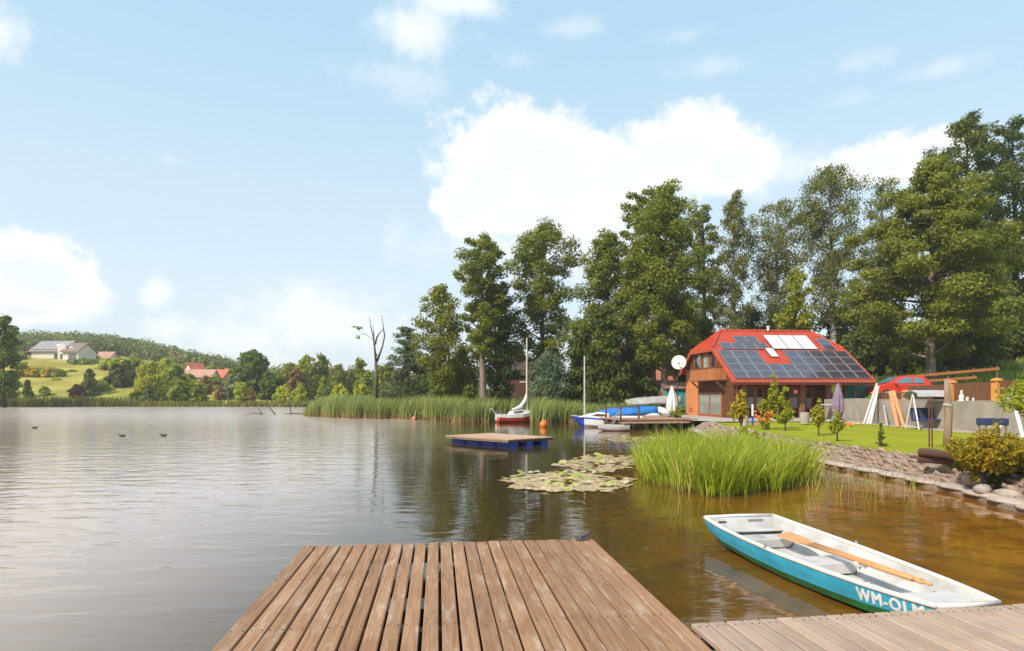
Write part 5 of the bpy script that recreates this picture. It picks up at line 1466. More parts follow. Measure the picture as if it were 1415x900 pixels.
for k in range(1):
    for r_ in range(2): panel(ua+k*pw, ua+(k+1)*pw-.1, va+r_*rh*.9, va+(r_+1)*rh*.9, 'solar_panel', SOLAR, ALU)
ua, ub = ruv(690, 228)[0], ruv(940, 228)[0]; vc = ruv(800, 142)[1]
COLL = mat('collector_glass', (0.66, 0.70, 0.72), (0.60, 0.64, 0.66), 1, .18, coat=.4)  # white base colour stands for cloud reflected in the glass
w = (ub-ua)/3
for k in range(3): panel(ua+k*w, ua+(k+1)*w, va+.02, min(vc, SLEN-.35), 'solar_collector', COLL, ALU, .09)
ua, ub = ruv(668, 262)[0], ruv(715, 262)[0]; v0_, v1_ = ruv(690, 262)[1], ruv(665, 213)[1]
panel(ua, ub, v0_, v1_, 'roof_window', COLL, mat('roof_window_frame', (.22, .20, .19), (.16, .15, .14), 5, .5), .08)

# satellite dish, teal shed, tarp screen, sign by the chalet
p = at(938.5, 501.5, 51.5)
root = thing('satellite_dish', 'white satellite dish on a pole at the lake-side eave of the chalet', 'satellite dish', (p.x, p.y+.5, hz(p.x, p.y)))
z_ = p.z - root.location.z
b = MB(); pr = []
for i in range(7): r_ = .56*i/6; pr.append((max(r_, .001), .18*(r_/.56)**2))
b.lathe(pr + [(.575, .18), (.55, .16)] , 20)
o = b.build('dish', mat('dish_white', (.72, .70, .66), (.62, .60, .56), 5, .5), root, loc=(0, -.45, z_), rot=(R(78), 0, R(-20)), smooth=False)
b = MB(); b.tube([(0, 0, .0), (0, -.02, z_-.1), (0, -.25, z_)], .04, 8); b.build('pole', DARKMETAL, root)
b = MB(); b.tube([(0, -.45, z_-.45), (-.15, -1.0, z_-.1)], .018, 6); b.box((-.16, -1.03, z_-.06), (.1, .12, .1)); b.build('receiver_arm', DARKMETAL, root)
p = at(942, 578, 56)
zs = hz(p.x, 56)
root = thing('shed', 'low teal shed with a rusty sheet roof behind the lake-side corner of the chalet', 'shed', (p.x-.4, 56, .5))
b = MB(); b.box((.6, 1.2, 1.1), (3.0, 2.4, 2.2)); b.build('wall', TEAL, root)
b = MB()
for i in range(7): b.box((-.8+i*.45, -.012, 1.1), (.03, .02, 2.16))
b.build('batten', mat('teal_dark', (.04, .24, .25), (.03, .18, .19), 4, .6), root)
b = MB(); b.prism([(-1.1, -.25, 2.2), (-1.1, 2.6, 2.75), (-1.1, 2.6, 2.82), (-1.1, -.25, 2.27)], (3.4, 0, 0)); b.build('roof', mat('rusty_sheet', (.36, .20, .14), (.26, .14, .10), 3, .7), root)
x0, x1 = local_hit(1163, 545, (0, .9, 0), (0, 1, 0)).x, local_hit(1210, 545, (0, .9, 0), (0, 1, 0)).x
root = thing('tarp_screen', 'teal tarpaulin screen on a pole frame under the right end of the chalet roof', 'screen', CM @ Vector((x0, .9, 0)), CHT)
b = MB(); n_ = 14; w = x1-x0
b.add([(w*i/n_, .05*math.sin(i*1.9), z) for i in range(n_+1) for z in (1.05, 2.5)] + [(w*i/n_, .05*math.sin(i*1.9)+.02, z) for i in range(n_+1) for z in (1.05, 2.5)],
      [(2*i, 2*i+2, 2*i+3, 2*i+1) for i in range(n_)] + [(2*n_+2+2*i+1, 2*n_+2+2*i+3, 2*n_+2+2*i+2, 2*n_+2+2*i) for i in range(n_)])
b.build('tarp', TEAL, root)
b = MB()
for x in (0.02, w*.5, w-.02): b.box((x, -.12, 1.25), (.06, .05, 2.5))
for z in (1.0, 1.78): b.box((w/2, -.17, z), (w, .04, .06))
b.build('frame', mat('scaffold_pole', (.36, .22, .18)), root)
p = CM @ local_hit(1099.5, 541, (0, -.15, 0), (0, 1, 0))
root = thing('round_sign', 'round red sign with a white middle hanging under the chalet eave', 'sign', p)
b = MB(); b.tube([(0, 0, 0), (0, .03, 0)], .20, 20); b.build('disc', mat('sign_red', (.55, .02, .02), (.45, .015, .015), 4, .4), root)
b = MB(); b.tube([(0, -.012, -.03), (0, 0.002, -.03)], .085, 16); b.build('centre', WHITE, root)
b = MB(); b.tube([(0, .02, .19), (0, .02, .55)], .015, 6); b.build('hanger', DARKMETAL, root)

# ------------------------------------------------------------------ pier terrace
PZ = 0.64
pts = [gp(854, 582, PZ), gp(966, 580.5, PZ), gp(957, 577.2, PZ)]
fl, fr = at(852, 0, 40.2), at(968, 0, 41.5)
fl = Vector((6.55, 40.0, 0)); fr = Vector((11.75, 41.2, 0))
d_ = (fr-fl).normalized(); pr_ = Vector((-d_.y, d_.x, 0)); Lp = (fr-fl).length
root = thing('pier', 'brown plank pier terrace on posts in front of the chalet', 'pier', fl, math.atan2(d_.y, d_.x))
b = MB(); k = 34
PP = plank_mat('pier_planks', (0.34, 0.17, 0.10), (0.42, 0.24, 0.155), (0.38, 0.25, 0.175), 1)
for i in range(k):
    b.var = rg.random(); w = Lp/k; chamfer_plank(b, 0, 6.5, w*(i+.5), w-.012, .05, PZ)
b.build('deck', PP, root)
b = MB(); b.var = .5
for y in (.08, 2.2, 4.4, 6.3): b.box((Lp/2, y, PZ-.15), (Lp-.05, .12, .19))
b.build('beam', FR, root)
b = MB(); b.var = .7; b.box((Lp*.40, -.5, PZ-.19), (Lp*.80, .9, .06)); b.build('lower_step', PP, root)
for i in range(7):
    for y in (.1, 3.0):
        b = MB(); x = .25+i*(Lp-.5)/6; b.tube([(x, y, -1.3), (x, y, PZ-.245)], .085, 8); b.build('post', mat('pier_post', (.30, .235, .19), (.20, .155, .125), 4, .85), root)
b = MB(); b.var = .3
bx_ = lambda x, y: b.box((x, y, PZ+.42), (.10, .10, .84))
for x, y in ((.18, .12), (1.55, .5), (0.35, 3.0)): bx_(x, y)
b.build('railing_post', BROWNWOOD, root)
b = MB(); b.beam((.18, .12, PZ+.78), (1.5, .5, PZ+.74), .06, .06); b.beam((.18, .17, PZ+.70), (.35, 2.95, PZ+.70), .06, .06); b.build('railing', BROWNWOOD, root)
b = MB(); b.beam((-.55, .2, .12), (.1, .2, PZ+.6), .05, .05); b.beam((-.55, -.15, .12), (.1, -.15, PZ+.6), .05, .05)
for i in range(4): b.box((-.42+i*.13, .02, .28+i*.2), (.03, .36, .03))
b.build('boarding_ladder', STEEL, root)

# parasols
def parasol(lb, px, pyb, pyt, d, clothm, rad, zb=None, poleh=None):
    p = at(px, pyb, d); top = at(px, pyt, d).z; z0 = zb if zb is not None else hz(p.x, d)
    root = thing('parasol', lb, 'parasol', (p.x, d, z0)); H = top-z0; lo = p.z-z0
    b = MB(); n = 16; vs, fs_ = [], []
    for t, r_ in ((0, .62), (.04, .80), (.25, 1.0), (.55, .78), (.8, .45), (.94, .22), (1, .05)):
        for k in range(n):
            a = 2*math.pi*k/n; q = rad*r_*(1+.22*(1-t)*(1 if k % 2 else -1)); vs.append((q*math.cos(a), q*math.sin(a), lo+(H-lo)*t))
    for i in range(6):
        for k in range(n): fs_.append((i*n+k, i*n+(k+1) % n, (i+1)*n+(k+1) % n, (i+1)*n+k))
    fs_ += [tuple(range(n))[::-1], tuple(6*n+k for k in range(n))]
    b.add(vs, fs_); b.build('canopy', clothm, root)
    b = MB(); b.tube([(0, 0, 0), (0, 0, H+.06)], .03, 8); b.build('pole', BROWNWOOD, root)
    b = MB(); b.lathe([(.30, 0), (.30, .06), (.08, .10), (.05, .28)], 14); b.build('base', DARKMETAL, root)
    b = MB(); b.tube([(0, 0, lo+.55*(H-lo)-.03), (0, 0, lo+.55*(H-lo)+.03)], rad*.80, 12); b.build('strap', clothm, root)
parasol('closed white parasol standing on the pier terrace beside the chalet', 928.5, 569, 533, 45, WHITE_MATT, .34, zb=PZ)
parasol('closed purple parasol standing on the lawn before the right end of the chalet', 1158, 571, 529, 41, mat('purple_cloth', (.27, .19, .27), (.20, .14, .21), 5, .85, .02), .34, zb=.56)

# covered boats and gear behind the pier
def tarp_boat(lb, p, L, wd_, ht, rz, m_, seed, name='covered_boat', zb=.0):
    root = thing(name, lb, 'boat', (p.x, p.y, p.z), rz)
    rg2 = random.Random(seed); b = MB(); n = 18; k_ = 9; vs = []
    for i in range(n+1):
        t = i/n; w = wd_*(math.sin(math.pi*min(1, .18+.78*t))**.6); hgt_ = ht*(.65+.35*math.sin(t*2.4+.3))
        for j in range(k_):
            u = -1+2*j/(k_-1); y = w*u; z = hgt_*(1-abs(u)**1.8*.9) + rg2.uniform(-.03, .03) + .16*L*(t-.5)*.35
            vs.append((L*(t-.5), y, z))
    m0 = len(vs)
    vs += [(x, y*.9, min(z, ht*.2)-.12) for x, y, z in vs]
    fs_ = [(i*k_+j, (i+1)*k_+j, (i+1)*k_+j+1, i*k_+j+1) for i in range(n) for j in range(k_-1)]
    fs_ += [tuple(m0+q for q in f[::-1]) for f in fs_]
    rim = [i*k_ for i in range(n+1)] + [n*k_+j for j in range(1, k_)] + [i*k_+k_-1 for i in range(n-1, -1, -1)] + [j for j in range(k_-2, 0, -1)]
    fs_ += [(rim[i], rim[(i+1) % len(rim)], m0+rim[(i+1) % len(rim)], m0+rim[i]) for i in range(len(rim))]
    b.add(vs, fs_); b.build('tarpaulin', m_, root, smooth=True)
    return root
p = at(861, 569, 47)
root = tarp_boat('boat covered by a bright blue tarpaulin behind the pier', Vector((p.x+.4, 47, p.z-.18)), 4.4, .95, .55, R(12), TARPBLUE, 3)
for x in (-1.2, 1.2):
    b = MB(); b.box((x, 0, -.35), (.12, 1.3, .50)); b.build('trestle', DARKWOOD, root)
p = at(905, 558, 53)
root = tarp_boat('boat under a crumpled grey tarpaulin behind the white parasol', Vector((p.x-.1, 53, p.z)), 4.6, .9, .6, R(2), TARPGREY, 5)
for x in (-1.3, 1.2):
    b = MB(); b.box((x, 0, -.40), (.9, 1.2, .72)); b.build('trestle', mat('trestle_grey', (.4, .36, .32), (.3, .27, .24), 3, .8), root)
p = at(893, 573, 46)
def kayak(lb, p, L, rz, ht=.3):
    root = thing('upturned_boat', lb, 'boat', p, rz)
    b = MB(); n = 14; k_ = 7; vs = []
    for i in range(n+1):
        t = i/n; w = .42*math.sin(math.pi*min(1, .08+.84*t))**.6
        for j in range(k_):
            u = math.pi*j/(k_-1); vs.append((L*(t-.5), w*math.cos(u), ht*math.sin(u)*(.5+.5*math.sin(math.pi*t))))
    fs_ = [(i*k_+j, (i+1)*k_+j, (i+1)*k_+j+1, i*k_+j+1) for i in range(n) for j in range(k_-1)]
    fs_ += [tuple(j for j in range(k_))[::-1], tuple(n*k_+j for j in range(k_))] + [(i*k_, i*k_+k_-1, (i+1)*k_+k_-1, (i+1)*k_) for i in range(n)]
    b.add(vs, fs_); b.build('hull', WHITE, root, smooth=True)
    b = MB(); b.tube([(-L*.42, 0, ht*.62), (0, 0, ht+.01), (L*.42, 0, ht*.62)], .025, 6); b.build('keel_strip', GREYPAD, root)
kayak('long white upturned boat lying behind the pier railing', Vector((at(893, 0, 46.2).x, 46.9, .60)), 2.3, R(8), .36)
kayak('short white upturned boat lying left of the white parasol', Vector((at(917, 0, 47).x, 48.2, .66)), 1.4, R(-14), .62)
p = at(840, 575, 46)
root = thing('mooring_stake', 'short pale stake standing behind the blue and white sailboat', 'post', (p.x, 46, hz(p.x, 46)), 0, None, rot=(0, R(-8), 0))
b = MB(); b.tube([(0, 0, 0), (0, 0, .95)], [.07, .06], 8); b.tube([(0, 0, .95), (0, 0, 1.0)], [.075, .05], 8); b.build('stake_shaft', GREYWOOD, root)

# house in the trees, hut, low fence behind reeds
def simple_house(name, lb, cat, loc, rz, w, d, h, rh_, wallm, roofm, over=.5, windows=(), ridge_x=True, chim=None):
    root = thing(name, lb, cat, loc, rz)
    b = MB(); b.box((0, 0, h/2-.3), (w, d, h+.6))
    if ridge_x:
        for s in (-1, 1): b.prism([(s*(w/2-.004), -d/2, h-.004), (s*(w/2-.004), d/2, h-.004), (s*(w/2-.004), 0, h+rh_-.05)], (-s*.2, 0, 0))
    b.build('wall', wallm, root)
    b = MB(); a, c = w/2+over, d/2+over; zz = h - rh_*over/(d/2)
    b.prism([(-a, -c, zz), (-a, 0, h+rh_), (-a, c, zz), (-a, c, zz+.18), (-a, 0, h+rh_+.2), (-a, -c, zz+.18)], (2*a, 0, 0))
    r_ = b.build('roof', roofm, root)
    if chim:
        b = MB(); b.box((chim[0], chim[1], h+rh_*.8), (.6, .6, 1.8)); b.build('chimney', chim[2], r_)
    for (x, z, ww, wh, side_) in windows:
        b = MB()
        if side_ == 'f': b.box((x, -d/2-.02, z), (ww, .06, wh))
        else: b.box((w/2+.02, x, z), (.06, ww, wh))
        f_ = b.build('window', WHITE, root)
        b = MB()
        if side_ == 'f': b.box((x, -d/2-.05, z), (ww-.16, .03, wh-.16))
        else: b.box((w/2+.05, x, z), (.03, ww-.16, wh-.16))
        b.build('pane', GLASS, f_)
    return root
PEACH = mat('peach_tiles', (.52, .19, .10), (.42, .14, .075), 3, .6, .02)
p = at(884, 527, 80)
simple_house('tree_house', 'house with an orange tiled roof half hidden in the trees behind the pier', 'house', (p.x+.3, 82, hz(p.x, 82)), R(20), 7.5, 6, p.z-hz(p.x, 82)+.6, 3.6, mat('timber_orange', (.45, .16, .08), (.36, .12, .06), 3, .7), PEACH, .5, [(-1.5, 1.6, 1, 1.2, 'f'), (1.2, 1.6, 1, 1.2, 'f')])
p = at(715, 550, 74)
simple_house('hut', 'dark brown wooden hut hidden between the trees behind the red sailboat', 'hut', (p.x, 75.5, hz(p.x, 75)), R(-8), 3.4, 3, 3.0, 1.5, mat('hut_brown', (.10, .045, .035), (.07, .03, .025), 4, .8), mat('hut_roof', (.08, .05, .045), (.06, .04, .035), 4, .8), .3, [])
pa, pb = at(682, 556, 67), at(722, 556, 66)
root = thing('low_fence', 'low reddish board fence behind the reeds left of the hut', 'fence', (pa.x, 67, hz(pa.x, 67)))
b = MB(); L = pb.x-pa.x
for i in range(24): b.box((L*i/23, -i/23, .55), (.10, .03, .9))
b.build('boards', mat('fence_red', (.26, .12, .075), (.2, .09, .055), 5, .8), root)
b = MB(); b.beam((0, .04, .75), (L, -.96, .75), .05, .08); b.beam((0, .04, .3), (L, -.96, .3), .05, .08); b.build('rail', BROWNWOOD, root)
p = at(748, 525, 58)
root = thing('folded_sail', 'dark blue rolled sail on a leaning spar beside the willow bush', 'sail', (p.x, 58, hz(p.x, 58)), 0, None, rot=(0, R(-6), 0))
b = MB(); b.tube([(0, 0, 0), (0, 0, 4.2)], [.05, .03], 6); b.build('spar', STEEL, root)
b = MB(); b.tube([(.02, 0, .7), (.02, -.02, 1.3), (.0, 0, 2.2), (0, 0, 2.6)], [.07, .2, .16, .04], 8); b.build('rolled_cloth', NAVY, root, smooth=True)

# ------------------------------------------------------------------ retaining wall, pillars, fence
CONC = mat('raw_concrete', (.37, .315, .265), (.27, .225, .19), 0.9, .9, .02)
CONC2 = mat('concrete_cap', (.44, .40, .36), (.34, .30, .27), 2, .85, .01)
ys = [9.0, 14, 20, 25.5, 31, 38, 43.6]
root = thing('retaining_wall', 'long rough concrete retaining wall along the back of the lawn', 'wall', (0, 0, 0))
b = MB(); vs = []
for y in ys:
    x = float(wall_x(y)); vs += [(x-.02, y, .3), (x+.34, y, .3), (x+.34, y, 1.86), (x-.02, y, 1.86)]
fs_ = []
for i in range(len(ys)-1):
    for j in range(4): fs_.append((4*i+j, 4*i+(j+1) % 4, 4*i+4+(j+1) % 4, 4*i+4+j))
fs_ += [(3, 2, 1, 0), tuple(4*(len(ys)-1)+j for j in range(4))]
b.add(vs, fs_); b.build('wall_body', CONC, root)
b = MB(); vs = []
for y in ys:
    x = float(wall_x(y)); vs += [(x-.75, y, .50), (x-.025, y, .50), (x-.025, y, .545), (x-.75, y, .545)]
b.add(vs, fs_); b.build('footing_strip', CONC2, root)
YEL = mat('yellow_plaster', (.62, .30, .075), (.54, .24, .06), 4, .75, .006)
YELC = mat('orange_cap', (.66, .26, .07), (.56, .20, .05), 4, .7)
G_P = 'yellow pillars of the brown fence'
pil = []
for px, top_, y, lb in ((1217, 543, 37.2, 'yellow fence pillar behind the white leaning poles'), (1276, 540, 34.0, 'yellow fence pillar at the tail of the red car'),
                  (1332, 527, 30.2, 'yellow fence pillar right of the round wooden post'), (1387, 524, 27.2, 'tallest yellow fence pillar near the right edge')):
    x = float(wall_x(y))+.17; zt = at(px, top_, y).z
    root = thing('fence_pillar', lb, 'pillar', (x, y, 1.862), R(4), G_P); H = max(.45, zt-1.86); pil.append((x, y, H))
    b = MB(); b.box((0, 0, (H-.1)/2), (.30, .30, H-.1)); b.build('shaft', YEL, root, bevel=.015)
    b = MB(); b.lathe([(.20, H-.10), (.235, H-.08), (.235, H-.03), (.15, H+.02), (.02, H+.05)], 14); b.build('cap', YELC, root)
G_F = 'brown picket fence panels between the yellow pillars'
lbs = ['brown picket panel in front of the red car', 'brown picket panel left of the round wooden post', 'brown picket panel between the two pillars right of the round post', 'brown picket panel at the right edge of the photo']
pil2 = pil + [(float(wall_x(23.0))+.17, 23.0, .8)]
for i in range(4):
    (xa, ya_, ha), (xb, yb_, hb) = pil2[i], pil2[i+1]
    a, c = Vector((xa, ya_, 0)), Vector((xb, yb_, 0)); dd = (c-a).normalized(); a = a+dd*.17; c = c-dd*.17; L = (c-a).length
    root = thing('picket_fence', lbs[i], 'fence', (a.x, a.y, 1.86), math.atan2(dd.y, dd.x), G_F)
    hF = .34 if i == 0 else .66 + .05*i
    b = MB(); k = int(L/.115)
    for j in range(k): b.box((L*(j+.5)/k, 0, .05+hF/2), (.085, .022, hF+rg.uniform(-.01, .01)))
    b.build('pickets', BROWNWOOD, root)
    b = MB(); b.box((L/2, .035, .16), (L, .045, .07)); b.box((L/2, .035, hF-.08), (L, .045, .07)); b.build('rail', mat('fence_rail', (.30, .15, .085), (.22, .10, .06), 4, .7), root)
# orange rails on the slope
root = thing('rail_fence', 'orange board rail fence climbing the slope behind the red car', 'fence', (0, 0, 0))
for (pxa, pya, pxb, pyb, dA, dB) in ((1234, 522.5, 1381, 509.5, 47.5, 41.5), (1234, 530, 1350, 521.5, 47.4, 42.7)):
    b = MB(); k = 3
    for i in range(k):
        s0, s1 = i/k, (i+1)/k
        A, B = at(pxa+(pxb-pxa)*s0, pya+(pyb-pya)*s0, dA+(dB-dA)*s0), at(pxa+(pxb-pxa)*s1, pya+(pyb-pya)*s1, dA+(dB-dA)*s1)
        b.beam(A, B, .04, .17+.004*i)
    b.build('board', ORANGEWOOD, root)
for s in (0.02, .27, .52, .76, .98):
    A = at(1234+147*s, 521-13*s, 47.62-6*s); zg = hz(A.x, A.y)
    b = MB(); b.tube([(A.x, A.y, min(zg, A.z-.6)-.1), (A.x, A.y, A.z+.12)], .06, 8); b.build('post', BROWNWOOD, root)

# ------------------------------------------------------------------ car
RED = mat('car_red', (.62, .035, .018), (.55, .028, .014), 1.0, .28, coat=.6)
TYRE = mat('tyre_rubber', (.02, .02, .02), (.015, .015, .015), 5, .8)
cd = 44.5
pc = at(1241, 541, cd)
root = thing('parked_car', 'red hatchback parked beside the chalet behind the retaining wall', 'car', (pc.x, cd, hz(pc.x, cd)+.02), R(176))
# local +X is the nose (pointing left in the photo); side outline
prof_ = [(-1.72, .35), (-1.78, .75), (-1.70, 1.02), (-1.48, 1.38), (-1.15, 1.50), (-.35, 1.55), (.28, 1.46), (.98, 1.02), (1.62, .86), (1.80, .68), (1.82, .38)]
b = MB(); n = len(prof_); vs = []
sec = [(-.78, .94), (-.84, 1.0), (.84, 1.0), (.78, .94)]
def cary(z): return .84 if z < .98 else .84 - (z-.98)*.34
for s in (-1, 1):
    for x, z in prof_: vs.append((x, s*cary(z), z))
for s in (-1, 1):
    for x, z in prof_: vs.append((x*.985, s*(cary(z)-.06), z + (.035 if z > .5 else -.03)))
fs_ = []
for i in range(n-1):
    fs_.append((i, i+1, 2*n+i+1, 2*n+i)); fs_.append((n+i+1, n+i, 3*n+i, 3*n+i+1)); fs_.append((2*n+i, 2*n+i+1, 3*n+i+1, 3*n+i))
fs_ += [tuple(range(n))[::-1], tuple(range(n, 2*n))]; fs_ += [(n-1, 0, 2*n, 2*n+n-1), (n+n-1, n, 3*n, 3*n+n-1)[::-1], (2*n, 3*n, 4*n-1, 3*n-1)]
b.add(vs, fs_); b.build('body', RED, root, bevel=.03)
CGLASS = glassmat('car_glass', (.10, .19, .22), .06)
for s in (-1, 1):
    for poly in ([(-1.28, 1.04), (-1.18, 1.36), (-.62, 1.43), (-.56, 1.04)], [(-.48, 1.04), (-.52, 1.435), (-.02, 1.42), (.72, 1.06)]):
        b = MB(); b.prism([(x, s*(cary(z)+.006), z) for x, z in poly], (0, s*.006, 0)); b.build('side_window', CGLASS, root)
    b = MB(); b.ball((.62, s*.98, 1.05), (.07, .12, .09), 10, 6); b.build('mirror', RED, root, smooth=True)
    for x in (-1.12, 1.16):
        b = MB(); b.tube([(x, s*.70, .31), (x, s*.86, .31)], .31, 20); w = b.build('wheel', TYRE, root)
        b = MB(); b.tube([(x, s*.855, .31), (x, s*.872, .31)], .20, 14); b.build('rim', STEEL, w)
    b = MB(); b.ball((1.68, s*.62, .74), (.12, .16, .09), 10, 6); b.build('headlight', CURTAIN_GLASS, root, smooth=True)
    b = MB(); b.box((-1.74, s*.70, .92), (.06, .16, .26)); b.build('tail_light', SRED, root)
b = MB(); b.prism([(.34, -.62, 1.475), (.34, .62, 1.475), (1.0, .70, 1.065), (1.0, -.70, 1.065)], (.012, 0, .02)); b.build('windscreen', CGLASS, root)
b = MB(); b.prism([(-1.52, -.6, 1.35), (-1.52, .6, 1.35), (-1.71, .68, 1.06), (-1.71, -.68, 1.06)], (-.015, 0, .012)); b.build('rear_window', CGLASS, root)

# ------------------------------------------------------------------ garden things
# poles and boards leaning on the wall
def leaning(name, lb, base, top, w, h, m_, grp=None):
    d = (top-base); rt = thing(name, lb, 'pole' if 'pole' in name else 'board', base, 0, grp, rot=d.to_track_quat('Z', 'Y').to_euler())
    b = MB(); b.box((0, 0, d.length/2), (w, h, d.length)); b.build(name+'_length', m_, rt, bevel=.006)
    return rt
def onl(px, py, d): return at(px, py, d)
def lean_at(xb, xt, yt, out=.9):         # foot `out` metres from the wall, head against its face
    y1 = 33.0; y0 = 33.0
    for _ in range(30):
        y1 = (float(wall_x(y1)) - .07)/(xt-CX)*F; y0 = (float(wall_x(y0)) - out)/(xb-CX)*F
    return Vector((at(xb, 0, y0).x, y0, .53)), Vector((at(xt, 0, y1).x, y1, at(0, yt, y1).z))
WP = mat('white_pole', (.70, .68, .65), (.60, .58, .55), 3, .5)
for i, (xb, xt, lb) in enumerate(((1193.5, 1212, 'leftmost of the white poles leaning on the retaining wall'), (1198.5, 1214, 'middle of the three white poles leaning on the retaining wall'), (1202.5, 1213.5, 'rightmost of the white poles leaning on the retaining wall'))):
    B_, T_ = lean_at(xb, xt, 530+i*4)
    leaning('leaning_pole', lb, B_, T_, .10, .06, WP, 'white poles leaning on the wall')
for i, (xb, xt, yt, lb) in enumerate(((1240.5, 1230, 541, 'left of the two orange boards leaning on the retaining wall'), (1249, 1234, 540, 'right of the two orange boards leaning on the retaining wall'))):
    B_, T_ = lean_at(xb, xt, yt)
    leaning('leaning_board', lb, B_, T_, .17, .05, mat('fresh_board', (.62, .30, .13), (.52, .235, .10), 4, .6), 'orange boards leaning on the wall')
B_, T_ = lean_at(1226, 1221, 560)
leaning('leaning_pole', 'short grey pole leaning between the white poles and the orange boards', B_, T_, .09, .05, CONC2)
B_, T_ = lean_at(1413.5, 1396, 537)
leaning('leaning_pole', 'thick white pole leaning against the wall at the right edge', B_, T_, .12, .07, WP)

# garden swing with a canopy
sd = 31.0
p = at(1278, 590, sd); cA, cB = at(1262, 0, sd).x, at(1306, 0, sd).x
root = thing('garden_swing', 'canopied garden swing seat with navy cushions before the concrete wall', 'swing', ((cA+cB)/2, sd, .52), R(-4))
hw_ = (cB-cA)/2 + .05; zc = at(0, 540, sd).z-.52
b = MB()
for s in (-1, 1):
    for yy in (-.65, .55): b.tube([(s*hw_, yy, 0), (s*(hw_-.03), -.05, zc-.12)], .03, 8)
    b.tube([(s*hw_, -.60, .1), (s*hw_, .50, .1)], .022, 8)
b.tube([(-hw_, -.05, zc-.12), (hw_, -.05, zc-.12)], .03, 8)
b.build('frame', WHITE, root)
b = MB(); vs = []
for i, (y, z) in enumerate(((-.75, zc-.26), (-.70, zc-.10), (-.2, zc+.02), (.35, zc-.04), (.62, zc-.22), (.66, zc-.36))):
    vs += [(-hw_-.12, y, z), (hw_+.12, y, z), (-hw_-.12, y, z-.03), (hw_+.12, y, z-.03)]
fs_ = []
for i in range(5): fs_ += [(4*i, 4*i+4, 4*i+5, 4*i+1), (4*i+2, 4*i+3, 4*i+7, 4*i+6), (4*i, 4*i+2, 4*i+6, 4*i+4), (4*i+1, 4*i+5, 4*i+7, 4*i+3)]
fs_ += [(0, 1, 3, 2), (20, 22, 23, 21)]
b.add(vs, fs_); b.build('canopy', mat('canopy_grey', (.46, .46, .48), (.38, .38, .40), 3, .7), root)
b = MB(); b.box((0, .02, .42), (2*hw_-.25, .55, .12)); b.build('seat_cushion', NAVY, root, bevel=.03)
b = MB(); b.box((0, .33, .72), (2*hw_-.25, .12, .56), rot=(R(-14), 0, 0)); b.build('back_cushion', NAVY, root, bevel=.03)
for s in (-1, 1):
    b = MB(); b.tube([(s*(hw_-.12), 0, .42), (s*(hw_-.08), -.05, zc-.13)], .012, 6); b.build('chain', STEEL, root)

# round wooden post, rusty poles, log border
p = gp(1309.5, 617, .52)
root = thing('wooden_post', 'thick round weathered wooden post standing on the lawn edge', 'post', (p.x, p.y, .48))
b = MB(); zt = at(0, 524, p.y).z-.48
b.tube([(0, 0, 0), (.01, 0, zt*.3), (.03, 0, zt*.55), (.0, 0, zt*.75), (-.02, 0, zt)], [.125, .11, .12, .095, .08], 12); b.build('post_shaft', mat('post_pale', (.36, .25, .18), (.24, .16, .115), 4, .85, .04, stretch=(3, 3, .3)), root, smooth=True)
b = MB(); b.tube([(0, 0, zt*.60), (0.02, 0, zt*.64)], .135, 12); b.build('rope_binding', mat('rope', (.42, .36, .30), (.32, .27, .22), 12, .9), root)
p = gp(1286, 618, .52)
root = thing('rusty_pole', 'pair of thin rusty iron poles joined by a crossbar on the lawn', 'pole', (p.x, p.y, .48))
zt = at(0, 548, p.y).z-.48
b = MB()
for x in (-.045, .045): b.tube([(x, 0, 0), (x, 0, zt)], .022, 8)
b.build('upright', RUST, root)
b = MB(); b.box((0, 0, zt*.97), (.14, .04, .04)); b.box((0, 0, zt*.48), (.14, .04, .04)); b.build('crossbar', RUST, root)
LOGM = mat('log_brown', (.13, .065, .042), (.08, .04, .027), 4, .85, .03, stretch=(.5, 3, 3))
LOGE = mat('log_end', (.26, .15, .095), (.18, .10, .065), 10, .85)
G_L = 'logs edging the flower bed'
for i, (a_, c_, r_, lb) in enumerate((((1270, 634), (1322, 643), .105, 'lower log of the border at the left of the yellow bush'), ((1272, 627), (1318, 632), .095, 'upper log of the border at the left of the yellow bush'), ((1318, 640), (1352, 648), .13, 'short log running under the yellow bush'))):
    A = gp(a_[0], a_[1], .55); B_ = gp(c_[0], c_[1], .55); A.z = B_.z = .60 if i != 1 else .76
    if i == 1: A.y = A.y*.94+.3; 
    A.y = 15.6 - .1*i; B_.y = 14.9 - .25*i
    A.x = at(a_[0], 0, A.y).x; B_.x = at(c_[0], 0, B_.y).x
    d = B_-A
    root = thing('border_log', lb, 'log', A, 0, G_L, rot=d.to_track_quat('X', 'Z').to_euler())
    b = MB(); L = d.length; b.tube([(0, 0, 0), (L*.3, .02, .01), (L*.7, -.02, 0), (L, 0, 0)], [r_, r_*1.05, r_*.95, r_], 10, cap=False); b.build('bark', LOGM, root, smooth=True)
    b = MB(); b.tube([(-.004, 0, 0), (.01, 0, 0)], r_*.98, 10); b.tube([(L-.01, 0, 0), (L+.004, 0, 0)], r_*.98, 10); b.build('cut_end', LOGE, root)

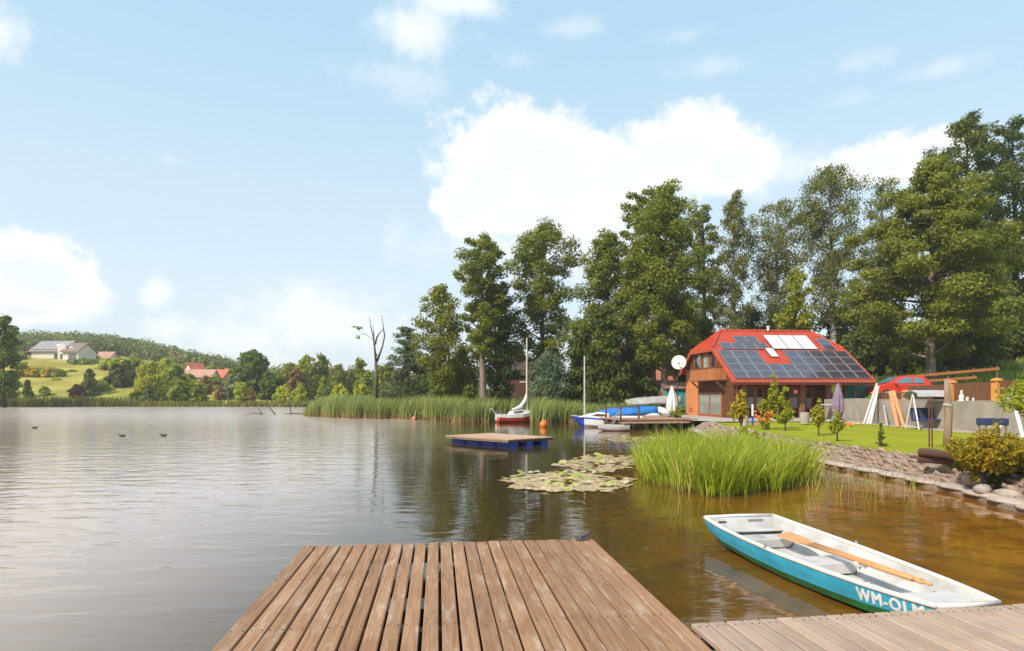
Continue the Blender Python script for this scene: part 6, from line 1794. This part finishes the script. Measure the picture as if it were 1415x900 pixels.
# boulders at the right end of the bank
G_R = 'boulders at the water edge on the right'
for i, (px, py, d, r_, c1, lb) in enumerate(((1352, 664, 13.7, (.22, .16, .17), (.26, .27, .28), 'blue-grey boulder lying on the stone bank under the yellow bush'),
     (1358, 677, 13.1, (.20, .16, .12), (.38, .33, .29), 'pale flat boulder just below the blue-grey one'), (1354, 648, 13.9, (.17, .15, .14), (.42, .25, .17), 'reddish boulder just above the blue-grey one'),
     (1392, 683, 12.7, (.28, .17, .10), (.46, .38, .32), 'long pale boulder at the right edge of the bank'), (1340, 663, 13.8, (.16, .15, .15), (.46, .33, .28), 'pinkish boulder left of the blue-grey one'))):
    p = at(px, py, d); root = thing('boulder', lb, 'rock', p, rg.random()*3, G_R)
    b = MB(); b.ball((0, 0, 0), r_, 12, 8, jit=.22, rg=rg); b.build('rock_body', mat('boulder_%s' % 'abcde'[i], c1, tuple(q*.72 for q in c1), 6, .9, .02), root, smooth=True)

# dark blue box table and white garden figures
p = at(1374, 582, 24.5)
root = thing('covered_bench', 'dark navy covered bench standing before the wall at right', 'bench', (p.x, 24.6, .52), R(-3))
b = MB(); b.box((0, 0, .60), (.86, .55, .26)); b.build('cover', NAVY, root, bevel=.03)
for sx in (-1, 1):
    for sy in (-1, 1):
        b = MB(); b.box((sx*.36, sy*.2, .235), (.06, .06, .47)); b.build('leg', GREYWOOD, root)
b = MB(); b.tube([(-.13, -.30, .40), (-.05, -.30, .45)], .05, 10); b.tube([(.05, -.30, .40), (.12, -.30, .44)], .05, 10); b.build('pot', WHITE, root)
FIG = mat('figure_white', (.74, .66, .62), (.62, .54, .5), 5, .6)
p = at(1328, 553, 29.6); x = float(wall_x(29.6))+.10
root = thing('garden_figure', 'white plaster garden figure on the wall beside the third pillar', 'figure', (x, 29.4, 1.863), 0)
b = MB(); b.lathe([(.10, 0), (.115, .04), (.10, .12), (.12, .20), (.085, .28), (.04, .33), (.06, .37), (.065, .42), (.04, .47), (.01, .49)], 14); b.build('figure_body', FIG, root, smooth=True)
b = MB(); b.lathe([(.14, -.001), (.14, .03), (.12, .035)], 14); b.build('plinth', WHITE, root)
G_W = 'small white pots along the top of the wall'
for px, y, s, lb in ((1337, 28.9, 1.0, 'small white pot right of the garden figure'), (1345, 28.5, .8, 'smallest white pot, alone right of the third pillar'), (1317, 30.3, .9, 'white pot left of the garden figure, near the round post'),
                  (1322, 30.0, .8, 'white pot squeezed beside the garden figure'), (1392, 26.3, 1.3, 'larger white pot right of the tallest pillar'), (1411, 25.0, 1.2, 'white pot at the right edge on the wall')):
    x = at(px, 0, y).x; x = min(max(x, float(wall_x(y))+.02), float(wall_x(y))+.3)
    root = thing('wall_pot', lb, 'pot', (x, y, 1.862), 0, G_W); root.scale = (s, s, s)
    b = MB(); b.lathe([(.05, 0), (.075, .12), (.08, .16), (.088, .165), (.088, .18), (.07, .18), (.06, .10)], 12); b.build('pot_body', FIG, root)
    b = MB(); b.ball((0, 0, .19), (.06, .06, .05), 8, 5, jit=.3, rg=rg); b.build('pot_plant', mat('pot_green', (.12, .18, .05), (.09, .14, .04), 9, .8), root)

# shrubs and young trees on the lawn
def sprig(name, lb, px, pyb, pyt, hw, leaf, n, seed, zb=.5, size=.10, group=None, **k):
    g_ = gp(px, pyb, zb)
    return make_sprigs(name, lb, 'plant', g_.x, g_.y, zb, at(px, pyt, g_.y).z, hw/F*g_.y, leaf, n, size, seed, group, **k)
def lawn_tree(name, lb, px, pyb, pyt, hw, leaf, n, seed, kind='oval', cb=.25, size=.10, group=None, zb=.5, bark=None, **k):
    g_ = gp(px, pyb, zb); 
    n = int(n*.55) if not k.get('shrub') else n
    kw = dict(nl=16, clump=.21, shrub=False, trunk_r=.035, upang=1.6, flat=1.3); kw.update(k)
    return make_tree(name, lb, 'plant', g_.x, g_.y, at(px, pyt, g_.y).z, hw/F*g_.y, kind, leaf, n, size, seed, group, cb, bark or BARK, z0=zb, **kw)
LT = lawn_tree
LF['lime'] = leafmat('leaf_lime', (0.23, 0.26, 0.02), (0.36, 0.37, 0.03), (0.50, 0.46, 0.05))
LF['lemon'] = leafmat('leaf_lemon', (0.30, 0.29, 0.03), (0.46, 0.39, 0.04), (0.60, 0.44, 0.05))
G_Y = 'young trees planted along the lawn'
sprig('young_tree', 'leaning young tree with lime leaves reaching the chalet eave', 1060, 593, 519, 19, 'lime', 1500, 201, size=.17, group=G_Y, nb=10, base=.26, rad=.17, lean=.13, stem_r=.045)
sprig('young_tree', 'lime green young tree with two stems in front of the chalet windows', 1085, 595, 550, 15, 'lime', 1000, 202, size=.15, group=G_Y, nb=9, base=.24, rad=.13)
sprig('young_tree', 'upright golden young tree left of the purple parasol', 1131, 603, 553, 11, 'lemon', 1000, 203, size=.13, group=G_Y, nb=9, base=.26, rad=.11, arch=.1)
sprig('young_tree', 'rounded yellow-green young tree below the purple parasol', 1157, 610, 569, 15, 'lime', 850, 204, size=.12, group=G_Y, nb=9, base=.30, rad=.11)
LT('young_conifer', 'tiny dark green conifer standing alone on the lawn', 1217, 617, 585, 7, 'alder', 700, 205, 'cone', cb=.03, size=.08, group=None)
sprig('garden_plant', 'tall yellow leafed plant in a stone tub at the chalet corner', 1024, 587, 541, 13, 'lemon', 620, 206, zb=1.0, size=.17, nb=8, base=.05, rad=.13)
LT('garden_plant', 'yellow plant at the bottom left corner of the lawn, by the pier', 936, 577, 563, 8, 'lime', 700, 207, 'dome', cb=.02, size=.12, shrub=True, zb=.66)
sprig('flower_clump', 'clump of orange flowers with green leaves before the chalet porch', 1058, 594, 566, 12, 'lime', 420, 208, size=.13, nb=10, base=.02, rad=.10, keep=.1)
LT('bank_shrub', 'low green shrub on top of the stone bank left of the lawn', 1027, 612, 591, 9, 'lime', 1400, 209, 'dome', cb=.02, size=.09, shrub=True)
LT('bank_shrub', 'second low green shrub on the stone bank behind the bright bed', 1043, 613, 597, 8, 'lime', 900, 210, 'dome', cb=.02, size=.09, shrub=True)
LF['bush'] = leafmat('leaf_bush', (0.22, 0.21, 0.02), (0.40, 0.31, 0.026), (0.64, 0.42, 0.036))
sprig('yellow_bush', 'large rounded bush of yellow and bronze leaves at the right edge', 1368, 655, 580, 56, 'bush', 13000, 211, size=.075, nb=75, base=.02, rad=.10, arch=.9, stem_r=.022, keep=.22)
LT('bank_shrub', 'green shrub at the right edge below the yellow bush', 1404, 655, 612, 24, 'lime', 2600, 212, 'dome', cb=.02, size=.08, shrub=True, nl=26)
LT('bank_shrub', 'dark green low plant under the left of the yellow bush', 1340, 650, 628, 20, 'alder', 1600, 213, 'dome', cb=.02, size=.07, shrub=True, nl=20)
LT('bank_shrub', 'small dark green plant growing beside the blue-grey boulder', 1373, 672, 652, 9, 'deep', 900, 214, 'dome', cb=.02, size=.05, shrub=True, zb=.25)
LT('bank_shrub', 'small yellow tuft between the pinkish and blue-grey boulders', 1347, 668, 650, 6, 'lemon', 500, 215, 'dome', cb=.02, size=.05, shrub=True, zb=.3)
p = at(1408, 553, 22)
make_tree('garden_tree', 'lime green branch of a small tree poking in at the right edge', 'tree', 17.55, 22.0, at(0, 530, 22).z, 1.0, 'dome', 'lime', 2600, .14, 216, None, .55, z0=.5, nl=22, trunk_r=.05, clump=.34)
# orange flowers
OR = mat('flower_orange', (.80, .20, .02), (.72, .14, .015), 8, .6)
g_ = gp(1058, 594, .5)
root = thing('orange_lilies', 'orange lily heads over the green clump before the chalet porch', 'flowers', g_)
b = MB(); z0_, z1_ = at(0, 582, g_.y).z-.5, at(0, 568, g_.y).z-.5
for i in range(16): b.ball((rg.uniform(-.42, .42), rg.uniform(-.3, .3), rg.uniform(z0_, z1_)), .065, 6, 4, jit=.4, rg=rg)
b.build('petals', OR, root)
G_FB = 'low beds of orange flowers'
for px, py, w, lb in ((1049, 588.5, 6, 'low orange flower bed at the foot of the blue pole'), (1171, 590, 6, 'low orange flower bed under the purple parasol'), (1184, 588, 6, 'pale orange flower bed nearest the white poles')):
    g2 = gp(px, py, .5); root = thing('flower_bed', lb, 'flowers', g2, 0, G_FB); b = MB()
    for i in range(14): b.ball((rg.uniform(-1, 1)*w/F*g2.y, rg.uniform(-.25, .25), rg.uniform(.02, .16)), .06, 6, 4, jit=.4, rg=rg)
    b.build('petals', OR if px < 1180 else mat('flower_pale', (.75, .42, .22), (.65, .33, .15), 8, .6), root)
    b = MB(); b.ball((0, 0, .02), (w/F*g2.y, .28, .08), 12, 5, jit=.2, rg=rg); b.build('leaves', mat('pot_green', (.12, .18, .05)), root)
STONE = mat('tub_stone', (.42, .36, .32), (.32, .27, .24), 5, .9, .02)
for px, pb_, pt_, w, lb in ((1029, 588, 574, 5.2, 'grey stone tub holding the tall yellow plant'), (1112, 585, 570, 6.5, 'cut tree stump tub in front of the chalet porch')):
    g2 = gp(px, pb_, .57); root = thing('stone_tub', lb, 'planter', g2); rr_ = w/F*g2.y; H = (pb_-pt_)/F*g2.y
    b = MB(); b.lathe([(rr_*.9, 0), (rr_, H*.5), (rr_*.96, H), (rr_*.8, H), (rr_*.75, H*.85)], 16); b.build('tub_body', STONE, root)
    b = MB(); b.lathe([(rr_*.78, H*.84), (.01, H*.88)], 14); b.build('soil', DARKWOOD, root)
g2 = gp(1040, 588, .57)
root = thing('marker_pole', 'short pole, white above and blue below, standing before the porch', 'pole', g2)
H = at(0, 559, g2.y).z-.57
b = MB(); b.tube([(0, 0, 0), (0, 0, H*.45)], .055, 10); b.build('blue_part', SBLUE, root)
b = MB(); b.tube([(0, 0, H*.45+.001), (0, 0, H)], .055, 10); b.build('white_part', WHITE, root)
g2 = at(1146, 585, 42.0)
root = thing('garden_table', 'garden table with a pale top behind the purple parasol', 'table', (g2.x+.1, 42.2, .575))
b = MB(); b.box((0, 0, .95), (1.1, .7, .05)); b.build('table_top', WHITE_MATT, root)
for sx in (-1, 1):
    for sy in (-1, 1): b = MB(); b.box((sx*.48, sy*.28, .46), (.06, .06, .92)); b.build('leg', BROWNWOOD, root)

# ------------------------------------------------------------------ stone bank
m, nt = newmat('bank_stone')
a = nt.n('ShaderNodeAttribute', attribute_name='pv').outputs['Fac']; tc = nt.n('ShaderNodeTexCoord').outputs['Object']
f = nt.noise(tc, 9, 5, .65)
c = nt.mix(nt.ramp(a, 0, .5), (.30, .21, .165), (.37, .30, .25)); c = nt.mix(nt.ramp(a, .5, 1), c, (.44, .28, .20)); c = nt.mix(nt.math('MULTIPLY', nt.ramp(f, .4, .7), .55), c, (.22, .175, .14)); c = nt.mix(nt.math('MULTIPLY', nt.ramp(nt.noise(tc, 1.7, 5, .7), .55, .70), .6), c, (.13, .135, .055))
pbsdf(nt, c, .88, 0, nt.bump(f, .6, .03), .2)
STONES = m
MORT = mat('bank_mortar', (.31, .22, .165), (.22, .155, .12), 5, .95, .05)
LEDGE = mat('bank_ledge', (.47, .37, .31), (.36, .28, .23), 3, .9, .03)
root = thing('stone_bank', 'long low bank wall of mortared field stones along the lawn shore', 'wall', (0, 0, 0))
yy = np.concatenate([np.arange(6, 30, .4), np.arange(30, 40.1, 1.0)])
xx_ = np.interp(yy, LAKE[:12, 1], LAKE[:12, 0])
secs = [(-.12, -.5), (-.10, .10), (.30, .13), (.42, .20), (.80, .49), (1.05, .53), (1.25, .40)]
b = MB(); vs = []
for x, y in zip(xx_, yy):
    for q, z in secs: vs.append((x+q+rg.uniform(-.03, .03), y, z+rg.uniform(-.02, .02)))
n = len(secs)
b.add(vs, [(i*n+j, i*n+j+1, (i+1)*n+j+1, (i+1)*n+j) for i in range(len(yy)-1) for j in range(n-1)])
b.build('mortar_face', MORT, root, recalc=False)
b = MB()
y = 6.0
while y < 38:
    w = rg.uniform(.5, 1.3)*(1 if y < 24 else 1.4); x = float(np.interp(y, LAKE[:12, 1], LAKE[:12, 0]))
    b.var = rg.random()
    b.ball((x+.06+rg.uniform(-.03, .04), y, .105), (.27, w*.56, .065), 14, 6, rot=(0, 0, rg.uniform(-.06, .06)), jit=.12, rg=rg)
    y += w*.95
b.build('ledge_slabs', LEDGE, root, smooth=True)
b = MB(); y = 6.0
while y < 37:
    sc = 1 if y < 26 else 1.5
    x0 = float(np.interp(y, LAKE[:12, 1], LAKE[:12, 0]))
    for u in (0.0, .24, .48, .74, 1.0):
        if rg.random() < .08: continue
        b.var = rg.random(); r_ = rg.uniform(.06, .17)*sc
        q = .34 + u*.52 + rg.uniform(-.05, .05); z = .15 + u*.37 + rg.uniform(-.03, .03)
        b.ball((x0+q, y+rg.uniform(-.1, .1), z), (r_*rg.uniform(.28, .44), r_*rg.uniform(.85, 1.3), r_*rg.uniform(.75, 1.0)), 9, 6, rot=(rg.uniform(-1.5, 1.5), -.72, rg.uniform(-.15, .15)), jit=.30, rg=rg)
    y += rg.uniform(.19, .30)*sc
b.build('field_stones', STONES, root, smooth=True)

# ------------------------------------------------------------------ water lilies
m, nt = newmat('lily_leaf')
a = nt.n('ShaderNodeAttribute', attribute_name='pv').outputs['Fac']
c = nt.mix(nt.ramp(a, .0, .45), (.60, .41, .29), (.52, .38, .20)); c = nt.mix(nt.ramp(a, .40, .60), c, (.34, .33, .08)); c = nt.mix(nt.ramp(a, .92, 1.0), c, (.38, .13, .07))
pbsdf(nt, c, .38, 0, None, .5)
PADM = m
def lilies(lb, cx, cy_, rx, ry, rot, n, seed):
    rs = np.random.RandomState(seed); b = MB()
    for i in range(n):
        a = rs.rand()*6.28; r_ = rs.rand()**.5*(1+.10*math.sin(a*5+seed)+.07*math.sin(a*9))
        X, Y = rx*r_*math.cos(a), ry*r_*math.sin(a); x = cx+X*math.cos(rot)-Y*math.sin(rot); y = cy_+X*math.sin(rot)+Y*math.cos(rot)
        R_ = rs.uniform(.085, .155); t0 = rs.rand()*6.28; tilt = rs.normal()*.012; curl = .0
        up = rs.rand() < .045
        if up: tilt = rs.uniform(.2, .5)
        z = .010 + rs.rand()*.012 + (abs(tilt)*R_ if abs(tilt) > .02 else 0)
        b.var = min(1, max(0, rs.rand()*.62 + (.3 if up else 0)))
        if rs.rand() < .05: b.var = .96
        k = 11; vs = [(x, y, z)]
        for j in range(k):
            q = t0 + .22 + (6.283-.44)*j/(k-1)
            vs.append((x+R_*math.cos(q), y+R_*math.sin(q), z + tilt*R_*math.cos(q-t0*1.7) + rs.normal()*.004))
        b.add(vs, [(0, 1+j, 2+j) for j in range(k-1)])
    o = b.build('water_lilies', PADM, None, recalc=False)
    tag(o, lb, 'water lilies', kind='stuff')
lilies('nearest patch of tan and green water lily pads left of the bright green bed', 1.35, 15.9, 1.50, 1.75, .1, 720, 1)
lilies('long second patch of tan lily pads behind the nearest one', 3.05, 20.6, 1.35, 2.6, -.35, 680, 2)
lilies('far yellowish lily pads between the pier and the bright green bed', 6.6, 31.0, 2.3, 2.2, .3, 520, 3)
PET = mat('lily_petals', (.80, .74, .62), (.72, .66, .5), 9, .6)
src = None
for i, (px, py) in enumerate(((742, 654), (746, 658), (750, 664), (791, 653.5), (806, 654), (821, 655), (813, 669), (733, 655))):
    g2 = gp(px, py, .03)
    if src is None:
        src = thing('water_lily_flower', 'white water lily flower open on the nearest patch of pads', 'flower', g2, 0, 'white flowers on the nearest lily patch')
        b = MB()
        for ring, (kk, tl, rr2) in enumerate(((7, .5, .12), (6, .9, .10), (4, 1.25, .07))):
            for j in range(kk):
                a = 6.283*j/kk+ring*.4; d = Vector((math.cos(a)*math.cos(tl), math.sin(a)*math.cos(tl), math.sin(tl))); s = Vector((-math.sin(a), math.cos(a), 0))
                b.add([(0, 0, 0), d*rr2*.55+s*rr2*.28, d*rr2, d*rr2*.55-s*rr2*.28], [(0, 1, 2, 3)])
        b.build('petals', PET, src, recalc=False)
        b = MB(); b.ball((0, 0, .02), .018, 8, 5); b.build('centre', OR, src)
    else: dup(src, g2, i*1.1)

# ------------------------------------------------------------------ far houses on the hill
CREAM = mat('cream_render', (.66, .60, .55), (.58, .52, .47), .5, .8)
RFG = mat('grey_roof', (.30, .27, .28), (.24, .215, .225), .4, .5)
RFB = mat('brown_roof', (.25, .17, .15), (.20, .13, .115), .4, .55)
RFR = mat('far_red_roof', (.52, .15, .08), (.44, .115, .06), .4, .6)
RFP = mat('far_peach_roof', (.50, .27, .20), (.42, .22, .16), .4, .6)
p = at(65, 500, 205)
root = thing('villa', 'large cream villa with grey and brown roofs high on the left slope', 'house', (p.x, 205, max(p.z, hz(p.x, 204)-.2)), R(-6))
def wing(x0, x1, y0, y1, h, rr3, wm, rm, nm):
    b = MB(); b.box(((x0+x1)/2, (y0+y1)/2, h/2-1), (x1-x0, y1-y0, h+2)); ym = (y0+y1)/2
    for x in (x0+.01, x1-.21): b.prism([(x, y0, h-.01), (x, y1, h-.01), (x, ym, h+rr3-.1)], (.2, 0, 0))
    b.build(nm+'_wall', wm, root)
    b = MB(); b.prism([(x0-.5, y0-.7, h-.5), (x0-.5, ym, h+rr3), (x0-.5, y1+.7, h-.5), (x0-.5, y1+.7, h-.25), (x0-.5, ym, h+rr3+.3), (x0-.5, y0-.7, h-.25)], (x1-x0+1, 0, 0)); return b.build(nm+'_roof', rm, root)
r1 = wing(-5.4, 5.4, 0, 9, 2.9, 3.0, CREAM, RFG, 'main')
b = MB(); b.beam((-6, -.2, 3.02), (6, -.2, 3.02), .1, .5); b.build('eave_band', RFB, root)
r2 = wing(6.6, 11.8, -1.5, 6, 2.6, 2.4, CREAM, RFB, 'side')
b = MB(); b.prism([(4.4, -.9, -1), (7.2, -.9, -1), (7.2, -.9, 4.1), (5.8, -.9, 5.2), (4.4, -.9, 3.9)], (0, 3, 0)); b.build('gable_bay', CREAM, root)
for x, z, w, h, y in ((3.2, .9, 1.5, 1.9, -.03), (5.9, .8, 1.2, 1.6, -.93)):
    b = MB(); b.box((x, y, z), (w, .08, h)); wn = b.build('window', mat('grey_window', (.2, .2, .22), (.15, .15, .17), 2, .3), root)
    b = MB(); b.box((x, y-.05, z), (w-.3, .03, h-.3)); b.build('pane', GLASS, wn)
b = MB(); b.box((9.9, -1.56, .5), (2.6, .1, 2.2)); b.build('garage_door', mat('slate_door', (.12, .14, .19), (.1, .115, .16), 2, .5), root)
for rf_, x, y, z in ((r1, 1.9, 2.2, 4.65), (r2, 8.4, .0, 3.75)):
    b = MB(); b.box((x, y, z), (1.1, 1.0, .1), rot=(R(33), 0, 0)); b.build('skylight', WHITE, rf_)
b = MB(); b.prism([(-10.6, .5, 1.6), (-5.5, .5, 3.0), (-5.5, 6, 3.0), (-10.6, 6, 1.6)], (0, 0, .2)); b.build('carport_roof', mat('carport_brown', (.42, .23, .12), (.34, .18, .09), 1, .6), root)
for x in (-10.2, -8): b = MB(); b.box((x, .8, .4), (.25, .25, 2.8)); b.build('carport_post', BROWNWOOD, root)
b = MB(); b.box((10.8, -3.2, -.9), (5.2, 3, .3)); b.build('patio', CONC2, root)
for nm, lb, px, py, d, w, dp, h, rr4, wm, rm, rz in (('distant_house', 'pink roofed low house peeping out right of the cream villa', 140, 497, 232, 9, 6, 0.9, 1.9, CREAM, RFP, 4),
    ('distant_house', 'tiny house with pale red roof high in the wood', 245, 507, 240, 3.6, 4, 3.2, 2.4, CREAM, RFP, 30),
    ('distant_house', 'house with a pale peach roof and white front among the shore trees', 276, 531, 168, 7.5, 6, 2.0, 1.8, CREAM, RFP, 6),
    ('distant_house', 'house with a bright red roof right of the peach roofed one', 301, 529, 176, 6.0, 5, 1.6, 2.0, mat('peach_wall', (.52, .28, .18), (.44, .23, .15), 1, .8), RFR, -8),
    ('distant_house', 'steep dark red roof above the peach roofed house', 269, 525, 190, 4.2, 5, 2.2, 2.8, CREAM, RFR, 60)):
    p = at(px, py, d)
    simple_house(nm, lb, 'house', (p.x, d, p.z-.2), R(rz), w, dp, h, rr4, wm, rm, .4, [(-w*.2, h*.45, 1.0, 1.0, 'f'), (w*.22, h*.45, 1.0, 1.0, 'f')])
